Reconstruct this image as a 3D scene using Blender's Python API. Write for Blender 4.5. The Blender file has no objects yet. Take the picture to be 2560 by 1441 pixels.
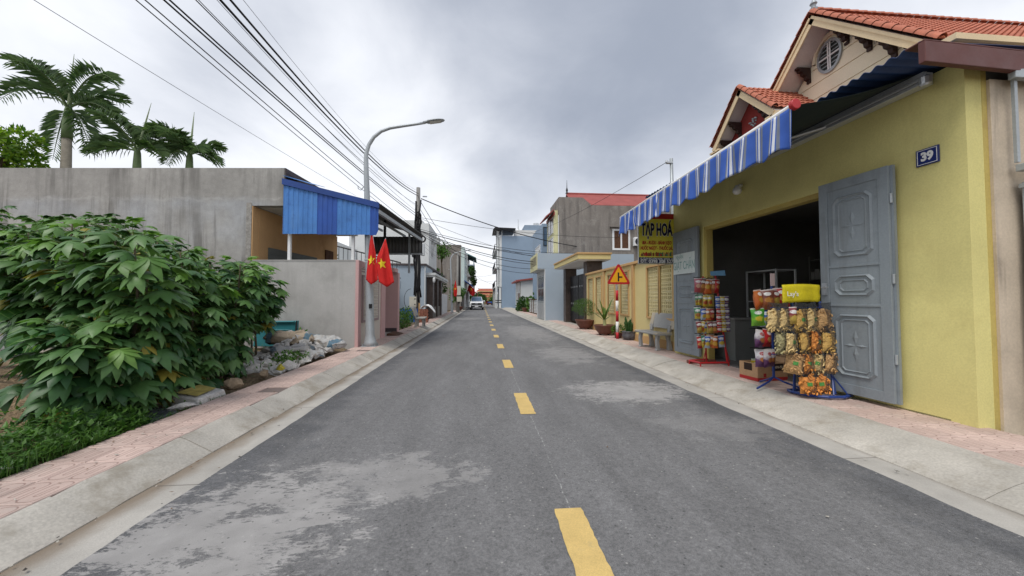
import bpy, math, random
from mathutils import Vector, Matrix, noise as mnoise
random.seed(7)
S = bpy.context.scene
COL = S.collection
R = math.radians
PI = math.pi
# ------------------------------------------------------------------ camera
cd = bpy.data.cameras.new('camera'); cam = bpy.data.objects.new('camera', cd); COL.objects.link(cam)
cam.location = (0, 0, 1.4); cam.rotation_euler = (R(90 + 1.853), 0, R(-4.826))
cd.sensor_fit = 'HORIZONTAL'; cd.sensor_width = 36; cd.lens = 12.825; cd.clip_start = 0.05; cd.clip_end = 3000
S.camera = cam
# ------------------------------------------------------------------ exposure / render
S.render.engine = 'CYCLES'
S.view_settings.view_transform = 'Standard'; S.view_settings.look = 'None'
S.view_settings.exposure = 0.78; S.view_settings.gamma = 1.0; S.view_settings.use_curve_mapping = False
S.cycles.use_denoising = True
S.cycles.max_bounces = 6; S.cycles.diffuse_bounces = 3; S.cycles.glossy_bounces = 3; S.cycles.transparent_max_bounces = 10
S.cycles.caustics_reflective = False; S.cycles.caustics_refractive = False
# ------------------------------------------------------------------ sky: overcast, cloud deck over a Nishita sky
SUN_EL, SUN_AZ = 62.0, 215.0     # azimuth clockwise from +Y
W = bpy.data.worlds.new('World'); S.world = W; W.use_nodes = True
def sky_nodes():
    t = W.node_tree; n = t.nodes; l = t.links; n.clear()
    out = n.new('ShaderNodeOutputWorld'); bg = n.new('ShaderNodeBackground'); bg.inputs['Strength'].default_value = 0.1
    sky = n.new('ShaderNodeTexSky'); sky.sky_type = 'NISHITA'; sky.sun_disc = False
    sky.sun_elevation = R(SUN_EL); sky.sun_rotation = R(SUN_AZ); sky.air_density = 1.2; sky.dust_density = 3
    tc = n.new('ShaderNodeTexCoord'); sp = n.new('ShaderNodeSeparateXYZ'); l.new(tc.outputs['Generated'], sp.inputs[0])
    def M(op, a, b=None, clamp=False):
        m = n.new('ShaderNodeMath'); m.operation = op; m.use_clamp = clamp
        for i, q in enumerate((a, b)):
            if q is None: continue
            if isinstance(q, (int, float)): m.inputs[i].default_value = q
            else: l.new(q, m.inputs[i])
        return m.outputs[0]
    z = M('MAXIMUM', sp.outputs[2], 0.0)
    k = M('DIVIDE', 1.0, M('ADD', z, 0.42))
    cx, cy = M('MULTIPLY', sp.outputs[0], k), M('MULTIPLY', sp.outputs[1], k)
    cb = n.new('ShaderNodeCombineXYZ'); l.new(cx, cb.inputs[0]); l.new(cy, cb.inputs[1])
    def NZ(sc, det, off, rough=.5):
        mp = n.new('ShaderNodeMapping'); mp.inputs['Location'].default_value = off; l.new(cb.outputs[0], mp.inputs[0])
        nz = n.new('ShaderNodeTexNoise'); nz.inputs['Scale'].default_value = sc; nz.inputs['Detail'].default_value = det
        nz.inputs['Roughness'].default_value = rough; nz.inputs['Distortion'].default_value = .25; l.new(mp.outputs[0], nz.inputs[0]); return nz.outputs[0]
    a = NZ(.95, 2, (5.3746, 33.8973, 0), .45); b = NZ(2.6, 6, (7.3, 2.2, 1), .55)
    s = M('ADD', M('MULTIPLY', a, .74), M('MULTIPLY', b, .26))
    # thin bright cloud towards the horizon, thicker and greyer overhead
    s = M('ADD', s, M('MULTIPLY', M('SUBTRACT', .50, z), .42))
    cr = n.new('ShaderNodeValToRGB'); e = cr.color_ramp.elements; cr.color_ramp.interpolation = 'B_SPLINE'
    e[0].position = .36; e[0].color = (.29, .325, .40, 1)
    e[1].position = .62; e[1].color = (.97, .985, 1.02, 1)
    m1 = e.new(.50); m1.color = (.58, .61, .68, 1)
    l.new(s, cr.inputs[0])
    sc = n.new('ShaderNodeVectorMath'); sc.operation = 'SCALE'; sc.inputs['Scale'].default_value = 6.9; l.new(cr.outputs[0], sc.inputs[0])
    mx = n.new('ShaderNodeMix'); mx.data_type = 'RGBA'; mx.inputs[0].default_value = .93
    l.new(sky.outputs[0], mx.inputs[6]); l.new(sc.outputs[0], mx.inputs[7]); l.new(mx.outputs[2], bg.inputs[0]); l.new(bg.outputs[0], out.inputs[0])
sky_nodes()
sd = bpy.data.lights.new('sun', 'SUN'); sd.energy = 1.5; sd.angle = R(26); sd.color = (1.0, .965, .91)
sun = bpy.data.objects.new('sun', sd); COL.objects.link(sun)
_a, _e = R(SUN_AZ), R(SUN_EL)
_d = Vector((math.sin(_a) * math.cos(_e), math.cos(_a) * math.cos(_e), math.sin(_e)))   # towards the sun
sun.rotation_euler = _d.to_track_quat('Z', 'Y').to_euler(); sun.location = (0, 0, 30)

# ------------------------------------------------------------------ helpers
WM = {}
class MB:
    def __init__(s): s.v = []; s.f = []; s.m = []
    def add(s, vs, fs, m=0):
        o = len(s.v); s.v += [tuple(p) for p in vs]; s.f += [tuple(i + o for i in f) for f in fs]; s.m += [m] * len(fs); return s
    def box(s, x0, x1, y0, y1, z0, z1, m=0):
        x0, x1 = min(x0, x1), max(x0, x1); y0, y1 = min(y0, y1), max(y0, y1); z0, z1 = min(z0, z1), max(z0, z1)
        return s.add([(x0, y0, z0), (x1, y0, z0), (x1, y1, z0), (x0, y1, z0), (x0, y0, z1), (x1, y0, z1), (x1, y1, z1), (x0, y1, z1)],
              [(0, 3, 2, 1), (4, 5, 6, 7), (0, 1, 5, 4), (1, 2, 6, 5), (2, 3, 7, 6), (3, 0, 4, 7)], m)
    def obox(s, mat, sx, sy, sz, m=0):
        vs = [mat @ Vector((a * sx / 2, b * sy / 2, c * sz / 2)) for c in (-1, 1) for a, b in ((-1, -1), (1, -1), (1, 1), (-1, 1))]
        return s.add(vs, [(0, 3, 2, 1), (4, 5, 6, 7), (0, 1, 5, 4), (1, 2, 6, 5), (2, 3, 7, 6), (3, 0, 4, 7)], m)
    def hexa(s, b, t, m=0):      # bottom loop of 4, top loop of 4
        return s.add(list(b) + list(t), [(0, 3, 2, 1), (4, 5, 6, 7), (0, 1, 5, 4), (1, 2, 6, 5), (2, 3, 7, 6), (3, 0, 4, 7)], m)
    def prism(s, pts, d, m=0):   # planar polygon pts (3d) extruded by vector d
        n = len(pts); d = Vector(d); a = [Vector(p) for p in pts]
        return s.add(a + [p + d for p in a], [tuple(range(n - 1, -1, -1)), tuple(range(n, 2 * n))] + [(i, (i + 1) % n, n + (i + 1) % n, n + i) for i in range(n)], m)
    def tube(s, pts, rad, n=8, m=0, cap=True, flat=1.0):
        pts = [Vector(p) for p in pts]; k = len(pts)
        if isinstance(rad, (int, float)): rad = [rad] * k
        up = Vector((0, 0, 1)); vs = []; last = None
        for i, p in enumerate(pts):
            t = (pts[min(i + 1, k - 1)] - pts[max(i - 1, 0)]).normalized()
            if last is None:
                a = up if abs(t.z) < .95 else Vector((1, 0, 0)); x = t.cross(a).normalized()
            else:
                x = (last - t * last.dot(t)).normalized()
            last = x; y = t.cross(x)
            for j in range(n):
                an = 2 * PI * j / n; vs.append(p + (x * math.cos(an) + y * math.sin(an) * flat) * rad[i])
        fs = [(i * n + j, i * n + (j + 1) % n, (i + 1) * n + (j + 1) % n, (i + 1) * n + j) for i in range(k - 1) for j in range(n)]
        if cap: fs += [tuple(range(n - 1, -1, -1)), tuple(range((k - 1) * n, k * n))]
        return s.add(vs, fs, m)
    def lathe(s, prof, c=(0, 0, 0), n=20, m=0, sx=1, sy=1):
        c = Vector(c); k = len(prof)
        vs = [c + Vector((r * math.cos(2 * PI * j / n) * sx, r * math.sin(2 * PI * j / n) * sy, z)) for r, z in prof for j in range(n)]
        fs = [(i * n + j, i * n + (j + 1) % n, (i + 1) * n + (j + 1) % n, (i + 1) * n + j) for i in range(k - 1) for j in range(n)]
        fs += [tuple(range(n - 1, -1, -1)), tuple(range((k - 1) * n, k * n))]
        return s.add(vs, fs, m)
    def grid(s, fn, nu, nv, m=0, u0=0, u1=1, v0=0, v1=1):
        vs = [fn(u0 + (u1 - u0) * i / nu, v0 + (v1 - v0) * j / nv) for j in range(nv + 1) for i in range(nu + 1)]
        fs = [(j * (nu + 1) + i, j * (nu + 1) + i + 1, (j + 1) * (nu + 1) + i + 1, (j + 1) * (nu + 1) + i) for j in range(nv) for i in range(nu)]
        return s.add(vs, fs, m)
    def mesh(s, name, mats, smooth=False):
        me = bpy.data.meshes.new(name); me.from_pydata([tuple(p) for p in s.v], [], s.f)
        for mt in (mats if isinstance(mats, (list, tuple)) else [mats]): me.materials.append(mt)
        if any(s.m): me.polygons.foreach_set('material_index', s.m)
        if smooth: me.polygons.foreach_set('use_smooth', [True] * len(s.f))
        me.update(); return me
    def build(s, name, mats, parent=None, smooth=False, bevel=0, local=False, solid=0, autosm=False):
        me = s.mesh(name, mats, smooth)
        o = bpy.data.objects.new(name, me); COL.objects.link(o)
        if parent is not None:
            o.parent = parent; M = WM[parent.name]; WM[o.name] = M
            if not local: me.transform(M.inverted())
        else: WM[o.name] = Matrix.Identity(4)
        if solid:
            md = o.modifiers.new('thickness', 'SOLIDIFY'); md.thickness = solid; md.offset = 0
        if bevel:
            md = o.modifiers.new('edge', 'BEVEL'); md.width = bevel; md.segments = 2; md.limit_method = 'ANGLE'; md.angle_limit = R(40)
        return o
def tag(o, label, cat, group=None, kind=None):
    if label: o['label'] = label
    if cat: o['category'] = cat
    if group: o['group'] = group
    if kind: o['kind'] = kind
    return o
def thing(name, label, cat, loc=(0, 0, 0), rz=0, group=None, M=None):
    o = bpy.data.objects.new(name, None); COL.objects.link(o); o.empty_display_size = .2
    if M is None: M = Matrix.Translation(Vector(loc)) @ Matrix.Rotation(rz, 4, 'Z')
    o.matrix_basis = M; WM[o.name] = M
    return tag(o, label, cat, group)
def piece(name, me, parent, M):           # shared-mesh piece at world matrix M
    o = bpy.data.objects.new(name, me); COL.objects.link(o)
    if parent is not None:
        o.parent = parent; o.matrix_basis = WM[parent.name].inverted() @ M
    else: o.matrix_basis = M
    WM[o.name] = M
    return o
def struct(name, mb, mats, label=None, **k):
    o = mb.build(name, mats, **k); o['kind'] = 'structure'
    if label: o['label'] = label
    return o
def one(name, mb, mats, label, cat, group=None, base=None, **k):   # a thing that is a single mesh; origin moved to its base
    o = mb.build(name, mats, **k)
    if base is not None:
        o.data.transform(Matrix.Translation(-Vector(base))); o.location = base; WM[o.name] = Matrix.Translation(Vector(base))
    return tag(o, label, cat, group)
def copy_tree(root, M, label=None, group=None):
    c = root.copy(); COL.objects.link(c); c.matrix_basis = M; WM[c.name] = M
    if label: c['label'] = label
    if group: c['group'] = group
    for ch in [o for o in root.children]:
        d = ch.copy(); COL.objects.link(d); d.parent = c; WM[d.name] = M
        for g in ch.children:
            e = g.copy(); COL.objects.link(e); e.parent = d
    return c
T = lambda x, y, z: Matrix.Translation(Vector((x, y, z)))
RZ = lambda a: Matrix.Rotation(a, 4, 'Z'); RX = lambda a: Matrix.Rotation(a, 4, 'X'); RY = lambda a: Matrix.Rotation(a, 4, 'Y')
def SC(x, y=None, z=None):
    y = x if y is None else y; z = x if z is None else z
    m = Matrix.Identity(4); m[0][0], m[1][1], m[2][2] = x, y, z; return m
def text_mb(txt, size, M, m=0, bold=0.0, depth=0.002, align='CENTER', sx=1.0, shear=0.0):
    c = bpy.data.curves.new('lettering', 'FONT'); c.body = txt; c.size = size; c.align_x = align; c.align_y = 'CENTER'
    c.offset = bold; c.extrude = depth; c.resolution_u = 3; c.shear = shear
    o = bpy.data.objects.new('lettering_tmp', c); COL.objects.link(o)
    dg = bpy.context.evaluated_depsgraph_get(); me = bpy.data.meshes.new_from_object(o.evaluated_get(dg))
    mb = MB(); mb.add([M @ Vector((v.co.x * sx, v.co.y, v.co.z)) for v in me.vertices], [tuple(p.vertices) for p in me.polygons], m)
    bpy.data.objects.remove(o); bpy.data.curves.remove(c); bpy.data.meshes.remove(me)
    return mb
def merge(a, b): return a.add(b.v, b.f, 0) if not any(b.m) else [a.add(b.v, [f], m) for f, m in zip(b.f, b.m)] and a

# ------------------------------------------------------------------ materials
class NT:
    def __init__(s, name):
        s.mat = bpy.data.materials.new(name); s.mat.use_nodes = True; s.t = s.mat.node_tree; s.n = s.t.nodes; s.l = s.t.links
        s.b = s.n['Principled BSDF']; s.out = s.n['Material Output']
    def new(s, ty, **k):
        x = s.n.new(ty)
        for a, b in k.items(): setattr(x, a, b)
        return x
    def put(s, inp, v):
        if hasattr(v, 'is_output'): s.l.new(v, inp)
        elif isinstance(v, (tuple, list)) and len(v) == 3 and inp.type == 'RGBA': inp.default_value = (*v, 1)
        else: inp.default_value = v
    def M(s, op, a, b=None, c=None, clamp=False):
        x = s.new('ShaderNodeMath', operation=op, use_clamp=clamp)
        for i, q in enumerate((a, b, c)):
            if q is not None: s.put(x.inputs[i], q)
        return x.outputs[0]
    def V(s, op, a, b=None, scale=None):
        x = s.new('ShaderNodeVectorMath', operation=op); s.put(x.inputs[0], a)
        if b is not None: s.put(x.inputs[1], b)
        if scale is not None: s.put(x.inputs['Scale'], scale)
        return x.outputs[0] if op not in ('LENGTH', 'DISTANCE', 'DOT_PRODUCT') else x.outputs['Value']
    def noise(s, vec, scale, det=3, rough=.55, dist=0.0, dim='3D'):
        x = s.new('ShaderNodeTexNoise', noise_dimensions=dim); s.put(x.inputs['Vector'], vec); s.put(x.inputs['Scale'], scale)
        s.put(x.inputs['Detail'], det); s.put(x.inputs['Roughness'], rough); s.put(x.inputs['Distortion'], dist); return x.outputs[0]
    def map(s, v, a, b, c, d, smooth=False):
        x = s.new('ShaderNodeMapRange', interpolation_type='SMOOTHSTEP' if smooth else 'LINEAR', clamp=True); s.put(x.inputs[0], v)
        for i, q in enumerate((a, b, c, d)): s.put(x.inputs[i + 1], q)
        return x.outputs[0]
    def mix(s, f, a, b, mode='MIX'):
        x = s.new('ShaderNodeMix', data_type='RGBA', blend_type=mode); s.put(x.inputs[0], f); s.put(x.inputs[6], a); s.put(x.inputs[7], b); return x.outputs[2]
    def pos(s): return s.new('ShaderNodeNewGeometry').outputs['Position']
    def obj(s): return s.new('ShaderNodeTexCoord').outputs['Object']
    def sep(s, v):
        x = s.new('ShaderNodeSeparateXYZ'); s.put(x.inputs[0], v); return x.outputs
    def comb(s, a, b, c):
        x = s.new('ShaderNodeCombineXYZ')
        for i, q in enumerate((a, b, c)): s.put(x.inputs[i], q)
        return x.outputs[0]
    def bump(s, h, strength=.3, dist=.01, normal=None):
        x = s.new('ShaderNodeBump'); s.put(x.inputs['Strength'], strength); s.put(x.inputs['Distance'], dist); s.put(x.inputs['Height'], h)
        if normal is not None: s.l.new(normal, x.inputs['Normal'])
        s.l.new(x.outputs[0], s.b.inputs['Normal']); return x.outputs[0]
    def base(s, col, rough=.8, spec=.3, metal=0):
        s.put(s.b.inputs['Base Color'], col); s.put(s.b.inputs['Roughness'], rough); s.put(s.b.inputs['Specular IOR Level'], spec); s.put(s.b.inputs['Metallic'], metal); return s.mat
def mat(name, col, rough=.85, var=.10, vs=1.3, fine=.06, fs=45, bump=.15, bs=70, bd=.004, spec=.25, metal=0, dirt=None, streak=None, space='world'):
    """plain surface with uneven tone, fine grain, optional dirt (col, amount, scale, lo, hi) and rain streaks (col, amount, scale, lo, hi)"""
    t = NT(name); p = t.pos() if space == 'world' else t.obj()
    v = t.M('MULTIPLY', t.map(t.noise(p, vs, 4, .6), .3, .7, 1 - var, 1 + var), t.map(t.noise(p, fs, 2), .3, .7, 1 - fine, 1 + fine))
    c = t.V('SCALE', tuple(col), scale=v)
    if streak:
        q = t.V('MULTIPLY', p, (1, 1, .07)); w = t.noise(q, streak[2], 5, .6)
        c = t.mix(t.map(t.M('MULTIPLY', w, t.map(t.noise(p, .8, 2), .3, .7, .75, 1.2)), streak[3], streak[4], 0, streak[1], True), c, streak[0])
    if dirt:
        c = t.mix(t.map(t.noise(p, dirt[2], 6, .68), dirt[3], dirt[4], 0, dirt[1], True), c, dirt[0])
    if bump: t.bump(t.noise(p, bs, 3, .6), bump, bd)
    r = t.map(t.noise(p, 6, 3), .3, .7, max(rough - .08, .05), min(rough + .08, 1))
    return t.base(c, r, spec, metal)
def sr(r, g, b, k=1.0):    # sRGB 0-255 -> linear, scaled
    f = lambda c: ((c / 255 + .055) / 1.055) ** 2.4 if c > 10 else c / 255 / 12.92
    return (f(r) * k, f(g) * k, f(b) * k)
def leaf_mat(name, c1, c2, back=None, trans=.25, rough=.45, rnd='object', veins=False):
    t = NT(name)
    if rnd == 'object': rv = t.new('ShaderNodeObjectInfo').outputs['Random']
    else: rv = t.new('ShaderNodeNewGeometry').outputs['Random Per Island']
    p = t.pos(); c = t.mix(rv, c1, c2)
    c = t.V('SCALE', c, scale=t.map(t.noise(p, 9, 3), .3, .7, .82, 1.18))
    t.base(c, rough, .35)
    tr = t.new('ShaderNodeBsdfTranslucent'); t.put(tr.inputs[0], t.V('MULTIPLY', c, (1.3, 1.5, .7)))
    ms = t.new('ShaderNodeMixShader'); ms.inputs[0].default_value = trans; t.l.new(t.b.outputs[0], ms.inputs[1]); t.l.new(tr.outputs[0], ms.inputs[2]); t.l.new(ms.outputs[0], t.out.inputs[0])
    t.bump(t.noise(p, 55, 2), .15, .004)
    return t.mat
# ================================================================== SETTING
def m_asphalt():
    t = NT('asphalt'); p = t.pos(); x, y, z = t.sep(p)
    n1 = t.noise(p, 260, 2, .6); n2 = t.noise(p, 52, 4, .7); n3 = t.noise(t.V('MULTIPLY', p, (1.0, .22, 1)), 2.6, 5, .6); n4 = t.noise(p, 14, 4, .65)
    v = t.M('MULTIPLY', t.map(n1, .3, .7, .55, 1.5), t.map(n2, .3, .7, .68, 1.36))
    v = t.M('MULTIPLY', v, t.map(n3, .3, .7, .84, 1.18)); v = t.M('MULTIPLY', v, t.map(n4, .3, .7, .90, 1.10))
    c = t.V('SCALE', (.160, .159, .160), scale=v)
    # fresher, darker band along both edges
    ed = t.M('ABSOLUTE', t.M('SUBTRACT', x, .52)); edn = t.M('ADD', ed, t.map(t.noise(p, 3.5, 4), .3, .7, -.28, .28))
    c = t.mix(t.map(edn, 2.05, 2.6, 0, .62, True), c, t.V('SCALE', (.080, .083, .090), scale=v))
    # dried cement slurry: two spilled patches with ragged edges and scattered flecks
    wob = t.noise(t.V('MULTIPLY', p, (1, 1.5, 1)), 2.4, 9, .72, .3); wob2 = t.noise(t.V('MULTIPLY', p, (.7, 1.7, 1)), 20, 7, .75, .8)
    def patch(cx, cy, rx, ry, amt, rag=2.4):
        dx = t.M('DIVIDE', t.M('SUBTRACT', x, cx), rx); dy = t.M('DIVIDE', t.M('SUBTRACT', y, cy), ry)
        d = t.M('ADD', t.M('MULTIPLY', dx, dx), t.M('MULTIPLY', dy, dy))
        h = t.M('ADD', t.M('MULTIPLY', t.M('SUBTRACT', 1.0, d), .5), t.M('ADD', t.M('MULTIPLY', t.M('SUBTRACT', wob, .5), rag), t.M('MULTIPLY', t.M('SUBTRACT', wob2, .5), 1.7)))
        h = t.M('MULTIPLY', h, t.map(d, 1.2, 2.2, 1, 0))
        return t.map(h, .10, .32, 0, amt, True)
    f = patch(-1.55, 2.45, .85, .80, .88); f = t.M('MAXIMUM', f, patch(-.75, 3.0, .85, .40, .55, 3.2))
    f = t.M('MAXIMUM', f, patch(2.25, 5.45, 1.05, .80, .92, 1.5)); f = t.M('MAXIMUM', f, patch(2.2, 9.2, .9, 1.6, .45)); f = t.M('MAXIMUM', f, patch(2.1, 16, 1.2, 4.5, .42))
    f = t.M('MAXIMUM', f, patch(-1.2, 27, 1.6, 2.2, .35)); f = t.M('MAXIMUM', f, patch(1.9, 33, 1.5, 4, .4)); f = t.M('MAXIMUM', f, patch(2.6, 3.9, .7, .45, .22, 3.0))
    fl = t.map(t.noise(p, 11, 4, .7), .66, .74, 0, .4, True); f = t.M('MAXIMUM', f, t.M('MULTIPLY', fl, t.map(t.noise(p, .7, 2), .5, .7, 0, 1)))
    cem = t.V('SCALE', (.36, .35, .34), scale=t.M('MULTIPLY', t.map(t.noise(p, 5, 5), .3, .7, .84, 1.1), t.map(n1, .3, .7, .94, 1.06)))
    c = t.mix(f, c, cem)
    # chalk setting-out line between the dashes
    ln = t.M('ABSOLUTE', t.M('SUBTRACT', x, t.M('ADD', .60, t.map(t.noise(p, 2.5, 2), .3, .7, -.012, .012))))
    c = t.mix(t.M('MULTIPLY', t.map(ln, .002, .007, .55, 0), t.map(t.noise(p, 30, 3), .45, .6, 0, 1)), c, (.5, .5, .48))
    vo = t.new('ShaderNodeTexVoronoi'); t.put(vo.inputs['Vector'], p); t.put(vo.inputs['Scale'], 26.0); sp = t.new('ShaderNodeSeparateColor'); t.l.new(vo.outputs['Color'], sp.inputs[0])
    dot = t.map(vo.outputs['Distance'], .10, .22, 1, 0); c = t.mix(t.M('MULTIPLY', dot, t.map(sp.outputs[0], .80, .82, 0, .75)), c, (.40, .39, .37)); c = t.mix(t.M('MULTIPLY', dot, t.map(sp.outputs[1], .78, .80, 0, .8)), c, (.045, .045, .048))
    h = t.M('ADD', t.M('MULTIPLY', n1, .7), t.M('MULTIPLY', n2, .6)); t.bump(h, .7, .008)
    return t.base(c, t.map(n2, .3, .7, .74, .92), .28)
def m_gutter():
    t = NT('gutter_concrete'); p = t.pos(); x, y, z = t.sep(p)
    c = t.V('SCALE', (.42, .40, .365), scale=t.M('MULTIPLY', t.map(t.noise(p, 2.5, 5), .3, .7, .82, 1.12), t.map(t.noise(p, 120, 2), .3, .7, .92, 1.08)))
    d = t.M('ADD', x, t.map(t.noise(t.V('MULTIPLY', p, (1, .5, 1)), 3.0, 5), .3, .7, -.07, .07))
    c = t.mix(t.map(d, -2.24, -2.45, 0, .85, True), c, (.20, .155, .11))      # silt washed against the kerb
    c = t.mix(t.map(d, 3.40, 3.52, 0, .45, True), c, (.19, .16, .125))
    j = t.M('ABSOLUTE', t.M('SUBTRACT', t.M('FRACT', t.M('DIVIDE', y, 2.0)), .5)); c = t.mix(t.map(j, .002, .005, .6, 0), c, (.10, .09, .08))
    t.bump(t.noise(p, 90, 4), .35, .005); return t.base(c, .9, .2)
MAT = {}
MAT['asphalt'] = m_asphalt(); MAT['gutter'] = m_gutter()
MAT['kerb'] = mat('kerb_concrete', (.43, .405, .36), var=.2, vs=1.6, fine=.12, fs=60, bump=.4, bs=50, dirt=((.27, .24, .19), .75, 2.2, .47, .70))
MAT['dirt'] = mat('bare_soil', (.155, .118, .078), var=.3, vs=2.5, fine=.25, fs=30, bump=.9, bs=18, bd=.05, dirt=((.07, .075, .035), .7, 1.6, .5, .65))
MAT['soil'] = mat('lot_soil', (.20, .145, .088), var=.3, vs=3, fine=.25, fs=35, bump=.9, bs=22, bd=.05, dirt=((.30, .235, .16), .8, 4, .5, .65))
MAT['grout'] = mat('paving_bed', (.20, .16, .145), var=.15)
MAT['lineyellow'] = mat('line_paint_yellow', (.60, .43, .165), rough=.75, var=.10, vs=5, fine=.12, fs=160, bump=.5, bs=220, dirt=((.36, .29, .17), .5, 9, .58, .72))
def m_tile():
    t = NT('pink_paving_tile'); p = t.pos(); o = t.obj(); x, y, z = t.sep(o)
    rv = t.new('ShaderNodeObjectInfo').outputs['Random']
    c = t.V('SCALE', (.55, .42, .37), scale=t.M('MULTIPLY', t.map(rv, 0, 1, .88, 1.10), t.M('MULTIPLY', t.map(t.noise(p, 2.2, 5), .3, .7, .86, 1.1), t.map(t.noise(p, 140, 2), .3, .7, .92, 1.08))))
    c = t.mix(t.map(t.noise(p, 1.3, 6, .65), .52, .70, 0, .6, True), c, (.43, .38, .34))
    def groove(cx, cy, hx, hy, r):
        qx = t.M('MAXIMUM', t.M('SUBTRACT', t.M('ABSOLUTE', t.M('SUBTRACT', x, cx)), hx), 0); qy = t.M('MAXIMUM', t.M('SUBTRACT', t.M('ABSOLUTE', t.M('SUBTRACT', y, cy)), hy), 0)
        return t.M('ABSOLUTE', t.M('SUBTRACT', t.M('SQRT', t.M('ADD', t.M('MULTIPLY', qx, qx), t.M('MULTIPLY', qy, qy))), r))
    g = t.M('MINIMUM', groove(-.073, .0, .012, .085, .045), groove(.073, .0, .012, .085, .045))
    g = t.M('MINIMUM', g, t.M('MINIMUM', groove(-.073, 0, .002, .05, .012), groove(.073, 0, .002, .05, .012)))
    gm = t.map(g, .0025, .006, 1, 0, True)
    c = t.mix(t.M('MULTIPLY', gm, .55), c, (.20, .11, .09))
    t.bump(t.M('SUBTRACT', t.M('MULTIPLY', t.noise(p, 160, 2), .15), gm), .5, .004); return t.base(c, .82, .25)
MAT['tile'] = m_tile()

# ---- ground: one sheet to the horizon
g = MB(); g.add([(-900, -300, -.06), (900, -300, -.06), (900, 1500, -.06), (-900, 1500, -.06)], [(0, 1, 2, 3)])
struct('ground', g, MAT['dirt'])
# ---- road
def road():
    mb = MB(); ys = []; y = -6.0
    while y < 108: ys.append(y); y += .12 if y < 14 else (.5 if y < 40 else 3)
    L, RR = [], []
    for i, y in enumerate(ys):
        L.append((-2.12 + .022 * mnoise.noise((y * 2.1, 3, 0)) + .012 * mnoise.noise((y * 9, 5, 0)), y, .012)); RR.append((3.17 + .022 * mnoise.noise((y * 2.1, 9, 0)) + .012 * mnoise.noise((y * 9, 7, 0)), y, .012))
    n = len(ys); vs = L + RR + [(a, b, -.05) for a, b, c in L] + [(a, b, -.05) for a, b, c in RR]; fs = []
    for i in range(n - 1): fs += [(i, n + i, n + i + 1, i + 1), (i, i + 1, 2 * n + i + 1, 2 * n + i), (n + i + 1, n + i, 3 * n + i, 3 * n + i + 1)]
    mb.add(vs, fs); o = struct('road', mb, MAT['asphalt'], 'grey asphalt road with pale dried cement patches'); return o
ROAD = road()
def dash_mesh(L):
    mb = MB(); pts = []; n = 24
    e = lambda k: random.uniform(-.005, .005)
    for i in range(n + 1): pts.append((-.092 + e(0), L * i / n, 0))
    for i in range(n, -1, -1): pts.append((.092 + e(0), L * i / n, 0))
    m = n + 1; vs = []; fs = []
    for i in range(n + 1): vs += [(-.092 + e(0), L * i / n, 0), (.092 + e(0), L * i / n, 0)]
    fs = [(2 * i, 2 * i + 1, 2 * i + 3, 2 * i + 2) for i in range(n)]
    mb.add(vs, fs); return mb.mesh('lane_dash', MAT['lineyellow'])
DM = [dash_mesh(1.0) for _ in range(4)]
for k in range(35): piece('lane_dash', DM[k % 4], ROAD, T(.575, 1.43 + 3.01 * k, .0165))
# ---- gutters
mb = MB(); mb.add([(-2.52, -6, .002), (-2.05, -6, .002), (-2.05, 108, .002), (-2.52, 108, .002)], [(0, 1, 2, 3)])
struct('gutter_left', mb, MAT['gutter'], 'concrete gutter strip with brown silt')
mb = MB(); mb.add([(3.10, -6, .002), (3.58, -6, .002), (3.58, 108, .002), (3.10, 108, .002)], [(0, 1, 2, 3)])
struct('gutter_right', mb, MAT['gutter'], 'concrete gutter strip beside the shop side')
# ---- kerbs: sloped stones with joints
def kerb_mesh(prof, L, seed):
    mb = MB(); rn = random.Random(seed); n = len(prof); ks = 5; vs = []
    for j in range(ks + 1):
        y = .003 + (L - .006) * j / ks; dz = rn.uniform(-.006, .006); dx = rn.uniform(-.006, .006)
        chamf = .003 if j in (0, ks) else 0
        for i, (x, z) in enumerate(prof): vs.append((x + dx, y, z + (dz - chamf if 0 < i < n - 1 else 0)))
    fs = [(j * n + i, j * n + i + 1, (j + 1) * n + i + 1, (j + 1) * n + i) for j in range(ks) for i in range(n - 1)] + [tuple(range(n - 1, -1, -1)), tuple(range(ks * n, ks * n + n))]
    mb.add(vs, fs); return mb.mesh('kerb_stone', MAT['kerb'])
def kerb(name, prof, y0, y1, label, gap=None):
    e = bpy.data.objects.new(name, None); COL.objects.link(e); e['kind'] = 'structure'; e['label'] = label; WM[e.name] = Matrix.Identity(4)
    ms = [kerb_mesh(prof, 1.0, k) for k in range(5)]; y = y0; k = 0
    while y < y1:
        if not (gap and gap[0] < y < gap[1]): piece('kerb_stone', ms[k % 5], e, T(random.uniform(-.006, .006), y, random.uniform(-.004, .003)))
        y += 1.0; k += 1
    return e
kerb('kerb_left', [(-2.44, -.05), (-2.445, .008), (-2.52, .048), (-2.60, .092), (-2.67, .130), (-2.71, .146), (-2.727, .150), (-2.73, -.05)][::-1], -3.4, 100, 'low sloping concrete kerb beside the overgrown lot')
kerb('kerb_right', [(3.49, -.05), (3.495, .008), (3.60, .050), (3.74, .094), (3.88, .128), (3.98, .146), (4.04, .152), (4.045, -.05)], -2.7, 100, 'low sloping concrete kerb beside the shop')
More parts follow.
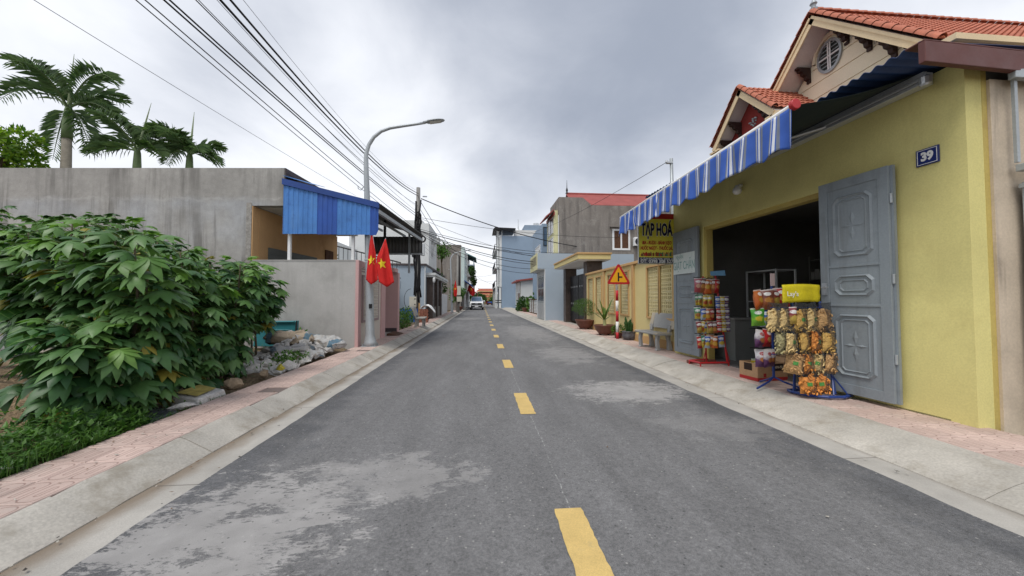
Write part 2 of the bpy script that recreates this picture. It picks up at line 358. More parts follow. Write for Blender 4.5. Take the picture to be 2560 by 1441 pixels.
# ---- sidewalks with pink tiles
def tile_mesh(w):
    mb = MB(); h = w / 2; c = h - .005
    mb.add([(-h, -h, -.03), (h, -h, -.03), (h, h, -.03), (-h, h, -.03), (-h, -h, -.005), (h, -h, -.005), (h, h, -.005), (-h, h, -.005), (-c, -c, 0), (c, -c, 0), (c, c, 0), (-c, c, 0)],
           [(0, 1, 5, 4), (1, 2, 6, 5), (2, 3, 7, 6), (3, 0, 4, 7), (4, 5, 9, 8), (5, 6, 10, 9), (6, 7, 11, 10), (7, 4, 8, 11), (8, 9, 10, 11)]); return mb.mesh('tile', MAT['tile'])
TM = tile_mesh(.296)
mb = MB(); mb.box(-3.36, -2.73, -3, 100, -.05, .136); SWL = struct('sidewalk_left', mb, MAT['grout'], 'narrow sidewalk of pink grooved tiles beside the lot')
mb = MB(); mb.box(4.047, 5.0, -3, 100, -.05, .136); SWR = struct('sidewalk_right', mb, MAT['kerb'], 'sidewalk of pink tiles in front of the yellow shop')
def lay(par, x0, nc, y0, rows):
    for r_ in range(rows):
        for c_ in range(nc):
            if random.random() < .02 and r_ > 8: continue
            piece('tile', TM, par, T(x0 + .303 * (c_ + .5), y0 + .303 * (r_ + .5), .1515 + random.uniform(-.002, .002)) @ RX(random.uniform(-.008, .008)) @ RY(random.uniform(-.008, .008)) @ RZ(random.choice((0, PI)) + random.uniform(-.006, .006)))
lay(SWL, -3.342, 2, 1.3, 140)
lay(SWR, 4.052, 2, .9, 140); lay(SWR, 4.658, 1, .9, 24)
# ---- the overgrown lot: uneven soil rising from the paving
def lot():
    mb = MB()
    def f(u, v):
        x = -3.365 - u * 10.5; y = -1 + v * 11.4
        h = .10 + .10 * mnoise.noise((x * .9, y * .9, 0)) + .05 * mnoise.noise((x * 3, y * 3, 2)) + .025 * mnoise.noise((x * 9, y * 9, 5))
        h += .55 * max(0, min(1, (-x - 4.6) / 1.8)) * max(0, min(1, (y - 2.0) / 2)) * max(0, min(1, (7 - y) / 3))
        return (x, y, .06 + (h - .06) * min(1, u * 10.5 / .35))
    mb.grid(f, 90, 90); return struct('soil', mb, MAT['soil'], 'bare brown soil of the overgrown lot', smooth=True)
lot()
# ================================================================== RIGHT SIDE: THE SHOP
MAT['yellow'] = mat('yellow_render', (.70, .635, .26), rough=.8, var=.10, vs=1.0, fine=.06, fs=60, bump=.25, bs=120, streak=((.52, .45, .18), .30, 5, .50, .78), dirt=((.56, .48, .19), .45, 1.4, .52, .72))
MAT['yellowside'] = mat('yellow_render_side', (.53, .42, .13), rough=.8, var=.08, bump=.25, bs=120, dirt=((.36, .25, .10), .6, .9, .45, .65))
MAT['beige'] = mat('beige_cement', (.58, .49, .38), var=.14, vs=2, bump=.3, bs=90, streak=((.16, .13, .11), .5, 7, .55, .8), dirt=((.22, .17, .13), .5, 2.5, .58, .75))
MAT['door'] = mat('grey_door_paint', (.245, .28, .305), rough=.5, var=.06, vs=3, fine=.05, bump=.12, bs=40, spec=.4, dirt=((.17, .19, .20), .6, 3, .50, .70), streak=((.16, .17, .17), .5, 9, .5, .75))
MAT['steel'] = mat('galvanised_steel', (.36, .39, .41), rough=.45, var=.10, vs=4, bump=.08, metal=.35, spec=.5)
MAT['alu'] = mat('aluminium', (.55, .57, .58), rough=.4, var=.06, bump=.05, metal=.5, spec=.5)
MAT['white'] = mat('white_paint', (.76, .77, .77), rough=.6, var=.05, bump=.06)
MAT['inside'] = mat('shaded_interior_plaster', (.17, .17, .155), var=.15, bump=.1)  # wall grey set dark so the colour itself carries the room's dimness
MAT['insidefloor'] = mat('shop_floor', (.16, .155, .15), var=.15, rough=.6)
MAT['maroon'] = mat('maroon_fascia', (.125, .045, .040), rough=.55, var=.12, vs=2, bump=.1, spec=.4)
MAT['bluesheet'] = mat('blue_roof_sheet', (.025, .055, .15), rough=.5, var=.2, bump=.08, spec=.4)
MAT['awnfabric'] = mat('shaded_awning_cloth', (.020, .030, .030), rough=.9, var=.15, vs=6, bump=.1)  # cloth colour darkened to carry the shade of the underside
MAT['black'] = mat('black_plastic', (.012, .012, .014), rough=.5, var=.2, bump=.05, spec=.4)
MAT['red'] = mat('red_enamel', (.42, .018, .022), rough=.4, var=.10, vs=6, bump=.06, spec=.45)
MAT['rackblue'] = mat('blue_enamel', (.018, .045, .20), rough=.4, var=.10, vs=6, bump=.06, spec=.45)
MAT['paper'] = mat('white_paper', (.62, .68, .66), rough=.8, var=.05, bump=.04)
MAT['navy'] = mat('navy_print', (.010, .014, .055), rough=.5, var=.05, bump=0)
MAT['navyplate'] = mat('navy_enamel', (.012, .025, .14), rough=.35, var=.05, bump=0, spec=.5)
MAT['signyellow'] = mat('sign_yellow', (.84, .77, .09), rough=.45, var=.06, vs=2, bump=0, spec=.4)
MAT['signred'] = mat('sign_red', (.45, .03, .03), rough=.45, var=.05, bump=0)
MAT['signwhite'] = mat('sign_white', (.78, .78, .76), rough=.5, var=.03, bump=0)
MAT['ink'] = mat('green_marker', (.20, .36, .34), rough=.8, var=.2, bump=0)
MAT['bulb'] = mat('frosted_glass', (.72, .73, .70), rough=.3, var=.03, bump=0, spec=.5)
MAT['tin'] = mat('tin', (.5, .52, .53), rough=.35, metal=.6, var=.08, bump=.05)
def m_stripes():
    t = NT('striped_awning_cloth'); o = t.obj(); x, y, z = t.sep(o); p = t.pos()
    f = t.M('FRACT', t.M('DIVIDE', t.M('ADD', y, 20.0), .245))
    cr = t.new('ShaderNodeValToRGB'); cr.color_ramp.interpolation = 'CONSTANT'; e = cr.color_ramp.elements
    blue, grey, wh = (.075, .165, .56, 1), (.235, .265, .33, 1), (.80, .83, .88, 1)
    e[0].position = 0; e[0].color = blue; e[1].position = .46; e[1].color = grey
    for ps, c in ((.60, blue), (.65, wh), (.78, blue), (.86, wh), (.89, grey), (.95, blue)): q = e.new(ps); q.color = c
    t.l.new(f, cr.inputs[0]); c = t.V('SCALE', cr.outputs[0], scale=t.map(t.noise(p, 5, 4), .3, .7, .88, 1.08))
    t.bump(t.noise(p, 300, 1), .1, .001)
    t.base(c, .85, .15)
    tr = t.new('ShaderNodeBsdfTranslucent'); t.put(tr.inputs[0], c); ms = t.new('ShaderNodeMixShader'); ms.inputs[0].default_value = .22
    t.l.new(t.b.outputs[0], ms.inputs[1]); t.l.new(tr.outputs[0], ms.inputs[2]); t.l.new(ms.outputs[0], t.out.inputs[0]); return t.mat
MAT['stripes'] = m_stripes()

SA = .0487
SHOP = thing('shop', 'yellow one-storey grocery shop with open doorway and striped blue awning front', 'shop', (4.83, 3.2, 0), SA)
def shop():
    P = SHOP; L = 5.12
    w = MB()      # front wall around the opening (local: x into the shop, y along the street)
    w.box(0, .2, 0, 1.45, -.05, 3.82); w.box(0, .2, 4.05, L, -.05, 3.82); w.box(0.0, .2, 1.45, 4.05, 2.92, 3.82)
    w.build('front_wall', MAT['yellow'], P, local=True)
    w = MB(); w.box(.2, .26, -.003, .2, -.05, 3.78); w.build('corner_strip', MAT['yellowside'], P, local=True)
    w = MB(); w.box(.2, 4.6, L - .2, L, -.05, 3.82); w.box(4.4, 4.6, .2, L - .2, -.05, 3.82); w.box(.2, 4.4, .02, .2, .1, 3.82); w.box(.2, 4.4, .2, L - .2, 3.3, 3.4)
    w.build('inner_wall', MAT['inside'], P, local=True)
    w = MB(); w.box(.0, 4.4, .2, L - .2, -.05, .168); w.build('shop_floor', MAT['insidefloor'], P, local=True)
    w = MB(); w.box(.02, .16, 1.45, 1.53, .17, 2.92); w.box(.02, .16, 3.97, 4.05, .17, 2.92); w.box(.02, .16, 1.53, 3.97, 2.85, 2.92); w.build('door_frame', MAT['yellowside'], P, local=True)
    # corrugated blue roof with wavy edge over the pavement
    w = MB()
    def rf(u, v):
        s = -.1 + v * 5.35; x = -.66 + u * 5.6; return (x, s, 3.855 + .055 * (x + .66) + .017 * math.sin(s * 2 * PI / .122))
    w.grid(rf, 4, 352); w.build('roof', MAT['bluesheet'], P, smooth=True, local=True, solid=.006)
    w = MB(); w.box(-.70, 5.0, -.16, -.105, 3.635, 3.835); w.box(-.70, 5.0, -.16, .0, 3.835, 3.85)
    o = w.build('fascia', MAT['maroon'], P, local=True, bevel=.006)
    # the two door leaves folded back against the wall
    def leaf(s0, s1, x, ang, hinge_at_low):
        W_ = s1 - s0; Mx = T(x, (s0 if hinge_at_low else s1), .215) @ RZ(ang)
        sg = 1 if hinge_at_low else -1
        b = MB(); pts = lambda a, c, z0, z1: [Mx @ Vector((0, sg * a, z0)), Mx @ Vector((0, sg * c, z0)), Mx @ Vector((0, sg * c, z1)), Mx @ Vector((0, sg * a, z1))]
        nrm = Mx.to_3x3() @ Vector((-1, 0, 0))
        b.prism(pts(0, W_, 0, 2.74), nrm * .04)
        d = b.build('door', MAT['door'], P, local=True, bevel=.004)
        def bar(mb, a, c, z0, z1, h, st=.04): mb.prism([q + nrm * st for q in pts(a, c, z0, z1)], nrm * h)
        f = MB()                                           # stiles and rails
        for a, c, z0, z1 in ((0, .11, 0, 2.74), (W_ - .11, W_, 0, 2.74), (.11, W_ - .11, 0, .12), (.11, W_ - .11, 1.10, 1.13), (.11, W_ - .11, 1.60, 1.63), (.11, W_ - .11, 2.62, 2.74)): bar(f, a, c, z0, z1, .012, .0405)
        f.build('door_rail', MAT['door'], d, local=True, bevel=.003)
        def ring(a0, a1, z0, z1, cut, wd, h):
            oc = lambda k: [(a0 + k + cut, z0 + k), (a1 - k - cut, z0 + k), (a1 - k, z0 + k + cut), (a1 - k, z1 - k - cut), (a1 - k - cut, z1 - k), (a0 + k + cut, z1 - k), (a0 + k, z1 - k - cut), (a0 + k, z0 + k + cut)]
            O = oc(0); I = oc(wd); mid = oc(wd / 2); mb = MB(); vs = []
            for lp, hh in ((O, .0405), (mid, .0405 + h), (I, .0405)): vs += [Mx @ Vector((-hh, sg * a, z)) for a, z in lp]
            fs = [(i, (i + 1) % 8, 8 + (i + 1) % 8, 8 + i) for i in range(8)] + [(8 + i, 8 + (i + 1) % 8, 16 + (i + 1) % 8, 16 + i) for i in range(8)]
            mb.add(vs, fs); mb.build('door_moulding', MAT['door'], d, local=True)
        for z0, z1 in ((.22, 1.0), (1.23, 1.50), (1.73, 2.52)):
            ring(.17, W_ - .17, z0, z1, .06, .035, .022); ring(.235, W_ - .235, z0 + .06, z1 - .06, .035, .02, .012)
        # lozenge ornament in the big panels
        for zc in (.61, 2.12):
            mb = MB(); c = W_ / 2
            for a, z, w_, h_ in ((0, .10, .035, .13), (0, -.10, .035, .13), (-.07, 0, .07, .03), (.07, 0, .07, .03)):
                q = [(c + a - w_, zc + z), (c + a, zc + z - h_ / 1.3), (c + a + w_, zc + z), (c + a, zc + z + h_ / 1.3)]
                vs = [Mx @ Vector((-.0405, sg * p_, z_)) for p_, z_ in q] + [Mx @ Vector((-.053, sg * (c + a), zc + z))]
                mb.add(vs, [(0, 1, 4), (1, 2, 4), (2, 3, 4), (3, 0, 4)])
            mb.build('door_ornament', MAT['door'], d, local=True)
        for z in (.45, 1.37, 2.3):
            mb = MB(); c = Mx @ Vector((-.03, -sg * .012, z)); mb.tube([c, c + Vector((0, 0, .11))], .014, 8); mb.build('hinge', MAT['steel'], d, local=True)
        mb = MB(); c = Mx @ Vector((-.058, sg * (W_ - .055), 1.25)); mb.box(c.x - .012, c.x + .012, c.y - .03, c.y + .03, c.z, c.z + .16); mb.build('lock_plate', MAT['steel'], d, local=True)
        mb = MB(); mb.tube([c + Vector((-.015, 0, .10)), c + Vector((-.05, 0, .10)), c + Vector((-.05, sg * -.09, .10))], .009, 6); mb.build('door_handle', MAT['tin'], d, local=True)
        mb = MB(); c = Mx @ Vector((-.056, sg * (W_ - .06), .14)); mb.tube([c, c + Vector((0, 0, .28))], .008, 6); mb.build('floor_bolt', MAT['steel'], d, local=True)
        mb = MB(); mb.prism([Mx @ Vector((-.02, -sg * .03, 0)), Mx @ Vector((.015, -sg * .03, 0)), Mx @ Vector((.015, -sg * .03, 2.74)), Mx @ Vector((-.02, -sg * .03, 2.74))], (Mx.to_3x3() @ Vector((0, sg * .028, 0))))
        mb.build('hinge_stile', MAT['door'], d, local=True)
    leaf(.60, 1.40, -.075, R(2.2), True)
    leaf(4.08, 5.0, -.045, R(-.8), False)
    # awning box, arms, cloth, front bar and striped valance
    c = MB()
    for z0, z1, x0 in ((3.70, 3.735, -.135), (3.742, 3.775, -.15), (3.782, 3.83, -.14)): c.box(x0, -.012, .23, 5.10, z0, z1)
    a = c.build('awning_box', MAT['alu'], P, local=True, bevel=.006)
    n0, n1 = Vector((-1.385, .538, 3.54)), Vector((-1.277, 5.228, 3.35))
    def cl(u, v):
        w0 = Vector((-.14, .30 + v * 4.75, 3.835)); f1 = n0.lerp(n1, v); q = w0.lerp(f1, u); q.z += -.05 * math.sin(u * PI) + .012 * math.sin(v * 31) * u; return q
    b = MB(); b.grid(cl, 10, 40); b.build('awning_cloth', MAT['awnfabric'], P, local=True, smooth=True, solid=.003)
    b = MB(); b.tube([n0, n1], .032, 12); bar = b.build('awning_bar', MAT['white'], P, local=True, smooth=True)
    b = MB(); d = (n1 - n0).normalized(); b.tube([n0 - d * .035, n0 - d * .03, n0 + d * .01], [.052, .058, .058], 20); b.build('bar_cap', MAT['red'], bar, local=True)
    def vl(u, v):
        q = n0.lerp(n1, u); s = u * 4.69; amp = (.004 + .022 * v) * (1 + .5 * math.sin(s * 1.7))
        gather = max(0, 1 - abs(s - 2.95) / .16) + max(0, 1 - abs(s - 4.0) / .14)
        x = q.x - .03 + amp * math.sin(s * 2 * PI / .42 + 1.2 * math.sin(s * .9)) + .012 * v * math.sin(s * 23) + gather * .03 * math.sin(s * 60) - .02 * v
        z = q.z - .02 - v * (.43 + .028 * math.cos(s * 2 * PI / .36) + .01 * math.sin(s * 5)) + gather * .03 * v
        return (x, q.y + gather * .02 * math.sin(v * 9), z)
    b = MB(); b.grid(vl, 300, 14); b.build('valance', MAT['stripes'], P, local=True, smooth=True, solid=.0025)
    for s in (1.3, 3.9):
        b = MB(); e = n0.lerp(n1, (s + .4) / 5); b.tube([(-.12, s, 3.74), (-.75, s + .55, 3.62)], .022, 8); b.tube([(-.75, s + .55, 3.62), (e.x, s + .1, e.z - .01)], .02, 8); b.build('awning_arm', MAT['alu'], P, local=True)
    # small wall lamp under the roof corner
    b = MB(); b.tube([(-.16, .20, 3.80), (-.16, .20, 3.75)], .012, 8); b.lathe([(.03, 0), (.055, -.02), (.05, -.09), (.035, -.11), (.0, -.11)][::-1], (-.16, .20, 3.76), 12); b.build('corner_lamp', MAT['tin'], P, local=True)
    b = MB(); b.tube([(-.01, 2.95, 3.46), (-.07, 2.95, 3.45)], .03, 10); b.lathe([(0, -.17), (.05, -.155), (.075, -.11), (.07, -.07), (.035, -.01), (.03, 0)], (-.10, 2.95, 3.46), 14); b.build('light_bulb', MAT['bulb'], P, local=True, smooth=True)
    # inside: counter, glass cabinet, shelves with goods
    b = MB(); b.box(.75, 1.25, 3.0, 3.9, .17, 1.02); b.box(.70, 1.3, 2.95, 3.95, 1.02, 1.06); one_o = b
shop()
# ---- house number plate
M0 = WM[SHOP.name]
b = MB(); b.box(-.022, -.004, .205, .40, 2.86, 3.04); PL = thing('house_number_plate', 'navy blue enamel house number plate with white figures 39', 'number plate', M0 @ Vector((-.01, .3, 2.86)), SA)
b2 = MB(); b2.add([M0 @ Vector(v) for v in b.v], b.f); b2.build('plate', MAT['navyplate'], PL, bevel=.002)
rot = Matrix(((0, 0, -1, 0), (-1, 0, 0, 0), (0, 1, 0, 0), (0, 0, 0, 1)))    # text x -> -y, text y -> z, facing -x
text_mb('39', .125, M0 @ T(-.024, .3025, 2.95) @ rot, bold=.006, sx=.85).build('lettering', MAT['signwhite'], PL)
b = MB()
for (y0, y1, z0, z1) in ((.217, .388, 2.871, 2.876), (.217, .388, 3.024, 3.029), (.217, .222, 2.876, 3.024), (.383, .388, 2.876, 3.024)): b.add([M0 @ Vector(v) for v in MB().box(-.0245, -.0221, y0, y1, z0, z1).v], MB().box(0, 1, 0, 1, 0, 1).f)
b.build('border', MAT['signwhite'], PL)
# ---- shop sign
def shop_sign():
    Y = 8.34; t = thing('shop_sign', 'yellow grocery signboard with navy TẠP HOÁ lettering hung at the shop corner', 'sign', (4.17, Y, 2.27))
    b = MB(); b.box(3.72, 4.61, Y, Y + .03, 2.265, 3.46); b.build('board', MAT['signyellow'], t)
    b = MB(); b.box(3.722, 4.608, Y - .003, Y - .0005, 2.267, 2.41); b.build('bottom_band', MAT['navy'], t)
    b = MB(); b.box(3.722, 4.608, Y - .003, Y - .0005, 3.33, 3.458); b.build('top_band', MAT['signred'], t)
    b = MB()
    for x in (3.712, 4.607): b.box(x, x + .012, Y - .006, Y + .034, 2.255, 3.465)
    b.box(3.712, 4.619, Y - .006, Y + .034, 2.248, 2.26); b.build('sign_frame', MAT['alu'], t)
    rx = Matrix(((1, 0, 0, 0), (0, 0, -1, 0), (0, 1, 0, 0), (0, 0, 0, 1)))      # text y -> z, facing -y
    def tx(s, size, x, z, m, bold, sx=1., sh=0, y=.004, dp=.001): text_mb(s, size, T(x, Y - y, z) @ rx, bold=bold, sx=sx, shear=sh, depth=dp).build('lettering', m, t)
    tx('TẠP HOÁ', .40, 4.17, 3.06, MAT['signwhite'], .026, .45, y=.003); tx('TẠP HOÁ', .40, 4.17, 3.06, MAT['navy'], .013, .45, y=.0075)
    tx('BIA - RƯỢU - BÁNH KẸO', .108, 4.17, 2.755, MAT['signred'], .0045, .60, .2); tx('NƯỚC NGỌT - THUỐC LÁ...', .108, 4.17, 2.625, MAT['signred'], .0045, .60, .2)
    tx('ĐC: TỔ DÂN PHỐ QUỲNH HOÀNG - NAM SƠN - AD', .05, 4.165, 2.375, MAT['signwhite'], .0008, .68); tx('ĐT: 0398 308 527', .112, 4.165, 2.31, MAT['signwhite'], .003, .98)
    rn = random.Random(3)                                  # strip of printed goods
    cols = [MAT['signred'], mat('print_brown', (.28, .10, .04), var=.3), mat('print_green', (.10, .20, .10), var=.3), mat('print_tan', (.5, .35, .12), var=.2)]
    for k in range(4):
        for j in range(8):
            b = MB(); x = 3.76 + rn.random() * .78; w_ = rn.uniform(.03, .07); h_ = rn.uniform(.06, .115); z = 2.435
            b.prism([(x, Y - .0032 - .0002 * (k + 4 * (j % 2)), z), (x + w_, Y - .0032 - .0002 * (k + 4 * (j % 2)), z), (x + w_ * 1.05, Y - .0032 - .0002 * (k + 4 * (j % 2)), z + h_ * .7), (x + w_ * .5, Y - .0032 - .0002 * (k + 4 * (j % 2)), z + h_), (x - w_ * .05, Y - .0032 - .0002 * (k + 4 * (j % 2)), z + h_ * .7)], (0, .00015, 0))
            b.build('printed_goods', cols[k], t)
    b = MB(); b.tube([(4.62, Y + .015, 2.27), (4.70, Y + .015, 2.262)], .01, 6); b.build('sign_bracket', MAT['black'], t)
    b = MB(); b.tube([(4.60, Y + .015, 3.4), (4.64, Y + .015, 3.4)], .012, 6); b.build('sign_bracket', MAT['black'], t)
shop_sign()
# ---- hand-lettered paper notice on the far door leaf
N0 = thing('paper_notice', 'pale green handwritten laundry notice taped on the far grey door', 'notice', M0 @ Vector((-.1, 4.5, 2.0)), SA)
def np_(mb): return MB().add([M0 @ Vector(v) for v in mb.v], mb.f)
np_(MB().box(-.116, -.112, 4.17, 4.96, 1.98, 2.44)).build('sheet', MAT['paper'], N0)
text_mb('NHẬN', .12, M0 @ T(-.118, 4.72, 2.36) @ rot, bold=.0, sx=.8, depth=.0006).build('lettering', MAT['ink'], N0)
text_mb('GIẶT CHĂN', .26, M0 @ T(-.118, 4.565, 2.16) @ rot, bold=.0, sx=.56, depth=.0006).build('lettering', MAT['ink'], N0)

# ---- inside the shop
cab = thing('glass_cabinet', 'dim glass display cabinet standing inside the shop', 'cabinet', M0 @ Vector((1.7, 4.2, .17)), SA)
b = MB()
for x in (1.5, 1.95):
    for y in (3.85, 4.65): b.box(x, x + .03, y, y + .03, .17, 2.05)
for z in (.25, .8, 1.35, 2.02): b.box(1.5, 1.98, 3.85, 4.68, z, z + .025)
np_(b).build('cabinet_frame', mat('dull_cabinet_frame', (.62, .64, .64), rough=.5, var=.05), cab)
b = MB(); b.box(1.54, 1.94, 3.9, 4.63, .28, .75); np_(b).build('cabinet_back', MAT['inside'], cab)
ct = thing('shop_counter', 'pale shop counter just inside the doorway', 'counter', M0 @ Vector((.7, 4.2, .17)), SA)
np_(MB().box(.45, .95, 3.75, 4.6, .17, 1.0)).build('counter_body', mat('counter_laminate', (.20, .21, .20), rough=.5), ct); np_(MB().box(.40, 1.0, 3.70, 4.65, 1.0, 1.035)).build('counter_top', mat('counter_top', (.26, .26, .25), rough=.4), ct)
def goods_shelf(x, y0, y1, name, label):
    t = thing(name, label, 'shelf', M0 @ Vector((x, (y0 + y1) / 2, .17)), SA); b = MB()
    for z in (.5, .95, 1.4, 1.85, 2.3): b.box(x, x + .35, y0, y1, z, z + .02)
    for y in (y0, y1): b.box(x, x + .03, y, y + .03, .17, 2.4)
    np_(b).build('shelf_boards', MAT['inside'], t)
    rn = random.Random(name); ms = [mat('pack_' + str(i), c, rough=.5) for i, c in enumerate([(.35, .04, .03), (.4, .3, .05), (.05, .1, .3), (.3, .3, .28), (.06, .2, .06)])]
    for z in (.52, .97, 1.42, 1.87):
        y = y0 + .05
        while y < y1 - .12:
            w_ = rn.uniform(.06, .13); h_ = rn.uniform(.12, .34); np_(MB().box(x - .02, x + .2, y, y + w_ * .9, z, z + h_)).build('packet', rn.choice(ms), t); y += w_
goods_shelf(3.0, 2.2, 4.5, 'goods_shelf', 'shelf of dim packets at the back of the shop')
# ---- neighbour's beige wall and grey steel gate frame at the frame's edge
b = MB(); b.box(5.09, 9.0, 3.185, 3.45, -.05, 3.62); one('boundary_wall', b, MAT['beige'], 'weathered beige cement wall joining the yellow shop corner', 'wall', base=(6, 3.3, 0))
gt = thing('steel_gate', 'grey steel gate frame hung on the beige wall', 'gate', (5.6, 3.1, .15))
b = MB(); b.box(5.19, 7.6, 3.06, 3.12, 3.57, 3.66); b.build('top_rail', MAT['steel'], gt, bevel=.006)
b = MB(); b.box(5.23, 5.265, 3.10, 3.125, 2.75, 3.57); b.build('hanger_strip', MAT['steel'], gt)
b = MB(); b.box(5.24, 7.6, 3.05, 3.125, 2.66, 2.73); b.build('middle_rail', MAT['steel'], gt, bevel=.006)
b = MB(); b.box(5.31, 5.42, 3.04, 3.13, .16, 2.56); b.box(5.29, 5.44, 3.04, 3.14, 2.50, 2.545); b.build('gate_post', MAT['steel'], gt, bevel=.006)
b = MB(); b.box(5.42, 7.6, 3.09, 3.11, .25, 2.50); b.build('gate_leaf', MAT['steel'], gt)
for z in (.8, 2.62):
    b = MB(); b.tube([(5.315, 3.04, z), (5.315, 3.04, z + .1)], .018, 10); b.build('gate_hinge', MAT['steel'], gt)
# ================================================================== SNACK RACKS
def bag_mesh(w, h, t, seed, name='bag'):
    rn = random.Random(seed); nu, nv = 8, 10; mb = MB(); k = (rn.uniform(0, 9), rn.uniform(0, 9))
    def side(sg):
        def f(u, v):
            x = (u - .5) * 2; z = v
            ends = min(1, max(0, (min(v, 1 - v) - .06) / .22)); th = t * (ends ** .6) * max(0, 1 - abs(x) ** 2.4) ** .7
            wr = .12 * t * mnoise.noise((x * 2.2 + k[0], z * 3 + k[1], sg)) * ends
            pinch = 1 - .10 * math.sin(v * PI) * (1 if seed % 2 else .6)
            return (x * w / 2 * pinch + .004 * mnoise.noise((z * 6, k[0], 1)), sg * (th / 2 + wr), -z * h + .006 * mnoise.noise((x * 3, k[1], 4)) * (1 if v in (0, 1) else 0))
        return f
    mb.grid(side(-1), nu, nv); o = len(mb.v)
    mb.grid(side(1), nu, nv); n = len(mb.f); mb.f[n // 2:] = [tuple(reversed(q)) for q in mb.f[n // 2:]]
    return mb
def bag_mat(name, c1, c2, c3, logo=(.75, .75, .72)):
    t = NT(name); o = t.obj(); x, y, z = t.sep(o); p = t.pos(); wob = t.noise(o, 22, 3)
    c = t.mix(t.map(t.M('ADD', z, t.M('MULTIPLY', t.M('SUBTRACT', wob, .5), .07)), -.10, -.14, 0, 1), c1, c2)
    e = t.V('LENGTH', t.V('MULTIPLY', t.V('ADD', o, (0, 0, .145)), (13, 0, 17))); c = t.mix(t.map(t.M('ADD', e, t.M('MULTIPLY', t.M('SUBTRACT', t.noise(o, 30, 3), .5), 1.2)), .5, .75, 1, 0), c, c3)
    e2 = t.V('LENGTH', t.V('MULTIPLY', t.V('ADD', o, (0, 0, .062)), (19, 0, 36))); c = t.mix(t.M('MULTIPLY', t.map(e2, .8, 1.0, 1, 0), t.map(t.noise(o, 75, 2), .4, .5, .35, 1)), c, logo)
    c = t.mix(t.map(z, -.018, -.012, 0, .7), c, (.6, .58, .55))
    t.bump(t.noise(o, 40, 3), .5, .006); return t.base(c, .32, .5)
BM = {
 'orange': bag_mat('foil_orange', (.50, .14, .03), (.45, .10, .02), (.55, .32, .05)), 'brown': bag_mat('foil_brown', (.16, .045, .03), (.26, .08, .03), (.45, .2, .05)),
 'red': bag_mat('foil_red', (.42, .02, .02), (.36, .02, .025), (.5, .25, .08)), 'green': bag_mat('foil_green', (.06, .30, .03), (.16, .40, .03), (.55, .45, .04)),
 'greenyellow': bag_mat('foil_green_yellow', (.05, .22, .12), (.5, .38, .04), (.30, .12, .03)), 'yellow': bag_mat('foil_yellow', (.55, .42, .03), (.5, .35, .03), (.35, .06, .02)),
 'blue': bag_mat('foil_blue', (.03, .10, .42), (.35, .42, .5), (.5, .36, .05)), 'purple': bag_mat('foil_purple', (.10, .03, .16), (.06, .02, .12), (.5, .25, .06)),
 'whitepurple': bag_mat('foil_white_purple', (.6, .58, .6), (.09, .03, .10), (.42, .16, .05), (.35, .05, .05)), 'teal': bag_mat('foil_teal', (.03, .18, .20), (.04, .14, .18), (.35, .12, .05)),
 'maroon': bag_mat('foil_maroon', (.20, .02, .03), (.30, .20, .04), (.42, .3, .06)), 'pink': bag_mat('foil_pink', (.40, .12, .16), (.30, .05, .06), (.5, .3, .2))}
BG = {}
def bagmesh(w, h, t, colname, sd):
    k = (round(w, 2), round(h, 2), colname, sd % 3)
    if k not in BG: BG[k] = bag_mesh(w, h, t, sd % 3 + 1).mesh('snack_bag', BM[colname], True)
    return BG[k]
ORD = ['first', 'second', 'third', 'fourth', 'fifth', 'sixth', 'seventh', 'eighth']
CN = {'greenyellow': 'green and yellow', 'whitepurple': 'white and purple'}
def row(rack, rowname, group, y, z, xs, cols, w, h, t, rot=0, jit=.01):
    for i, (x, c) in enumerate(zip(xs, cols)):
        me = bagmesh(w, h, t, c, i)
        o = piece('snack_bag', me, None, T(x + random.uniform(-.012, .012), y + random.uniform(-.03, .02), z + random.uniform(-.02, .012)) @ RZ(rot + random.uniform(-.45, .45)) @ RY(random.uniform(-.13, .13)) @ RX(random.uniform(-.08, .05)))
        tag(o, f"{CN.get(c, c)} snack bag, {ORD[i]} from the road, {rowname}, {rack}", 'snack bag', group)
# ---- red rack
RK = thing('snack_rack', 'red wheeled wire rack of small snack bags by the far door', 'rack', (4.40, 6.72, .15))
b = MB(); pts = [(4.05, 6.84), (4.10, 6.56), (4.66, 6.56), (4.74, 6.72)]
for a, c in zip(pts, pts[1:]): b.tube([(*a, .215), (*c, .215)], .02, 4)
b.tube([(4.05, 6.84, .215), (4.5, 6.95, .215)], .02, 4); b.build('base', MAT['red'], RK)
for x, y in pts[:3]: b = MB(); b.tube([(x, y, .15), (x, y, .215)], .014, 6); b.build('foot', MAT['red'], RK)
b = MB(); b.lathe([(.0, -.012), (.03, -.012), (.03, .012), (.0, .012)], (0, 0, 0), 12); b2 = MB().add([T(4.74, 6.70, .18) @ RX(PI / 2) @ Vector(v) for v in b.v], b.f); b2.build('caster', mat('caster_brass', (.45, .30, .10)), RK)
b = MB(); b.tube([(4.36, 6.78, .2), (4.33, 6.80, 1.86)], .016, 8); b.tube([(4.66, 6.60, .22), (4.54, 6.74, 1.95)], .018, 8); b.tube([(4.28, 6.76, .22), (4.36, 6.78, .45)], .01, 6); b.tube([(4.72, 6.62, .22), (4.655, 6.64, .5)], .01, 6); b.build('post', MAT['red'], RK)
for z in (1.80, 1.50, 1.245, .99, .735):
    b = MB(); b.tube([(4.05, 6.66, z + .03), (4.52, 6.70, z)], .006, 5)
    for k in range(6): x = 4.09 + k * .085; b.tube([(x, 6.70, z + .015), (x - .02, 6.55, z + .035)], .004, 4)
    b.build('hook_bar', MAT['black'], RK)
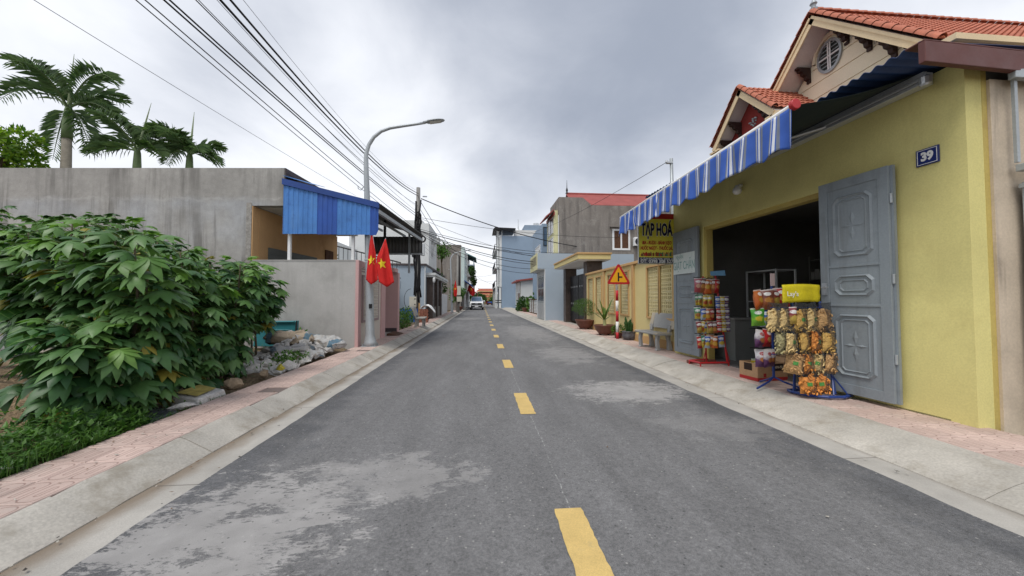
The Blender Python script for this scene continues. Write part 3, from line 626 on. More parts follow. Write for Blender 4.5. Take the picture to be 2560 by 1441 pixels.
b = MB(); b.add([(4.36, 6.60, 1.86), (4.62, 6.55, 1.86), (4.60, 6.54, 1.96), (4.34, 6.59, 1.94)], [(0, 1, 2, 3)]); b.build('header_card', mat('header_blue', (.15, .32, .5), rough=.4), RK, solid=.004)
G1 = 'snack bags on the red rack'
xs6 = [4.09, 4.165, 4.24, 4.315, 4.39, 4.46]
row('red rack', 'top row', G1, 6.58, 1.80, xs6, ['pink', 'brown', 'orange', 'orange', 'brown', 'red'], .14, .27, .06)
row('red rack', 'upper row', G1, 6.60, 1.51, [4.07, 4.15, 4.23, 4.31], ['greenyellow', 'greenyellow', 'yellow', 'yellow'], .10, .22, .05)
row('red rack', 'middle row', G1, 6.59, 1.25, [4.08, 4.16, 4.24, 4.36], ['greenyellow', 'blue', 'orange', 'red'], .125, .22, .07)
row('red rack', 'lower row', G1, 6.58, .99, [4.07, 4.15, 4.22, 4.30, 4.37], ['maroon', 'yellow', 'blue', 'maroon', 'brown'], .115, .22, .06)
row('red rack', 'bottom row', G1, 6.58, .735, [4.09, 4.17, 4.25, 4.33, 4.41, 4.52], ['red', 'greenyellow', 'blue', 'orange', 'orange', 'blue'], .11, .23, .06)
for j, (x, c) in enumerate(((4.42, 'red'), (4.53, 'yellow'), (4.63, 'purple'))):
    for i in range(6):
        o = piece('sachet', bagmesh(.10, .115, .03, 'blue' if (j == 0 and i < 2) else c, i), None, T(x + i * .006, 6.50 + .03 * j, 1.47 - j * .0 - i * .112) @ RZ(random.uniform(-.2, .2)) @ RX(random.uniform(-.08, .08)))
        tag(o, f"small {'blue' if (j == 0 and i < 2) else c} sachet, {ORD[i]} from the top of its strip on the red rack", 'sachet', 'sachet strips on the red rack')
# ---- blue tripod rack
RB = thing('snack_rack', 'blue tripod snack rack with branded foil bags beside the carton', 'rack', (4.17, 4.92, .15))
b = MB(); b.tube([(4.17, 4.92, .30), (4.17, 4.92, 1.62)], .017, 8); b.build('post', MAT['rackblue'], RB)
for a in (R(200), R(-40), R(85)): b = MB(); b.tube([(4.17, 4.92, .30), (4.17 + .12 * math.cos(a), 4.92 + .12 * math.sin(a), .24), (4.17 + .36 * math.cos(a), 4.92 + .30 * math.sin(a), .165)], .013, 6); b.build('leg', MAT['rackblue'], RB)
for z in (1.56, 1.28, .99, .72): b = MB(); b.tube([(3.82, 4.92, z), (4.40, 4.95, z)], .006, 5); b.build('hook_bar', MAT['black'], RB)
b = MB(); b.box(4.145, 4.205, 4.90, 4.915, 1.60, 1.78); b.build('price_strip', BM['red'], RB)
G2 = 'foil bags on the blue tripod rack'
row('blue tripod rack', 'top row', G2, 4.84, 1.56, [3.88, 3.99, 4.11, 4.23, 4.36], ['orange', 'brown', 'maroon', 'red', 'teal'], .20, .28, .09)
row('blue tripod rack', 'second row', G2, 4.84, 1.28, [3.88, 4.01, 4.10], ['green', 'blue', 'blue'], .18, .25, .09)
row('blue tripod rack', 'third row', G2, 4.84, .99, [3.90, 4.03], ['whitepurple', 'red'], .19, .25, .09)
row('blue tripod rack', 'bottom row', G2, 4.84, .72, [3.92, 4.0, 4.08], ['whitepurple', 'whitepurple', 'whitepurple'], .19, .25, .08)
# ---- blue rack with yellow header
RY_ = thing('snack_rack', 'blue loop-based rack with yellow header and clear bags of fried snacks', 'rack', (4.45, 4.42, .15))
b = MB(); lp = [(4.12, 4.62), (4.10, 4.54), (4.16, 4.36), (4.32, 4.25), (4.52, 4.23), (4.72, 4.32)]
b.tube([(x, y, .185) for x, y in lp], .020, 6); b.tube([(4.12, 4.62, .185), (4.55, 4.66, .185)], .02, 6); b.build('base', MAT['rackblue'], RY_)
b = MB(); b.tube([(4.53, 4.36, .19), (4.46, 4.47, 1.38)], .016, 8); b.tube([(4.52, 4.38, .42), (4.42, 4.27, .2)], .010, 6); b.tube([(4.52, 4.38, .42), (4.64, 4.30, .2)], .010, 6); b.build('post', MAT['rackblue'], RY_)
b = MB(); b.tube([(4.20, 4.60, .19), (4.20, 4.60, 1.36)], .012, 8); b.tube([(4.20, 4.60, .45), (4.10, 4.52, .2)], .009, 6); b.tube([(4.20, 4.60, .45), (4.34, 4.56, .2)], .009, 6); b.build('rear_post', MAT['rackblue'], RY_)
b = MB(); hd = lambda u, v: (3.93 + u * .53, 4.46 + .012 * math.sin(u * 9) + .006 * math.sin(v * 14), 1.37 + v * .225 - .02 * (1 - u) * (1 - v) + .012 * math.sin(u * 3)); b.grid(hd, 14, 6); hb = b.build('header_board', mat('header_yellow', (.62, .52, .02), rough=.45, var=.12, vs=6, bump=.3, bs=14, bd=.02), RY_, smooth=True, solid=.01)
text_mb("Lay's", .085, T(4.06, 4.443, 1.475) @ Matrix(((1, 0, 0, 0), (0, 0, -1, 0), (0, 1, 0, 0), (0, 0, 0, 1))), bold=.001, depth=.001).build('lettering', MAT['signwhite'], RY_)
for z in (1.30, .98, .70): b = MB(); b.tube([(3.72, 4.42, z), (4.50, 4.46, z)], .006, 5); b.build('hook_bar', MAT['rackblue'], RY_)
def m_plastic():
    t = NT('clear_plastic'); o = t.obj(); t.bump(t.noise(o, 28, 4), .8, .01); t.base((.03, .03, .03), .14, .6)
    tr = t.new('ShaderNodeBsdfTransparent'); tr.inputs[0].default_value = (.97, .97, .97, 1); ms = t.new('ShaderNodeMixShader'); fr = t.new('ShaderNodeFresnel'); fr.inputs[0].default_value = 1.35
    t.l.new(t.M('ADD', t.M('MULTIPLY', fr.outputs[0], .6), .10), ms.inputs[0]); t.l.new(tr.outputs[0], ms.inputs[1]); t.l.new(t.b.outputs[0], ms.inputs[2]); t.l.new(ms.outputs[0], t.out.inputs[0]); return t.mat
MAT['plastic'] = m_plastic()
CM = {n: mat('fried_' + n, c, rough=.6, var=.3, vs=34, bump=.9, bs=45, bd=.02, space='obj') for n, c in {'golden': (.72, .46, .14), 'pale': (.78, .58, .27), 'tan': (.62, .38, .17), 'orange': (.74, .30, .07), 'olive': (.42, .38, .20)}.items()}
MAT['sticker'] = mat('green_sticker', (.10, .34, .08), rough=.5, var=.3, vs=60, space='obj')
def content_mesh(w, h, seed, cm):
    rn = random.Random(seed); mb = MB(); n = 80
    for k in range(n):
        z = -h * (.26 + .68 * (k + .5) / n); x = rn.uniform(-.40, .40) * w * (1 if z < -h * .4 else .7); y = rn.choice((-1, 1)) * rn.uniform(.02, .038) * (1 - (x / (w * .5)) ** 2); a = rn.uniform(0, PI * 2); bd = rn.uniform(.5, 1.6); r_ = rn.uniform(.012, .018); tl = rn.uniform(-.6, .6)
        p = [Vector((x + r_ * 1.7 * math.cos(a + bd * s), y + r_ * .8 * math.sin(tl + s), z + r_ * 1.7 * math.sin(a + bd * s))) for s in (-1, -.3, .4, 1.1)]
        mb.tube(p, [r_ * .5, r_ * .62, r_ * .62, r_ * .45], 5)
    core = bag_mesh(w * .88, h * .72, .085, 4); mb.add([(x, y * .9, z - h * .26) for x, y, z in core.v], core.f)
    return mb.mesh('fried_snack', cm, True)
CB = {}
def clear_bag(x, y, z, w, h, kind, label, sticker=False, rot=0):
    k = (kind, round(w, 2), round(h, 2))
    if k not in CB: CB[k] = (bag_mesh(w, h, .11, 4).mesh('clear_bag', MAT['plastic'], True), content_mesh(w, h, str(k), CM[kind]))
    M = T(x, y, z) @ RZ(rot + random.uniform(-.5, .5)) @ RY(random.uniform(-.2, .2)); t = thing('clear_snack_bag', label, 'snack bag', group='clear bags of fried snacks on the yellow-header rack', M=M)
    piece('bag', CB[k][0], t, M); f = piece('fried_snack', CB[k][1], t, M); f['kind'] = 'stuff'
    if sticker: b = MB(); b.box(-.028, .028, -.046, -.044, -h * .62, -h * .62 + .045); b.build('sticker', MAT['sticker'], t, local=True)
j = 0
for rn_, y, z, w, h, lst in (('top row', 4.36, 1.36, .24, .38, [(3.73, 'pale', 0), (3.84, 'pale', 0), (4.07, 'golden', 1), (4.22, 'pale', 1), (4.39, 'tan', 0)]), ('second row', 4.33, 1.06, .23, .35, [(3.78, 'olive', 0), (3.93, 'pale', 1), (4.09, 'golden', 0), (4.26, 'orange', 1), (4.44, 'golden', 0)]),
                             ('third row', 4.33, .78, .23, .33, [(3.99, 'tan', 1), (4.12, 'orange', 1), (4.26, 'pale', 1), (4.47, 'tan', 0)])):
    for i, (x, k, st) in enumerate(lst): clear_bag(x, y, z, w, h, k, f"clear bag of {k} snacks, {ORD[i]} from the road, {rn_} under yellow header", st)
for i, x in enumerate((4.10, 4.24)): clear_bag(x, 4.31, .50, .22, .29, 'orange', ('orange snack bag lowest on the yellow-header rack, road side', 'orange snack bag lowest on the yellow-header rack, door side')[i], True)
o = piece('snack_bag', bagmesh(.11, .22, .05, 'maroon', 1), None, T(3.95, 4.33, 1.31)); tag(o, 'maroon printed packet among the clear bags under the yellow header', 'snack bag')
# ---- cartons and loose things on the shop step
MAT['card'] = mat('cardboard', (.40, .25, .14), rough=.85, var=.1, vs=6, fine=.08, bump=.1, space='obj')
MAT['cardred'] = mat('carton_red_print', (.36, .03, .03), rough=.8, var=.1, space='obj'); MAT['cardblack'] = mat('carton_dark_print', (.03, .018, .014), rough=.7, var=.1, space='obj')
def carton(M, sx, sy, sz, label, printed=True):
    t = thing('carton', label, 'carton', M=M); b = MB(); th = .008; x, y = sx / 2, sy / 2
    b.box(-x, x, -y, -y + th, 0, sz); b.box(-x, x, y - th, y, 0, sz); b.box(-x, -x + th, -y + th, y - th, 0, sz); b.box(x - th, x, -y + th, y - th, 0, sz); b.box(-x + th, x - th, -y + th, y - th, 0, th); b.build('box_walls', MAT['card'], t, local=True)
    b = MB(); b.hexa([(x, -y, sz), (x, y, sz), (x - th, y, sz), (x - th, -y, sz)], [(x + .07, -y + .02, sz + .06), (x + .07, y - .02, sz + .06), (x + .064, y - .02, sz + .064), (x + .064, -y + .02, sz + .064)]); b.build('flap', MAT['card'], t, local=True)
    if printed:
        b = MB(); b.box(-x - .001, x + .001, -y - .0015, -y + .002, .004, .055); b.box(-x - .0015, -x + .002, -y, y, .004, .055); b.build('red_band', MAT['cardred'], t, local=True)
        b = MB(); b.box(-.02, .2, -y - .0015, -y + .002, sz - .12, sz - .01); b.box(-x - .0015, -x + .002, -.07, .08, sz - .12, sz - .01); b.build('label_panel', MAT['cardblack'], t, local=True)
        rx = Matrix(((1, 0, 0, 0), (0, 0, -1, 0), (0, 1, 0, 0), (0, 0, 0, 1)))
        text_mb('CHIN-SU', .055, T(.09, -y - .003, sz - .065) @ rx, bold=.001, depth=.0005).build('lettering', mat('carton_cream', (.55, .48, .36)), t, local=True)
        b = MB(); b.box(-.17, -.12, -y - .0025, -y + .002, .065, .12); b.build('mark', MAT['cardred'], t, local=True)
    return t
carton(T(4.45, 5.46, .153) @ RZ(R(7)), .55, .34, .27, 'brown printed carton with dark CHIN-SU panel and red base band')
carton(T(4.86, 5.72, .172) @ RZ(R(-4)), .42, .30, .30, 'plain brown carton tucked behind the printed carton', False)
for i, (x, y, c) in enumerate(((4.30, 5.44, 'yellow'), (4.42, 5.40, 'yellow'), (4.36, 5.50, 'greenyellow'), (4.50, 5.48, 'yellow'))):
    o = piece('snack_bag', bagmesh(.12, .16, .06, c, i), None, T(x, y, .46) @ RZ(i * 1.3) @ RX(.35 + .2 * i)); tag(o, f"{CN.get(c, c)} packet poking out of the printed carton, {ORD[i]} from the road", 'snack bag', 'packets inside the carton')
b = MB(); b.box(4.06, 4.62, 6.86, 6.96, .152, .215); one('brick', b, mat('red_brick', (.22, .085, .06), var=.2, vs=12, bump=.5), 'long dark red brick wedged under the far shop door', 'brick', base=(4.3, 6.9, .152), bevel=.006)
b = MB(); b.box(4.62, 5.0, 4.75, 4.95, .172, .24); one('plank', b, MAT['red'], 'red painted plank lying behind the yellow-header rack', 'plank', base=(4.8, 4.8, .172), bevel=.004)
# ================================================================== RIGHT SIDE: STREET FURNITURE, FENCE, GATE, HOUSES
MAT['benchgrey'] = mat('bench_terrazzo', (.33, .33, .32), var=.1, fine=.15, fs=120, bump=.2, space='obj'); MAT['benchpale'] = mat('bench_pale_terrazzo', (.44, .39, .31), var=.1, fine=.15, fs=120, bump=.2, space='obj')
def bench(M, label):
    t = thing('park_bench', label, 'bench', M=M, group='concrete benches')      # local: x = depth (0 front .. .5 back), y = length
    L = 1.12
    b = MB(); b.prism([(-.02, 0, .40), (.0, 0, .375), (.38, 0, .375), (.38, 0, .425), (.0, 0, .435), (-.02, 0, .42)], (0, L, 0)); b.build('seat', MAT['benchgrey'], t, local=True, bevel=.01)
    b = MB()
    for y0 in (0.002, L - .16): b.prism([(-.024, y0, .41), (.38, y0, .428), (.38, y0, .44), (-.0, y0, .44), (-.024, y0, .43)], (0, .155, 0))
    b.build('seat_end', MAT['benchpale'], t, local=True)
    b = MB(); A = lambda z: .40 + (z - .5) * .28
    b.prism([(A(.52), .16, .52), (A(.90), .16, .90), (A(.90) + .045, .16, .90), (A(.52) + .045, .16, .52)], (0, L - .32, 0)); k = b.build('backrest', MAT['benchgrey'], t, local=True, bevel=.008)
    for y0 in (.0, L - .158):
        b = MB(); b.prism([(A(.52) - .004, y0, .52), (A(.90) - .004, y0, .90), (A(.90) + .049, y0, .90), (A(.52) + .049, y0, .52)], (0, .158, 0)); b.build('backrest_end', MAT['benchpale'], k, local=True, bevel=.008)
    for y0 in (.10, L - .20):
        b = MB()
        b.prism([(.05, y0, .375), (.13, y0, .375), (.10, y0, .22), (.12, y0, .04), (.15, y0, 0), (.02, y0, 0), (.045, y0, .04), (.03, y0, .22)], (0, .10, 0)); b.build('leg', MAT['benchgrey'], t, local=True, bevel=.01)
        b = MB(); b.prism([(.30, y0, .375), (.385, y0, .375), (A(.60) + .03, y0, .60), (A(.60) - .02, y0, .60), (.37, y0, .45), (.39, y0, .40), (.40, y0, .22), (.42, y0, 0), (.33, y0, 0), (.355, y0, .2)][:6] + [(.42, y0, .2), (.46, y0, 0), (.34, y0, 0), (.35, y0, .2)], (0, .10, 0)); b.build('leg', MAT['benchgrey'], t, local=True, bevel=.008)
    return t
bench(T(4.27, 8.55, .152) @ RZ(R(4)), 'grey concrete bench standing between the cactus pot and the shop door')
bench(T(-2.62, 17.9, .152) @ RZ(R(183)), 'weathered concrete bench beside the dark utility pole')
# ---- warning sign
SG = thing('warning_sign', 'red-bordered yellow triangle side-road warning sign on banded pole', 'road sign', (4.35, 11.36, .15))
MAT['poleW'] = mat('pole_white', (.70, .70, .69), rough=.5, var=.08, vs=5, bump=.05); MAT['poleR'] = mat('pole_red', (.42, .02, .03), rough=.45, var=.1, vs=5, bump=.05)
zs = [.15, .36, .70, 1.035, 1.37, 1.70, 2.30]
for i in range(6): b = MB(); b.tube([(4.35, 11.40, zs[i]), (4.35, 11.40, zs[i + 1])], .046, 14); b.build('pole_band', MAT['poleR' if i % 2 == 0 else 'poleW'], SG, smooth=True)
def tri(c, half, rr, y0, y1):
    pts = []; h = half * math.sqrt(3)
    V3 = [(-half, -h / 3), (half, -h / 3), (0, h * 2 / 3)]
    for k, (x, z) in enumerate(V3):
        a0 = [-150, -30, 90][k]
        l = math.hypot(x, z); cx_, cz_ = x * (1 - 2 * rr / l), z * (1 - 2 * rr / l)
        for q in range(-3, 4): an = R(a0 + q * 20); pts.append((c[0] + cx_ + rr * math.cos(an), y0, c[1] + cz_ + rr * math.sin(an)))
    return MB().prism(pts, (0, y1 - y0, 0))
C_ = (4.385, 2.13)
MAT['signamber'] = mat('sign_amber', (.72, .36, .02), rough=.4, var=.05, bump=0)
tri(C_, .40, .05, 11.335, 11.345).build('plate', MAT['poleR'], SG); tri(C_, .288, .02, 11.333, 11.3348).build('face', MAT['signamber'], SG)
b = MB(); b.box(4.352, 4.402, 11.330, 11.3328, 1.99, 2.275); b.box(4.402, 4.505, 11.330, 11.3328, 2.105, 2.15); b.build('symbol', MAT['black'], SG)
b = MB(); b.box(4.30, 4.40, 11.346, 11.36, 1.93, 1.97); b.box(4.30, 4.40, 11.346, 11.36, 2.2, 2.24); b.build('clamp', MAT['steel'], SG)
# ---- plant pots
MAT['terra'] = mat('glazed_terracotta', (.145, .055, .038), rough=.5, var=.15, vs=8, bump=.15, spec=.4, space='obj'); MAT['greypot'] = mat('grey_glazed_pot', (.085, .085, .095), rough=.4, var=.5, vs=9, bump=.2, spec=.4, space='obj'); MAT['potsoil'] = mat('pot_soil', (.06, .045, .03), var=.3, bump=.8, bs=40, bd=.02)
LM = {'needle': leaf_mat('needle_green', (.045, .105, .02), (.10, .20, .03), rnd='island'), 'agave': leaf_mat('sword_leaf', (.075, .14, .025), (.14, .22, .04), trans=.12), 'cactus': leaf_mat('cactus_green', (.018, .055, .012), (.04, .10, .02), trans=0), 'bush': leaf_mat('bush_leaf', (.035, .10, .015), (.10, .21, .03), rnd='island'), 'dark': leaf_mat('dark_leaf', (.018, .055, .012), (.05, .12, .02), rnd='island'), 'bright': leaf_mat('bright_leaf', (.10, .22, .02), (.25, .38, .04), rnd='island', trans=.4)}
def pot(kind, loc, label, r, h):
    t = thing('plant_pot', label, 'plant pot', loc)
    if kind == 'bowl': pr = [(r * .45, .04), (r * .55, .05), (r * .85, h * .5), (r * .97, h * .85), (r * 1.04, h * .93), (r * 1.04, h), (r * .92, h), (r * .9, h * .86)]
    else: pr = [(r * .72, 0), (r * .95, h * .3), (r * 1.0, h * .55), (r * .92, h * .88), (r * .99, h * .94), (r * .97, h), (r * .85, h), (r * .83, h * .85)]
    b = MB(); b.lathe(pr, (0, 0, 0), 26); b.build('pot_body', MAT['terra' if kind == 'bowl' else 'greypot'], t, local=True, smooth=True)
    b = MB(); b.lathe([(r * .9, h * .80), (r * .87, h * .88), (.0, h * .92)][:3], (0, 0, 0), 20); b.build('soil', MAT['potsoil'], t, local=True)
    if kind == 'bowl':
        for k in range(3): a = k * 2.09 + .4; b = MB(); b.lathe([(.05, 0), (.06, .06), (.05, .09)], (r * .45 * math.cos(a), r * .45 * math.sin(a), 0), 8); b.build('foot', MAT['terra'], t, local=True)
    return t
def leafquad(mb, p, d, up, L, w, m=0):
    d = d.normalized(); s = d.cross(up); s = s.normalized() if s.length > 1e-4 else Vector((1, 0, 0)); u = s.cross(d)
    mb.add([p, p + d * L * .45 + s * w / 2 - u * w * .12, p + d * L, p + d * L * .45 - s * w / 2 - u * w * .12], [(0, 1, 2, 3)], m)
def rv(rn): 
    while True:
        v = Vector((rn.uniform(-1, 1), rn.uniform(-1, 1), rn.uniform(-1, 1)))
        if .05 < v.length < 1: return v
p1 = (4.43, 15.36, .152); pot('bowl', p1, 'brown footed bowl pot holding a feathery bush', .40, .40)
t = thing('feathery_bush', 'feathery green bush growing in the farthest bowl pot', 'plant', (4.43, 15.36, .50)); rn = random.Random(5)
b = MB(); b.tube([(0, 0, 0), (.05, .02, .25), (-.03, .05, .45), (.02, 0, .6)], [.05, .045, .03, .015], 8); b.build('stem', mat('bark', (.11, .08, .055), var=.25, vs=10, bump=.6), t, local=True)
b = MB()
for k in range(2600):
    v = rv(rn); q = Vector((v.x * .50, v.y * .45, .58 + v.z * .34)) + Vector((.06 * math.sin(v.z * 7), 0, 0)); leafquad(b, q, (v + Vector((rn.uniform(-.6, .6), rn.uniform(-.6, .6), rn.uniform(-.2, .8)))), rv(rn), rn.uniform(.06, .13), .009)
b.build('foliage', LM['needle'], t, local=True)
p2 = (4.38, 12.69, .152); pot('bowl', p2, 'wide brown bowl pot holding tall sword leaves', .375, .36)
t = thing('sword_leaf_plant', 'tall plant with long sword-shaped leaves in the wide bowl pot', 'plant', (4.38, 12.69, .48)); rn = random.Random(8)
b = MB(); b.tube([(0, 0, 0), (0, 0, .22)], [.06, .05], 10); b.build('stem', mat('pale_stem', (.40, .42, .20), var=.15), t, local=True)
for k, (a, el, L) in enumerate(((150, 60, .95), (165, 38, .85), (120, 72, .95), (20, 68, 1.0), (60, 80, .55), (90, 75, .60), (200, 55, .7), (300, 70, .6), (-10, 45, .3), (250, 40, .5))):
    b = MB(); d = Vector((math.cos(R(a)) * math.cos(R(el)), math.sin(R(a)) * math.cos(R(el)) * .6, math.sin(R(el)))); s = d.cross(Vector((0, 0, 1))).normalized(); u = s.cross(d); n = 9
    vs = []
    for i in range(n + 1):
        f = i / n; w = .062 * math.sin(min(1, f * 1.25 + .12) * PI * .62) * (1 - f ** 4); c = d * L * f - Vector((0, 0, 1)) * (.10 * f ** 3 * L) + Vector((0, 0, .16)) + d * .0
        vs += [c - s * w + u * w * .35, c, c + s * w + u * w * .35]
    fs = [(3 * i + j, 3 * i + j + 1, 3 * i + j + 4, 3 * i + j + 3) for i in range(n) for j in (0, 1)]; b.add(vs, fs); b.build('leaf', LM['agave'], t, local=True, smooth=True)
p3 = (4.63, 11.12, .152); pot('jar', p3, 'round dark grey glazed pot holding a cactus', .235, .27)
t = thing('cactus', 'dark green branching cactus in the grey glazed pot', 'cactus', (4.63, 11.12, .39)); rn = random.Random(2)
b = MB()
for k in range(11):
    a = k * 2.4; r0 = rn.uniform(.02, .12); h = rn.uniform(.22, .52); lx = rn.uniform(.0, .12); px, py = r0 * math.cos(a), r0 * math.sin(a); b.tube([(px, py, -.05), (px + lx * math.cos(a) * .5, py + lx * .5 * math.sin(a), h * .5), (px + lx * math.cos(a), py + lx * math.sin(a), h * .85), (px + lx * math.cos(a), py + lx * math.sin(a), h)], [.03, .042, .036, .012], 7)
b.build('stem', LM['cactus'], t, local=True)
pot('bowl', (4.47, 11.62, .152), 'small brown pot of leafy weeds behind the sign pole', .15, .17)
t = thing('potted_weed', 'low leafy weed in the small brown pot behind the sign pole', 'plant', (4.47, 11.62, .3)); b = MB(); rn = random.Random(4)
for k in range(260): v = rv(rn); leafquad(b, Vector((v.x * .22, v.y * .2, .12 + v.z * .16)), v + Vector((0, 0, .3)), rv(rn), rn.uniform(.05, .09), .035)
b.build('foliage', LM['bush'], t, local=True)
# ---- cream fence wall with breeze-block panels
MAT['cream'] = mat('cream_paint', (.66, .55, .26), rough=.75, var=.05, vs=1.2, bump=.12, dirt=((.48, .38, .20), .4, 1.4, .58, .75)); MAT['tan'] = mat('tan_paint', (.52, .33, .15), rough=.75, var=.07, bump=.12)
MAT['block'] = mat('breeze_block_cream', (.62, .54, .30), rough=.8, var=.06, bump=.2)
def block_mesh(w, h, d):
    """perforated block: rim, a middle rail and bars that leave two slots above and two holes below, closed by a back plate coloured as shade"""
    b = MB(); k = w / .213; m = h / .228
    xs = [-w / 2 + .003, -.082 * k, -.024 * k, .024 * k, .082 * k, w / 2 - .003]; zs_ = [.003, .026 * m, .102 * m, .130 * m, .192 * m, h - .003]; holes = {(1, 1), (3, 1), (1, 3), (3, 3)}
    for i in range(5):
        for j in range(5):
            y0, y1, z0, z1 = xs[i], xs[i + 1], zs_[j], zs_[j + 1]
            if (i, j) not in holes: b.add([(0, y0, z0), (0, y0, z1), (0, y1, z1), (0, y1, z0)], [(0, 1, 2, 3)])
            else:
                q = [(y0, z0), (y1, z0), (y1, z1), (y0, z1)]
                for c in range(4): (p0, r0), (p1, r1) = q[c], q[(c + 1) % 4]; b.add([(0, p0, r0), (0, p1, r1), (d * .8, p1, r1), (d * .8, p0, r0)], [(0, 1, 2, 3)])
    q = [(xs[0], zs_[0]), (xs[5], zs_[0]), (xs[5], zs_[5]), (xs[0], zs_[5])]
    for c in range(4): (p0, r0), (p1, r1) = q[c], q[(c + 1) % 4]; b.add([(0, p0, r0), (d, p0, r0), (d, p1, r1), (0, p1, r1)], [(0, 1, 2, 3)])
    b.add([(d * .8, xs[0], zs_[0]), (d * .8, xs[5], zs_[0]), (d * .8, xs[5], zs_[5]), (d * .8, xs[0], zs_[5])], [(0, 1, 2, 3)], 1)
    return b
MAT['blockback'] = mat('block_hole_shade', (.09, .07, .045), var=.1)  # dark plate colour stands in for shade inside the block holes
def fence():
    t = thing('garden_wall', 'cream garden wall with tan coping and perforated block panels', 'wall', (4.8, 12, .15)); X0 = 4.75; TH = .16
    ys = [8.42, 10.95, 13.66, 16.15]; bm = block_mesh(.213, .228, .10).mesh('breeze_block', [MAT['block'], MAT['blockback']])
    for k in range(3):
        y0, y1 = ys[k], ys[k + 1]; w = (y1 - y0); pw = .66; c1 = y0 + .26 + pw / 2 if k == 0 else y0 + w * .30; c2 = y0 + w - .34 - pw / 2 if k else y0 + .94 + pw / 2 + .05
        zb, zt = .93, 2.31
        b = MB(); cuts = [y0, c1 - pw / 2, c1 + pw / 2, c2 - pw / 2, c2 + pw / 2, y1]
        b.box(X0, X0 + TH, y0, y1, -.05, zb); b.box(X0, X0 + TH, y0, y1, zt, 2.46)
        for i in (0, 2, 4): b.box(X0, X0 + TH, cuts[i], cuts[i + 1], zb, zt)
        b.build('wall_panel', MAT['cream'], t)
        for c in (c1, c2):
            b = MB(); e = .055
            for (a0, a1, z0, z1) in ((c - pw / 2 - e, c + pw / 2 + e, zb - e, zb), (c - pw / 2 - e, c + pw / 2 + e, zt, zt + e), (c - pw / 2 - e, c - pw / 2, zb, zt), (c + pw / 2, c + pw / 2 + e, zb, zt)): b.box(X0 - .035, X0 + .02, a0, a1, z0, z1)
            pn = b.build('panel_frame', MAT['tan'], t, bevel=.004)
            for i in range(3):
                for j in range(6): piece('breeze_block', bm, pn, T(X0 + .02, c - .22 + .22 * i, zb + .23 * j))
        b = MB(); b.box(X0 - .012, X0 + TH + .01, y0 + .12, y1 - .12, 2.462, 2.50); b.build('coping_step', MAT['cream'], t)
        b = MB(); b.box(X0 - .07, X0 + TH + .06, y0, y1, 2.50, 2.585); b.build('coping', MAT['tan'], t, bevel=.01)
        b = MB(); b.box(X0 - .03, X0 - .001, y0, y1, -.05, .36); b.build('plinth', MAT['tan'], t)
        b = MB(); b.box(X0 - .055, X0 + TH + .03, y0 - .0, y0 + .16, -.05, 2.495); b.build('pilaster', MAT['tan' if k else 'cream'], t, bevel=.006)
fence()
# ---- brown stone gateway with cream canopy
MAT['stonebrown'] = mat('brown_polished_stone', (.075, .056, .048), rough=.45, var=.3, vs=2.5, fine=.15, fs=18, bump=.1, spec=.4, dirt=((.15, .11, .09), .6, 5, .56, .7))
gw = thing('gateway', 'brown stone gateway with cream flat canopy beyond the cream wall', 'gateway', (5.0, 18.4, .15))
b = MB(); b.box(4.78, 5.50, 16.2, 16.75, -.05, 3.16); b.build('pillar', MAT['stonebrown'], gw, bevel=.01); b = MB(); b.box(4.78, 5.42, 20.4, 20.95, -.05, 3.16); b.build('pillar', MAT['stonebrown'], gw, bevel=.01)
b = MB(); b.box(4.25, 5.75, 15.75, 21.0, 3.20, 3.42); b.build('canopy_slab', MAT['cream'], gw, bevel=.01); b = MB(); b.box(4.21, 5.79, 15.71, 21.04, 3.42, 3.50); b.build('canopy_edge', MAT['tan'], gw, bevel=.01)
b = MB(); b.box(4.30, 5.70, 15.8, 20.95, 3.162, 3.198); b.build('soffit', MAT['white'], gw)
for y in (16.9, 18.7):
    b = MB(); b.box(5.06, 5.10, y, y + 1.7, .25, 2.7); lf = b.build('gate_leaf', MAT['black'], gw)
    for k in range(8): c = MB(); c.lathe([(.0, -.02), (.05, -.012), (.05, .012), (0, .02)], (0, 0, 0), 8); q = MB().add([T(5.05, y + .25 + .4 * (k % 4), 1.2 + .9 * (k // 4)) @ RY(PI / 2) @ Vector(v) for v in c.v], c.f); q.build('rosette', MAT['alu'], lf)
b = MB(); b.box(5.44, 5.45, 16.185, 16.199, 2.2, 2.32); b.box(5.28, 5.44, 16.185, 16.199, 2.2, 2.32); b.build('number_plate', MAT['navyplate'], gw)
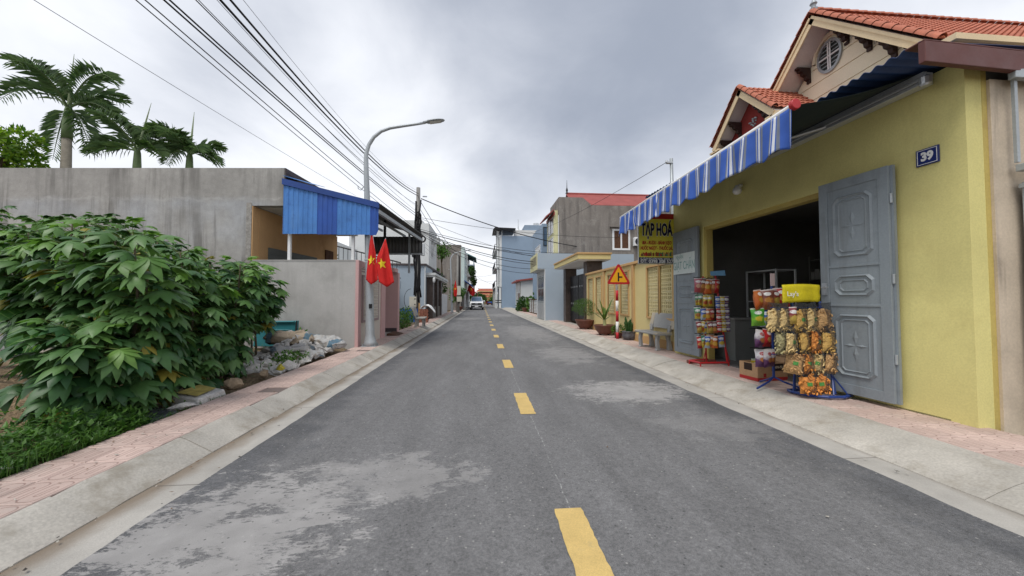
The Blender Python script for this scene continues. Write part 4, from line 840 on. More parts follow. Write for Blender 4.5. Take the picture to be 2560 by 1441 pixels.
# ---- cream house with red tiled gables behind the shop
MAT['housecream'] = mat('house_cream', (.84, .76, .58), rough=.75, var=.05, bump=.08); MAT['soffit'] = mat('soffit_white', (.74, .68, .65), var=.06, bump=.05); MAT['trim'] = mat('cornice_cream', (.78, .62, .40), var=.06, bump=.08)
MAT['rooftile'] = mat('red_roof_tile', (.42, .14, .085), rough=.7, var=.16, vs=5, fine=.12, fs=14, bump=.15, spec=.35); MAT['corbel'] = mat('dark_corbel', (.045, .025, .022), rough=.6, var=.2); MAT['gablered'] = mat('gable_red', (.24, .035, .03), var=.12); MAT['shutter'] = mat('dark_shutter', (.035, .04, .038), rough=.5)
def tiled_slope(ridge0, ridge1, down, name, par):
    """ridge0->ridge1 ridge line, down = vector to the eave; wavy pantiles in stepped courses"""
    r0, r1, d = Vector(ridge0), Vector(ridge1), Vector(down); L = (r1 - r0).length; ax = (r1 - r0).normalized(); H = d.length; n = ax.cross(d).normalized()
    if n.z < 0: n = -n
    cs = max(1, round(H / .24)); wv = max(1, round(L / .16)); mb = MB(); nu = wv * 4; vs = []; rows = []
    for c in range(cs):
        for e, lift in ((0, .0), (1.0, .035)): rows.append(((c + e) / cs, lift))
    for f, lift in rows:
        for i in range(nu + 1): vs.append(r0 + ax * (L * i / nu) + d * f + n * (lift + .020 * math.sin(i / 4 * 2 * PI)))
    fs = [(j * (nu + 1) + i, j * (nu + 1) + i + 1, (j + 1) * (nu + 1) + i + 1, (j + 1) * (nu + 1) + i) for j in range(len(rows) - 1) for i in range(nu)]
    mb.add(vs, fs); o = mb.build(name, MAT['rooftile'], par, solid=.01); o['kind'] = 'stuff'; return o
def cap_mesh(L):
    b = MB(); n = 8; vs = []
    for j, (y, r_) in enumerate(((0, .10), (L * .9, .085), (L, .08))):
        for i in range(n + 1): a = PI * i / n; vs.append((r_ * math.cos(a), y, r_ * math.sin(a)))
    b.add(vs, [(j * (n + 1) + i, j * (n + 1) + i + 1, (j + 1) * (n + 1) + i + 1, (j + 1) * (n + 1) + i) for j in range(2) for i in range(n)]); return b.mesh('verge_tile', MAT['rooftile'], True)
CAPM = cap_mesh(.28)
def verge(par, a, b, step=.26):
    a, b = Vector(a), Vector(b); n = int((b - a).length / step); q = (a - b).normalized().to_track_quat('Y', 'Z').to_matrix().to_4x4()
    for k in range(n): piece('verge_tile', CAPM, par, Matrix.Translation(b + (a - b) * (k / n)) @ q)
def corbel(par, y, z, x, sg, m=MAT['corbel']):
    b = MB(); b.prism([(x, y, z), (x - .42, y, z), (x - .42, y, z - .06), (x - .36, y, z - .06), (x - .36, y, z - .12), (x - .26, y, z - .14), (x - .24, y, z - .21), (x - .14, y, z - .24), (x - .12, y, z - .33), (x - .05, y, z - .36), (x - .05, y, z - .44), (x, y, z - .44)], (0, .11, 0)); b.build('corbel', m, par)
HS = thing('gabled_house', 'cream two-storey house with red tiled gables rising behind the shop', 'house', (11, 9, 0))
def house():
    Xw, Xr, ya, za = 9.62, 9.0, 9.01, 9.22; sp = 2.75
    b = MB(); b.box(Xw + .06, 20, ya - 2.45, ya + 4.2, 0, 6.55); b.build('wall', MAT['housecream'], HS)
    # plaster courses of the gable, separated by grooves
    z = 5.9; hw = lambda z_: (za - .32 - z_)
    while z < za - .4:
        z1 = min(z + .43, za - .33); z0 = z + .022; w0, w1 = hw(z0), max(hw(z1), .0)
        w0 = min(w0, 2.6); w1 = min(w1, 2.6)
        MB().prism([(Xw, ya - w0, z0), (Xw, ya + w0, z0), (Xw, ya + w1, z1), (Xw, ya - w1, z1)], (.06, 0, 0)).build('plaster_course', MAT['housecream'], HS); z = z1
    MB().prism([(Xw + .03, ya - 2.6, 5.9), (Xw + .03, ya + 2.6, 5.9), (Xw + .03, ya + 2.6, 6.2), (Xw + .03, ya, za - .3), (Xw + .03, ya - 2.6, 6.2)], (.08, 0, 0)).build('gable_back', MAT['trim'], HS)
    # roof slabs with soffit, tiles and verge
    rf = None
    for s in (-1, 1):
        e = Vector((0, s * sp, -sp)); n_ = Vector((0, s * .7071, .7071)) * -.13
        a, c = Vector((Xr, ya, za - .04)), Vector((22, ya, za - .04))
        MB().prism([a, a + e, c + e, c], n_).build('roof_slab', MAT['soffit'], HS)
        MB().prism([a + Vector((-.03, 0, -.015)), a + e + Vector((-.03, 0, -.015)), a + e + n_ * 1.5 + Vector((-.03, 0, 0)), a + n_ * 1.5 + Vector((-.03, 0, 0))], (.035, 0, 0)).build('bargeboard', MAT['trim'], HS)
        MB().prism([a + Vector((-.06, 0, 0)), a + e + Vector((-.06, 0, 0)), a + e + n_ * .5 + Vector((-.06, 0, 0)), a + n_ * .5 + Vector((-.06, 0, 0))], (.028, 0, 0)).build('bargeboard', MAT['trim'], HS)
        r_ = tiled_slope((Xr - .05, ya, za + .04), (22, ya, za + .04), e, 'roof', HS)
        verge(HS, Vector((Xr - .02, ya, za + .05)), Vector((Xr - .02, ya, za + .05)) + e)
    verge(HS, (Xr, ya, za + .09), (20, ya, za + .09))
    b = MB(); b.lathe([(.09, 0), (.10, .06), (.05, .10), (.06, .16), (.09, .2), (.05, .27), (.02, .34), (.012, .8), (.0, .85)], (Xr + .05, ya, za + .08), 10); b.build('finial', MAT['steel'], HS)
    for dy in (-.38, -.93, -1.46, -2.0, .75, 1.32): corbel(HS, ya + dy - .05, za - .22 - abs(dy) - .05, Xw - .0, 1)
    # oval louvred window with label moulding
    cy, cz = 9.12, 8.16; N = 28
    def ring(r0, r1, x0, x1, m, nm, par, y0=cy, z0=cz, asp=1.27, a0=0, a1=2 * PI):
        b = MB(); vs = []
        full = abs(a1 - a0 - 2 * PI) < .01
        for i in range(N + (0 if full else 1)):
            a = a0 + (a1 - a0) * i / N
            for r_, x in ((r0, x1), (r0, x0), (r1, x0), (r1, x1)): vs.append((x, y0 + r_ * math.cos(a), z0 + r_ * asp * math.sin(a)))
        K = N if full else N + 1
        fs = [(4 * i + j, 4 * i + (j + 1) % 4, 4 * ((i + 1) % K) + (j + 1) % 4, 4 * ((i + 1) % K) + j) for i in range(N) for j in range(4)]
        b.add(vs, fs); return b.build(nm, m, par, smooth=False)
    wn = ring(.30, .36, Xw - .05, Xw, MAT['steel'], 'window', HS)
    b = MB(); b.add([(Xw - .004, cy + .31 * math.cos(2 * PI * i / N), cz + .31 * 1.27 * math.sin(2 * PI * i / N)) for i in range(N)], [tuple(range(N))]); b.build('pane', MAT['shutter'], wn)
    for k in range(7):
        z = cz - .33 + k * .11; w = .28 * math.sqrt(max(0, 1 - ((z - cz) / .39) ** 2)); b = MB(); b.prism([(Xw - .012, cy - w, z), (Xw - .012, cy + w, z), (Xw - .03, cy + w, z - .03), (Xw - .03, cy - w, z - .03)], (0, 0, .012)); b.build('slat', MAT['steel'], wn)
    b = MB(); b.box(Xw - .045, Xw - .032, cy - .05, cy - .012, cz - .38, cz + .38); b.box(Xw - .045, Xw - .032, cy + .012, cy + .05, cz - .38, cz + .38); b.box(Xw - .0465, Xw - .034, cy - .30, cy + .30, cz - .02, cz + .02); b.build('mullion', MAT['white'], wn)
    ring(.42, .50, Xw - .06, Xw, MAT['housecream'], 'label_moulding', HS, a0=.05, a1=PI - .05)
    # bay with a smaller gable
    xb, yb, zb, sb = 8.0, 10.53, 7.98, 1.36
    b = MB(); b.box(xb + .46, Xw, yb - 1.0, yb + 1.0, 0, 6.7); b.build('bay_wall', MAT['housecream'], HS)
    MB().prism([(xb + .44, yb - 1.12, 6.45), (xb + .44, yb + 1.12, 6.45), (xb + .44, yb + 1.12, 6.75), (xb + .44, yb, zb - .2), (xb + .44, yb - 1.12, 6.75)], (.1, 0, 0)).build('bay_gable', MAT['gablered'], HS)
    b = MB(); rn = random.Random(3)
    for k in range(18): a = rn.uniform(0, 6.3); r_ = rn.uniform(.02, .16); b.lathe([(0, -.03), (.035, -.01), (.035, .01), (0, .03)], (xb + .43, yb + r_ * math.cos(a), 6.95 + r_ * math.sin(a)), 6)
    b.build('gable_ornament', MAT['steel'], HS)
    for s in (-1, 1):
        e = Vector((0, s * sb, -sb)); n_ = Vector((0, s * .7071, .7071)) * -.12; a, c = Vector((xb, yb, zb - .03)), Vector((Xw + .1, yb, zb - .03))
        MB().prism([a, a + e, c + e, c], n_).build('roof_slab', MAT['soffit'], HS)
        MB().prism([a + Vector((-.03, 0, -.012)), a + e + Vector((-.03, 0, -.012)), a + e + n_ * 1.4 + Vector((-.03, 0, 0)), a + n_ * 1.4 + Vector((-.03, 0, 0))], (.034, 0, 0)).build('bargeboard', MAT['trim'], HS)
        tiled_slope((xb - .05, yb, zb + .04), (Xw + .1, yb, zb + .04), e, 'roof', HS); verge(HS, Vector((xb - .02, yb, zb + .05)), Vector((xb - .02, yb, zb + .05)) + e)
        corbel(HS, yb + s * .55 - .05, zb - .80, xb + .44, 1); corbel(HS, yb + s * .98 - .05, zb - 1.22, xb + .44, 1)
        for k, (o_, h_) in enumerate(((.0, .06), (.05, .07), (.10, .06))): b = MB(); b.box(xb - .03 - o_ + .1, xb + .6, yb + s * (sb - .34), yb + s * (sb + .02 + o_), zb - sb - .30 + .07 * k, zb - sb - .30 + .07 * k + h_); b.build('cornice', MAT['trim'], HS)
    # flat porch roof with layered cornice nearest the camera
    for k, (o_, z0, z1) in enumerate(((.0, 5.62, 5.84), (.06, 5.842, 5.92), (.12, 5.922, 5.99), (.20, 5.992, 6.10))): b = MB(); b.box(8.5 - o_, 20, 5.78 - o_, 6.9, z0, z1); b.build('porch_cornice', MAT['trim' if k else 'housecream'], HS)
    b = MB(); b.box(8.9, 20, 6.2, 6.9, 0, 5.615); b.build('porch_wall', MAT['housecream'], HS)
house()
# ================================================================== RIGHT SIDE: FARTHER BUILDINGS
MAT['greyrender'] = mat('grey_cement_render', (.225, .205, .185), rough=.9, var=.22, vs=.8, fine=.1, fs=12, bump=.3, bs=20, bd=.01, streak=((.10, .092, .085), .7, 3.0, .42, .7), dirt=((.30, .285, .26), .6, 1.5, .52, .68))
MAT['lightblue'] = mat('pale_blue_grey_paint', (.36, .43, .50), rough=.75, var=.05, vs=.6, bump=.06); MAT['midblue'] = mat('blue_grey_paint', (.25, .33, .43), rough=.75, var=.05, vs=.4, bump=.05)
MAT['offwhite'] = mat('off_white_paint', (.64, .66, .66), rough=.7, var=.06, vs=.8, bump=.06); MAT['redsheet'] = mat('red_roof_sheet', (.31, .085, .075), rough=.6, var=.12, vs=1.5, bump=.1); MAT['yellowfade'] = mat('pale_yellow_paint', (.62, .60, .36), var=.08)
MAT['glass'] = mat('dark_window_glass', (.03, .04, .05), rough=.15, var=.1, bump=0, spec=.6); MAT['glassblue'] = mat('blue_window_glass', (.08, .13, .20), rough=.15, var=.1, bump=0, spec=.6)
MAT['woodbrown'] = mat('dark_wood', (.10, .05, .03), var=.25, vs=8); MAT['iron'] = mat('black_iron', (.02, .02, .022), rough=.5, var=.1, bump=0)
def window(par, X0=None, Y0=None, a0=0, a1=1, z0=0, z1=1, fr=None, pane=None, side=-1, t=.05, nv=1, nh=1):
    """window on a wall plane: X0 -> plane x=X0 spanning a in y; Y0 -> plane y=Y0 spanning a in x; side = outward sign"""
    fr = fr or MAT['white']; pane = pane or MAT['glass']
    def bx(mb, p0, p1, q0, q1, d0, d1):
        d0, d1 = sorted((side * d0, side * d1))
        if X0 is not None: mb.box(X0 + d0, X0 + d1, p0, p1, q0, q1)
        else: mb.box(p0, p1, Y0 + d0, Y0 + d1, q0, q1)
    b = MB(); bx(b, a0, a0 + t, z0, z1, -.02, .035); bx(b, a1 - t, a1, z0, z1, -.02, .035); bx(b, a0 + t, a1 - t, z0, z0 + t, -.02, .035); bx(b, a0 + t, a1 - t, z1 - t, z1, -.02, .035); w = b.build('window', fr, par)
    b = MB(); bx(b, a0 + t, a1 - t, z0 + t, z1 - t, -.015, .008); b.build('pane', pane, w)
    if nv > 1 or nh > 1:
        b = MB()
        for k in range(1, nv): c = a0 + (a1 - a0) * k / nv; bx(b, c - t * .4, c + t * .4, z0 + t, z1 - t, .009, .03)
        for k in range(1, nh): c = z0 + (z1 - z0) * k / nh; bx(b, a0 + t, a1 - t, c - t * .4, c + t * .4, .009, .031)
        b.build('mullion', fr, w)
    return w
# ---- small pale blue house with cream balcony
h = thing('small_house', 'small pale blue house with cream balcony and grey metal door beyond the gateway', 'house', (4.6, 23.5, 0))
b = MB(); b.box(3.90, 9.5, 22.0, 25.1, -.05, 3.30); b.box(3.42, 9.5, 22.0, 25.1, 3.302, 4.25); b.build('wall', MAT['lightblue'], h)
b = MB(); b.box(3.395, 3.418, 22.0, 25.1, 3.25, 4.27); b.build('balcony_front', MAT['yellowfade'], h)
b = MB(); b.box(3.40, 3.93, 22.03, 25.08, 3.255, 3.30); b.build('balcony_soffit', MAT['offwhite'], h)
for k in range(5): b = MB(); b.box(3.385, 3.394, 22.35 + k * .55, 22.62 + k * .55, 3.55, 4.1); b.build('balcony_slot', MAT['corbel'], h)
b = MB(); b.box(3.86, 3.898, 22.0, 22.35, -.04, 3.25); b.box(3.86, 3.898, 24.75, 25.1, -.04, 3.25); b.box(3.86, 3.898, 22.35, 24.75, 2.95, 3.25); b.build('door_surround', MAT['offwhite'], h)
b = MB(); b.box(3.875, 3.897, 22.35, 24.75, .05, 2.95); dr = b.build('door', MAT['steel'], h)
for k in range(2):
    for zz0, zz1, m in ((1.35, 2.1, 'glass'), (2.2, 2.85, 'glass'), (.2, 1.2, 'alu')): b = MB(); b.box(3.866, 3.874, 22.45 + k * 1.15, 23.45 + k * 1.15, zz0, zz1); b.build('door_panel', MAT[m], dr)
# ---- grey cement building with red roof
h = thing('cement_building', 'tall bare grey cement building with red sheet roof and white window', 'building', (9, 27, 0))
b = MB(); b.box(5.62, 17, 26, 29.3, 0, 8.35); b.box(5.62, 7.4, 26, 26.2, 8.35, 8.9); b.box(5.62, 5.85, 26.2, 29.3, 8.35, 8.9); b.hexa([(7.4, 26, 8.35), (8.05, 26, 8.35), (8.05, 26.2, 8.35), (7.4, 26.2, 8.35)], [(7.4, 26, 8.9), (7.55, 26, 8.78), (7.55, 26.2, 8.78), (7.4, 26.2, 8.9)]); b.build('wall', MAT['greyrender'], h)
b = MB(); b.prism([(6.7, 26.1, 8.36), (17, 26.1, 8.36), (17, 28.2, 9.75), (6.7, 28.2, 9.75)], (0, 0, .05)); b.prism([(6.7, 30.0, 8.36), (17, 30.0, 8.36), (17, 28.2, 9.75), (6.7, 28.2, 9.75)], (0, 0, .05)); b.build('roof', MAT['redsheet'], h)
b = MB(); b.tube([(6.7, 28.2, 9.82), (17, 28.2, 9.82)], .09, 8); b.build('ridge_cap', MAT['redsheet'], h)
b = MB(); b.lathe([(.12, 0), (.06, .15), (.09, .3), (.03, .5), (.01, 1.1)], (6.75, 28.2, 9.8), 8); b.build('finial', MAT['iron'], h)
b = MB(); b.box(5.35, 5.618, 26.35, 29.3, 0, 8.0); b.build('front_strip', MAT['yellowfade'], h)
b = MB(); b.box(5.30, 5.348, 26.1, 29.4, 7.6, 7.85); b.prism([(5.34, 26.3, 8.0), (4.7, 26.3, 7.45), (4.7, 26.3, 7.55), (5.34, 26.3, 8.1)], (0, 2.8, 0)); b.build('front_eave', MAT['redsheet'], h)
b = MB(); b.box(5.61, 5.619, 26.005, 26.3, 4.4, 7.6); b.build('front_edge', MAT['white'], h)
for z in (4.9, 6.4): window(h, X0=5.35, a0=26.7, a1=28.9, z0=z, z1=z + 1.2, nv=2)
w = window(h, Y0=26, a0=9.6, a1=10.95, z0=5.05, z1=6.62, t=.14, nv=2, pane=MAT['woodbrown'])
b = MB(); b.box(9.4, 11.15, 25.72, 26.0, 6.72, 6.8); b.build('window_hood', MAT['greyrender'], h)
ac = thing('air_conditioner', 'white air conditioner unit beside the white window of the grey building', 'air conditioner', (11.4, 25.8, 5.3)); b = MB(); b.box(11.15, 11.95, 25.65, 25.98, 5.35, 5.98); b.build('case', MAT['white'], ac, bevel=.02)
b = MB(); q = MB().lathe([(0, 0), (.22, 0), (.24, .01), (.24, .02)], (0, 0, 0), 18); b.add([T(11.42, 25.645, 5.66) @ RX(PI / 2) @ Vector(v) for v in q.v], q.f); b.build('fan_grille', MAT['iron'], ac)
b = MB(); b.tube([(11.3, 25.98, 5.34), (11.3, 25.65, 5.34)], .02, 5); b.tube([(11.8, 25.98, 5.34), (11.8, 25.65, 5.34)], .02, 5); b.build('bracket', MAT['iron'], ac)
# ---- shed with red verge
h = thing('low_shed', 'low off-white shed with dark red roof edge before the tall blue house', 'shed', (6, 43, 0))
b = MB(); b.prism([(4.55, 42, 0), (8.5, 42, 0), (8.5, 42, 4.05), (4.55, 42, 3.55)], (0, 6, 0)); b.build('wall', MAT['offwhite'], h)
b = MB(); b.prism([(4.0, 41.7, 3.50), (8.6, 41.7, 4.1), (8.6, 41.7, 4.28), (4.0, 41.7, 3.68)], (0, 6.5, 0)); b.build('roof', MAT['redsheet'], h)
b = MB(); b.box(4.50, 4.548, 42.1, 42.4, 0, 3.5); b.build('corner_post', MAT['greyrender'], h)
b = MB(); b.box(4.51, 4.549, 43.2, 44.4, .1, 2.2); b.build('door', MAT['woodbrown'], h); window(h, X0=4.55, a0=45.2, a1=46.6, z0=1.2, z1=2.3)
# ---- tall blue-grey house
h = thing('tall_house', 'tall blue-grey four-storey house with white balconied street front', 'house', (7, 62, 0))
b = MB(); b.box(3.35, 13.5, 60, 74, -.05, 12.0); b.box(7.2, 13.5, 60.2, 70, 12.0, 13.9); b.build('wall', MAT['midblue'], h)
b = MB(); b.box(3.0, 3.348, 60.0, 74, 3.5, 12.1); b.build('street_front', MAT['offwhite'], h)
for z in (3.4, 6.6, 9.6):
    b = MB(); b.box(2.2, 3.35, 60.6, 73.6, z, z + .22); b.build('balcony_slab', MAT['offwhite'], h)
    b = MB()
    for k in range(30): y = 60.7 + k * .44; b.tube([(2.26, y, z + .22), (2.26, y, z + 1.05)], .025, 4)
    b.tube([(2.26, 60.65, z + 1.07), (2.26, 73.55, z + 1.07)], .04, 5); b.tube([(2.26, 60.65, z + 1.07), (3.0, 60.65, z + 1.07)], .04, 5); b.build('balcony_rail', MAT['iron'], h)
    for y in (61.6, 66, 70): window(h, X0=3.0, a0=y, a1=y + 1.7, z0=z + .4, z1=z + 2.4, nv=2)
    for y in (60.4, 64.7): b = MB(); b.lathe([(.22, 0), (.16, .1), (.15, 2.7), (.2, 2.85), (.25, 2.95)], (2.75, y, z + .22), 10); b.build('column', MAT['offwhite'], h)
for x, y in ((2.5, 60.5), (3.1, 60.2), (2.5, 67), (2.5, 73)): b = MB(); b.box(x - .18, x + .18, y - .18, y + .18, 0, 3.4); b.build('ground_column', MAT['offwhite'], h)
for z in (.9, 1.25): b = MB(); b.box(2.31, 3.3, 60.0, 60.018, z, z + .12); b.build('dark_band', MAT['iron'], h)
b = MB(); b.prism([(1.9, 59.2, 12.9), (2.2, 59.2, 13.25), (5.6, 59.2, 13.15), (5.6, 59.2, 12.95)], (0, 6, 0)); b.build('roof_canopy', MAT['iron'], h)
for x in (2.6, 3.4, 5.4): b = MB(); b.tube([(x, 60.2, 12.0), (x, 60.2, 13.0)], .05, 5); b.build('canopy_post', MAT['alu'], h)
b = MB(); b.box(5.4, 6.9, 60.1, 60.25, 12.0, 12.9); b.build('roof_screen', MAT['steel'], h)
b = MB(); b.box(5.6, 11.0, 60.05, 60.2, 12.0, 13.0); b.build('parapet', MAT['offwhite'], h)
b = MB(); b.lathe([(.5, 0), (.5, .6), (.45, .62), (0, .64)], (9.4, 62, 13.95), 14); b.build('water_tank', MAT['alu'], h)
b = MB(); b.tube([(6.2, 61, 13.0), (6.2, 61, 15.0)], .05, 5); b.lathe([(.3, 0), (.12, .5), (.05, 1.2)], (6.2, 61, 12.9), 8); b.build('mast', MAT['alu'], h)
b = MB(); b.box(8.9, 9.8, 59.9, 59.998, .4, 3.6); b.build('side_door', mat('teal_door', (.08, .18, .17)), h)
# ---- blue block between the cement building and the tall house
h = thing('blue_block', 'plain blue-grey block with dark glazing beside the cement building', 'building', (6.5, 33, 0))
b = MB(); b.box(5.4, 12, 32, 38, 0, 8.2); b.build('wall', MAT['midblue'], h)
window(h, Y0=32, a0=5.5, a1=6.6, z0=6.2, z1=7.9, fr=MAT['iron'], pane=MAT['glassblue']); window(h, X0=5.4, a0=33, a1=36, z0=4.5, z1=6.5, nv=3)
b = MB()
for k in range(5): b.prism([(5.1, 32.2 + k * .35, 4.6 + .3 * k), (5.4, 32.2 + k * .35, 4.6 + .3 * k), (5.4, 32.2 + k * .35, 4.85 + .3 * k), (5.1, 32.2 + k * .35, 4.85 + .3 * k)], (0, .3, 0))
b.build('stair', MAT['offwhite'], h)
# ---- wooden fence and plants before the shed
h = thing('slat_fence', 'brown and white horizontal slat fence leaning by the small blue house', 'fence', (4.9, 34, .1))
for k in range(9): b = MB(); b.box(4.84, 4.87, 31.0, 38.5, .22 + k * .13, .31 + k * .13); b.build('slat', MAT['offwhite'], h)
for y in (31.0, 33.4, 34.6, 38.4): b = MB(); b.box(4.80, 4.84, y, y + .14, .1, 1.45); b.build('post', MAT['woodbrown'], h)
b = MB(); b.box(4.79, 4.838, 31.0, 38.5, .14, .22); b.box(4.79, 4.838, 31.0, 38.5, 1.40, 1.47); b.build('rail', MAT['woodbrown'], h)
def bush(name, label, loc, rx, ry, rz, n, m, leaf=.16, seed=1, cat='bush', group=None, trunk=None):
    t = thing(name, label, cat, loc, group=group); rn = random.Random(seed); b = MB(); lobes = [(Vector((rn.uniform(-.5, .5) * rx, rn.uniform(-.5, .5) * ry, rz * rn.uniform(.5, 1.3))), rn.uniform(.4, .75)) for _ in range(7)]
    for k in range(n):
        c, s = lobes[k % 7]; v = rv(rn); v = v.normalized() * v.length ** .4; q = c + Vector((v.x * rx * s, v.y * ry * s, v.z * rz * s)); q.z = max(q.z, .03)
        leafquad(b, q, v + rv(rn) * .8 + Vector((0, 0, -.2)), rv(rn), rn.uniform(.6, 1.2) * leaf, leaf * .55)
    b.build('foliage', m, t, local=True)
    b = MB()
    for c, s in lobes[:4]: b.tube([(0, 0, 0), (c.x * .4, c.y * .4, c.z * .5), tuple(c)], [.04, .03, .012], 5)
    b.build('stem', MAT['bark'], t, local=True); return t
MAT['bark'] = mat('bark_brown', (.10, .075, .05), var=.25, vs=10, bump=.6)
bush('banana_bush', 'broad-leaved green plant behind the slat fence', (5.6, 37, .1), .9, 1.2, 1.0, 300, LM['bush'], .5, 11)
bush('pot_shrub', 'small leafy shrub by the slat fence end', (4.6, 39.5, .1), .7, .8, 1.0, 350, LM['dark'], .3, 12)
bush('low_shrub', 'low ground shrub at the foot of the shed corner', (4.7, 41.2, .1), .6, .6, .5, 250, LM['bush'], .25, 13)
pot('bowl', (4.55, 37.6, .12), 'brown bowl pot at the slat fence end', .35, .45)
# ---- mast and bracket above the shop roof
t = thing('cable_mast', 'slim grey steel cable mast rising behind the striped awning', 'mast', (5.25, 9.55, 2.5))
b = MB(); b.tube([(5.26, 9.55, 2.4), (5.22, 9.55, 5.30)], .045, 8); b.build('mast_pole', MAT['steel'], t, smooth=True)
b = MB(); b.box(5.08, 5.24, 9.50, 9.60, 5.16, 5.20); b.lathe([(.02, 0), (.035, .03), (.03, .08), (.0, .09)], (5.08, 9.55, 5.16), 8); b.build('insulator', MAT['alu'], t)
# ================================================================== LEFT SIDE: CONCRETE HOUSE, PINK FRONT, CARPORT
YA = R(4.826)
CO, SI = math.cos(YA), math.sin(YA)
def m_concrete():
    t = NT('stained_concrete'); p = t.pos(); x, y, z = t.sep(p)
    v = t.M('MULTIPLY', t.map(t.noise(p, .8, 5, .6), .3, .7, .84, 1.14), t.M('MULTIPLY', t.map(t.noise(p, 7, 4), .3, .7, .92, 1.08), t.map(t.noise(p, 45, 3), .3, .7, .93, 1.07)))
    c = t.V('SCALE', (.345, .335, .32), scale=v)
    low = t.map(t.M('ADD', z, t.M('MULTIPLY', t.noise(p, 1.2, 4), .5)), 4.25, 4.45, 1, 0); c = t.mix(t.M('MULTIPLY', low, t.map(t.noise(p, .55, 3), .4, .62, 0, .8, True)), c, t.V('SCALE', (.39, .40, .42), scale=v))
    st = t.noise(t.V('MULTIPLY', p, (1, 1, .09)), 2.2, 5, .62); st2 = t.noise(t.V('MULTIPLY', p, (1, 1, .05)), 9, 4, .6)
    s = t.M('ADD', t.M('MULTIPLY', st, .7), t.M('MULTIPLY', st2, .3)); c = t.mix(t.M('MULTIPLY', t.map(s, .46, .62, 0, .85, True), t.map(t.noise(p, .9, 3), .35, .6, .4, 1)), c, (.155, .15, .142))
    sm = t.M('ABSOLUTE', t.M('SUBTRACT', z, t.M('ADD', 4.10, t.map(t.noise(p, 3, 5), .3, .7, -.07, .07)))); c = t.mix(t.M('MULTIPLY', t.map(sm, .005, .06, .4, 0), t.map(t.noise(p, 5, 6, .7), .42, .66, 0, 1)), c, (.56, .55, .54))
    sc = t.map(t.noise(t.V('MULTIPLY', p, (1, 1, 3)), 8, 6, .75), .63, .68, 0, .5); c = t.mix(t.M('MULTIPLY', sc, t.map(t.noise(p, 1.1, 2), .5, .6, 0, 1)), c, (.12, .12, .125))
    t.bump(t.noise(p, 22, 5, .65), .4, .012); return t.base(c, .9, .2)
MAT['concrete'] = m_concrete(); MAT['concrete_plain'] = mat('stained_concrete_plain', (.40, .395, .385), rough=.9, var=.16, vs=.7, fine=.07, fs=25, bump=.3, bs=30, bd=.008, streak=((.17, .165, .16), .55, 3.2, .44, .72), dirt=((.46, .45, .44), .5, 1.1, .48, .68))
MAT['render'] = mat('smooth_grey_render', (.44, .43, .415), rough=.9, var=.12, vs=1.0, fine=.06, bump=.25, bs=40, streak=((.33, .32, .305), .55, 4, .48, .75), dirt=((.32, .31, .295), .6, 1.3, .48, .70))
MAT['ochre'] = mat('ochre_paint', (.58, .36, .18), rough=.8, var=.08, bump=.1, dirt=((.36, .20, .09), .5, 1.2, .5, .7)); MAT['roller'] = mat('grey_roller_shutter', (.13, .145, .14), rough=.5, var=.08, bump=.05)
MAT['bluecorr'] = mat('blue_corrugated_sheet', (.06, .20, .52), rough=.5, var=.16, vs=2.0, fine=.06, bump=.05, spec=.4, streak=((.13, .29, .58), .5, 7, .45, .75), dirt=((.03, .10, .32), .5, 5, .55, .7))
MAT['bluedark'] = mat('blue_sheet_dark', (.022, .085, .36), rough=.5, var=.12, vs=2, spec=.4, bump=.05, streak=((.05, .12, .36), .6, 4, .5, .72)); MAT['greycorr'] = mat('grey_corrugated_sheet', (.12, .12, .118), rough=.55, var=.12, vs=2, bump=.05)
MAT['cladding'] = mat('dark_brown_cladding', (.075, .06, .062), rough=.6, var=.12); MAT['pink'] = mat('pink_paint', (.60, .38, .37), rough=.75, var=.05, bump=.08, dirt=((.46, .30, .28), .4, 1.5, .55, .7)); MAT['pinkpanel'] = mat('cream_pink_paint', (.66, .60, .53), rough=.75, var=.05, bump=.08); MAT['mauve'] = mat('mauve_trim', (.36, .27, .27), var=.06)
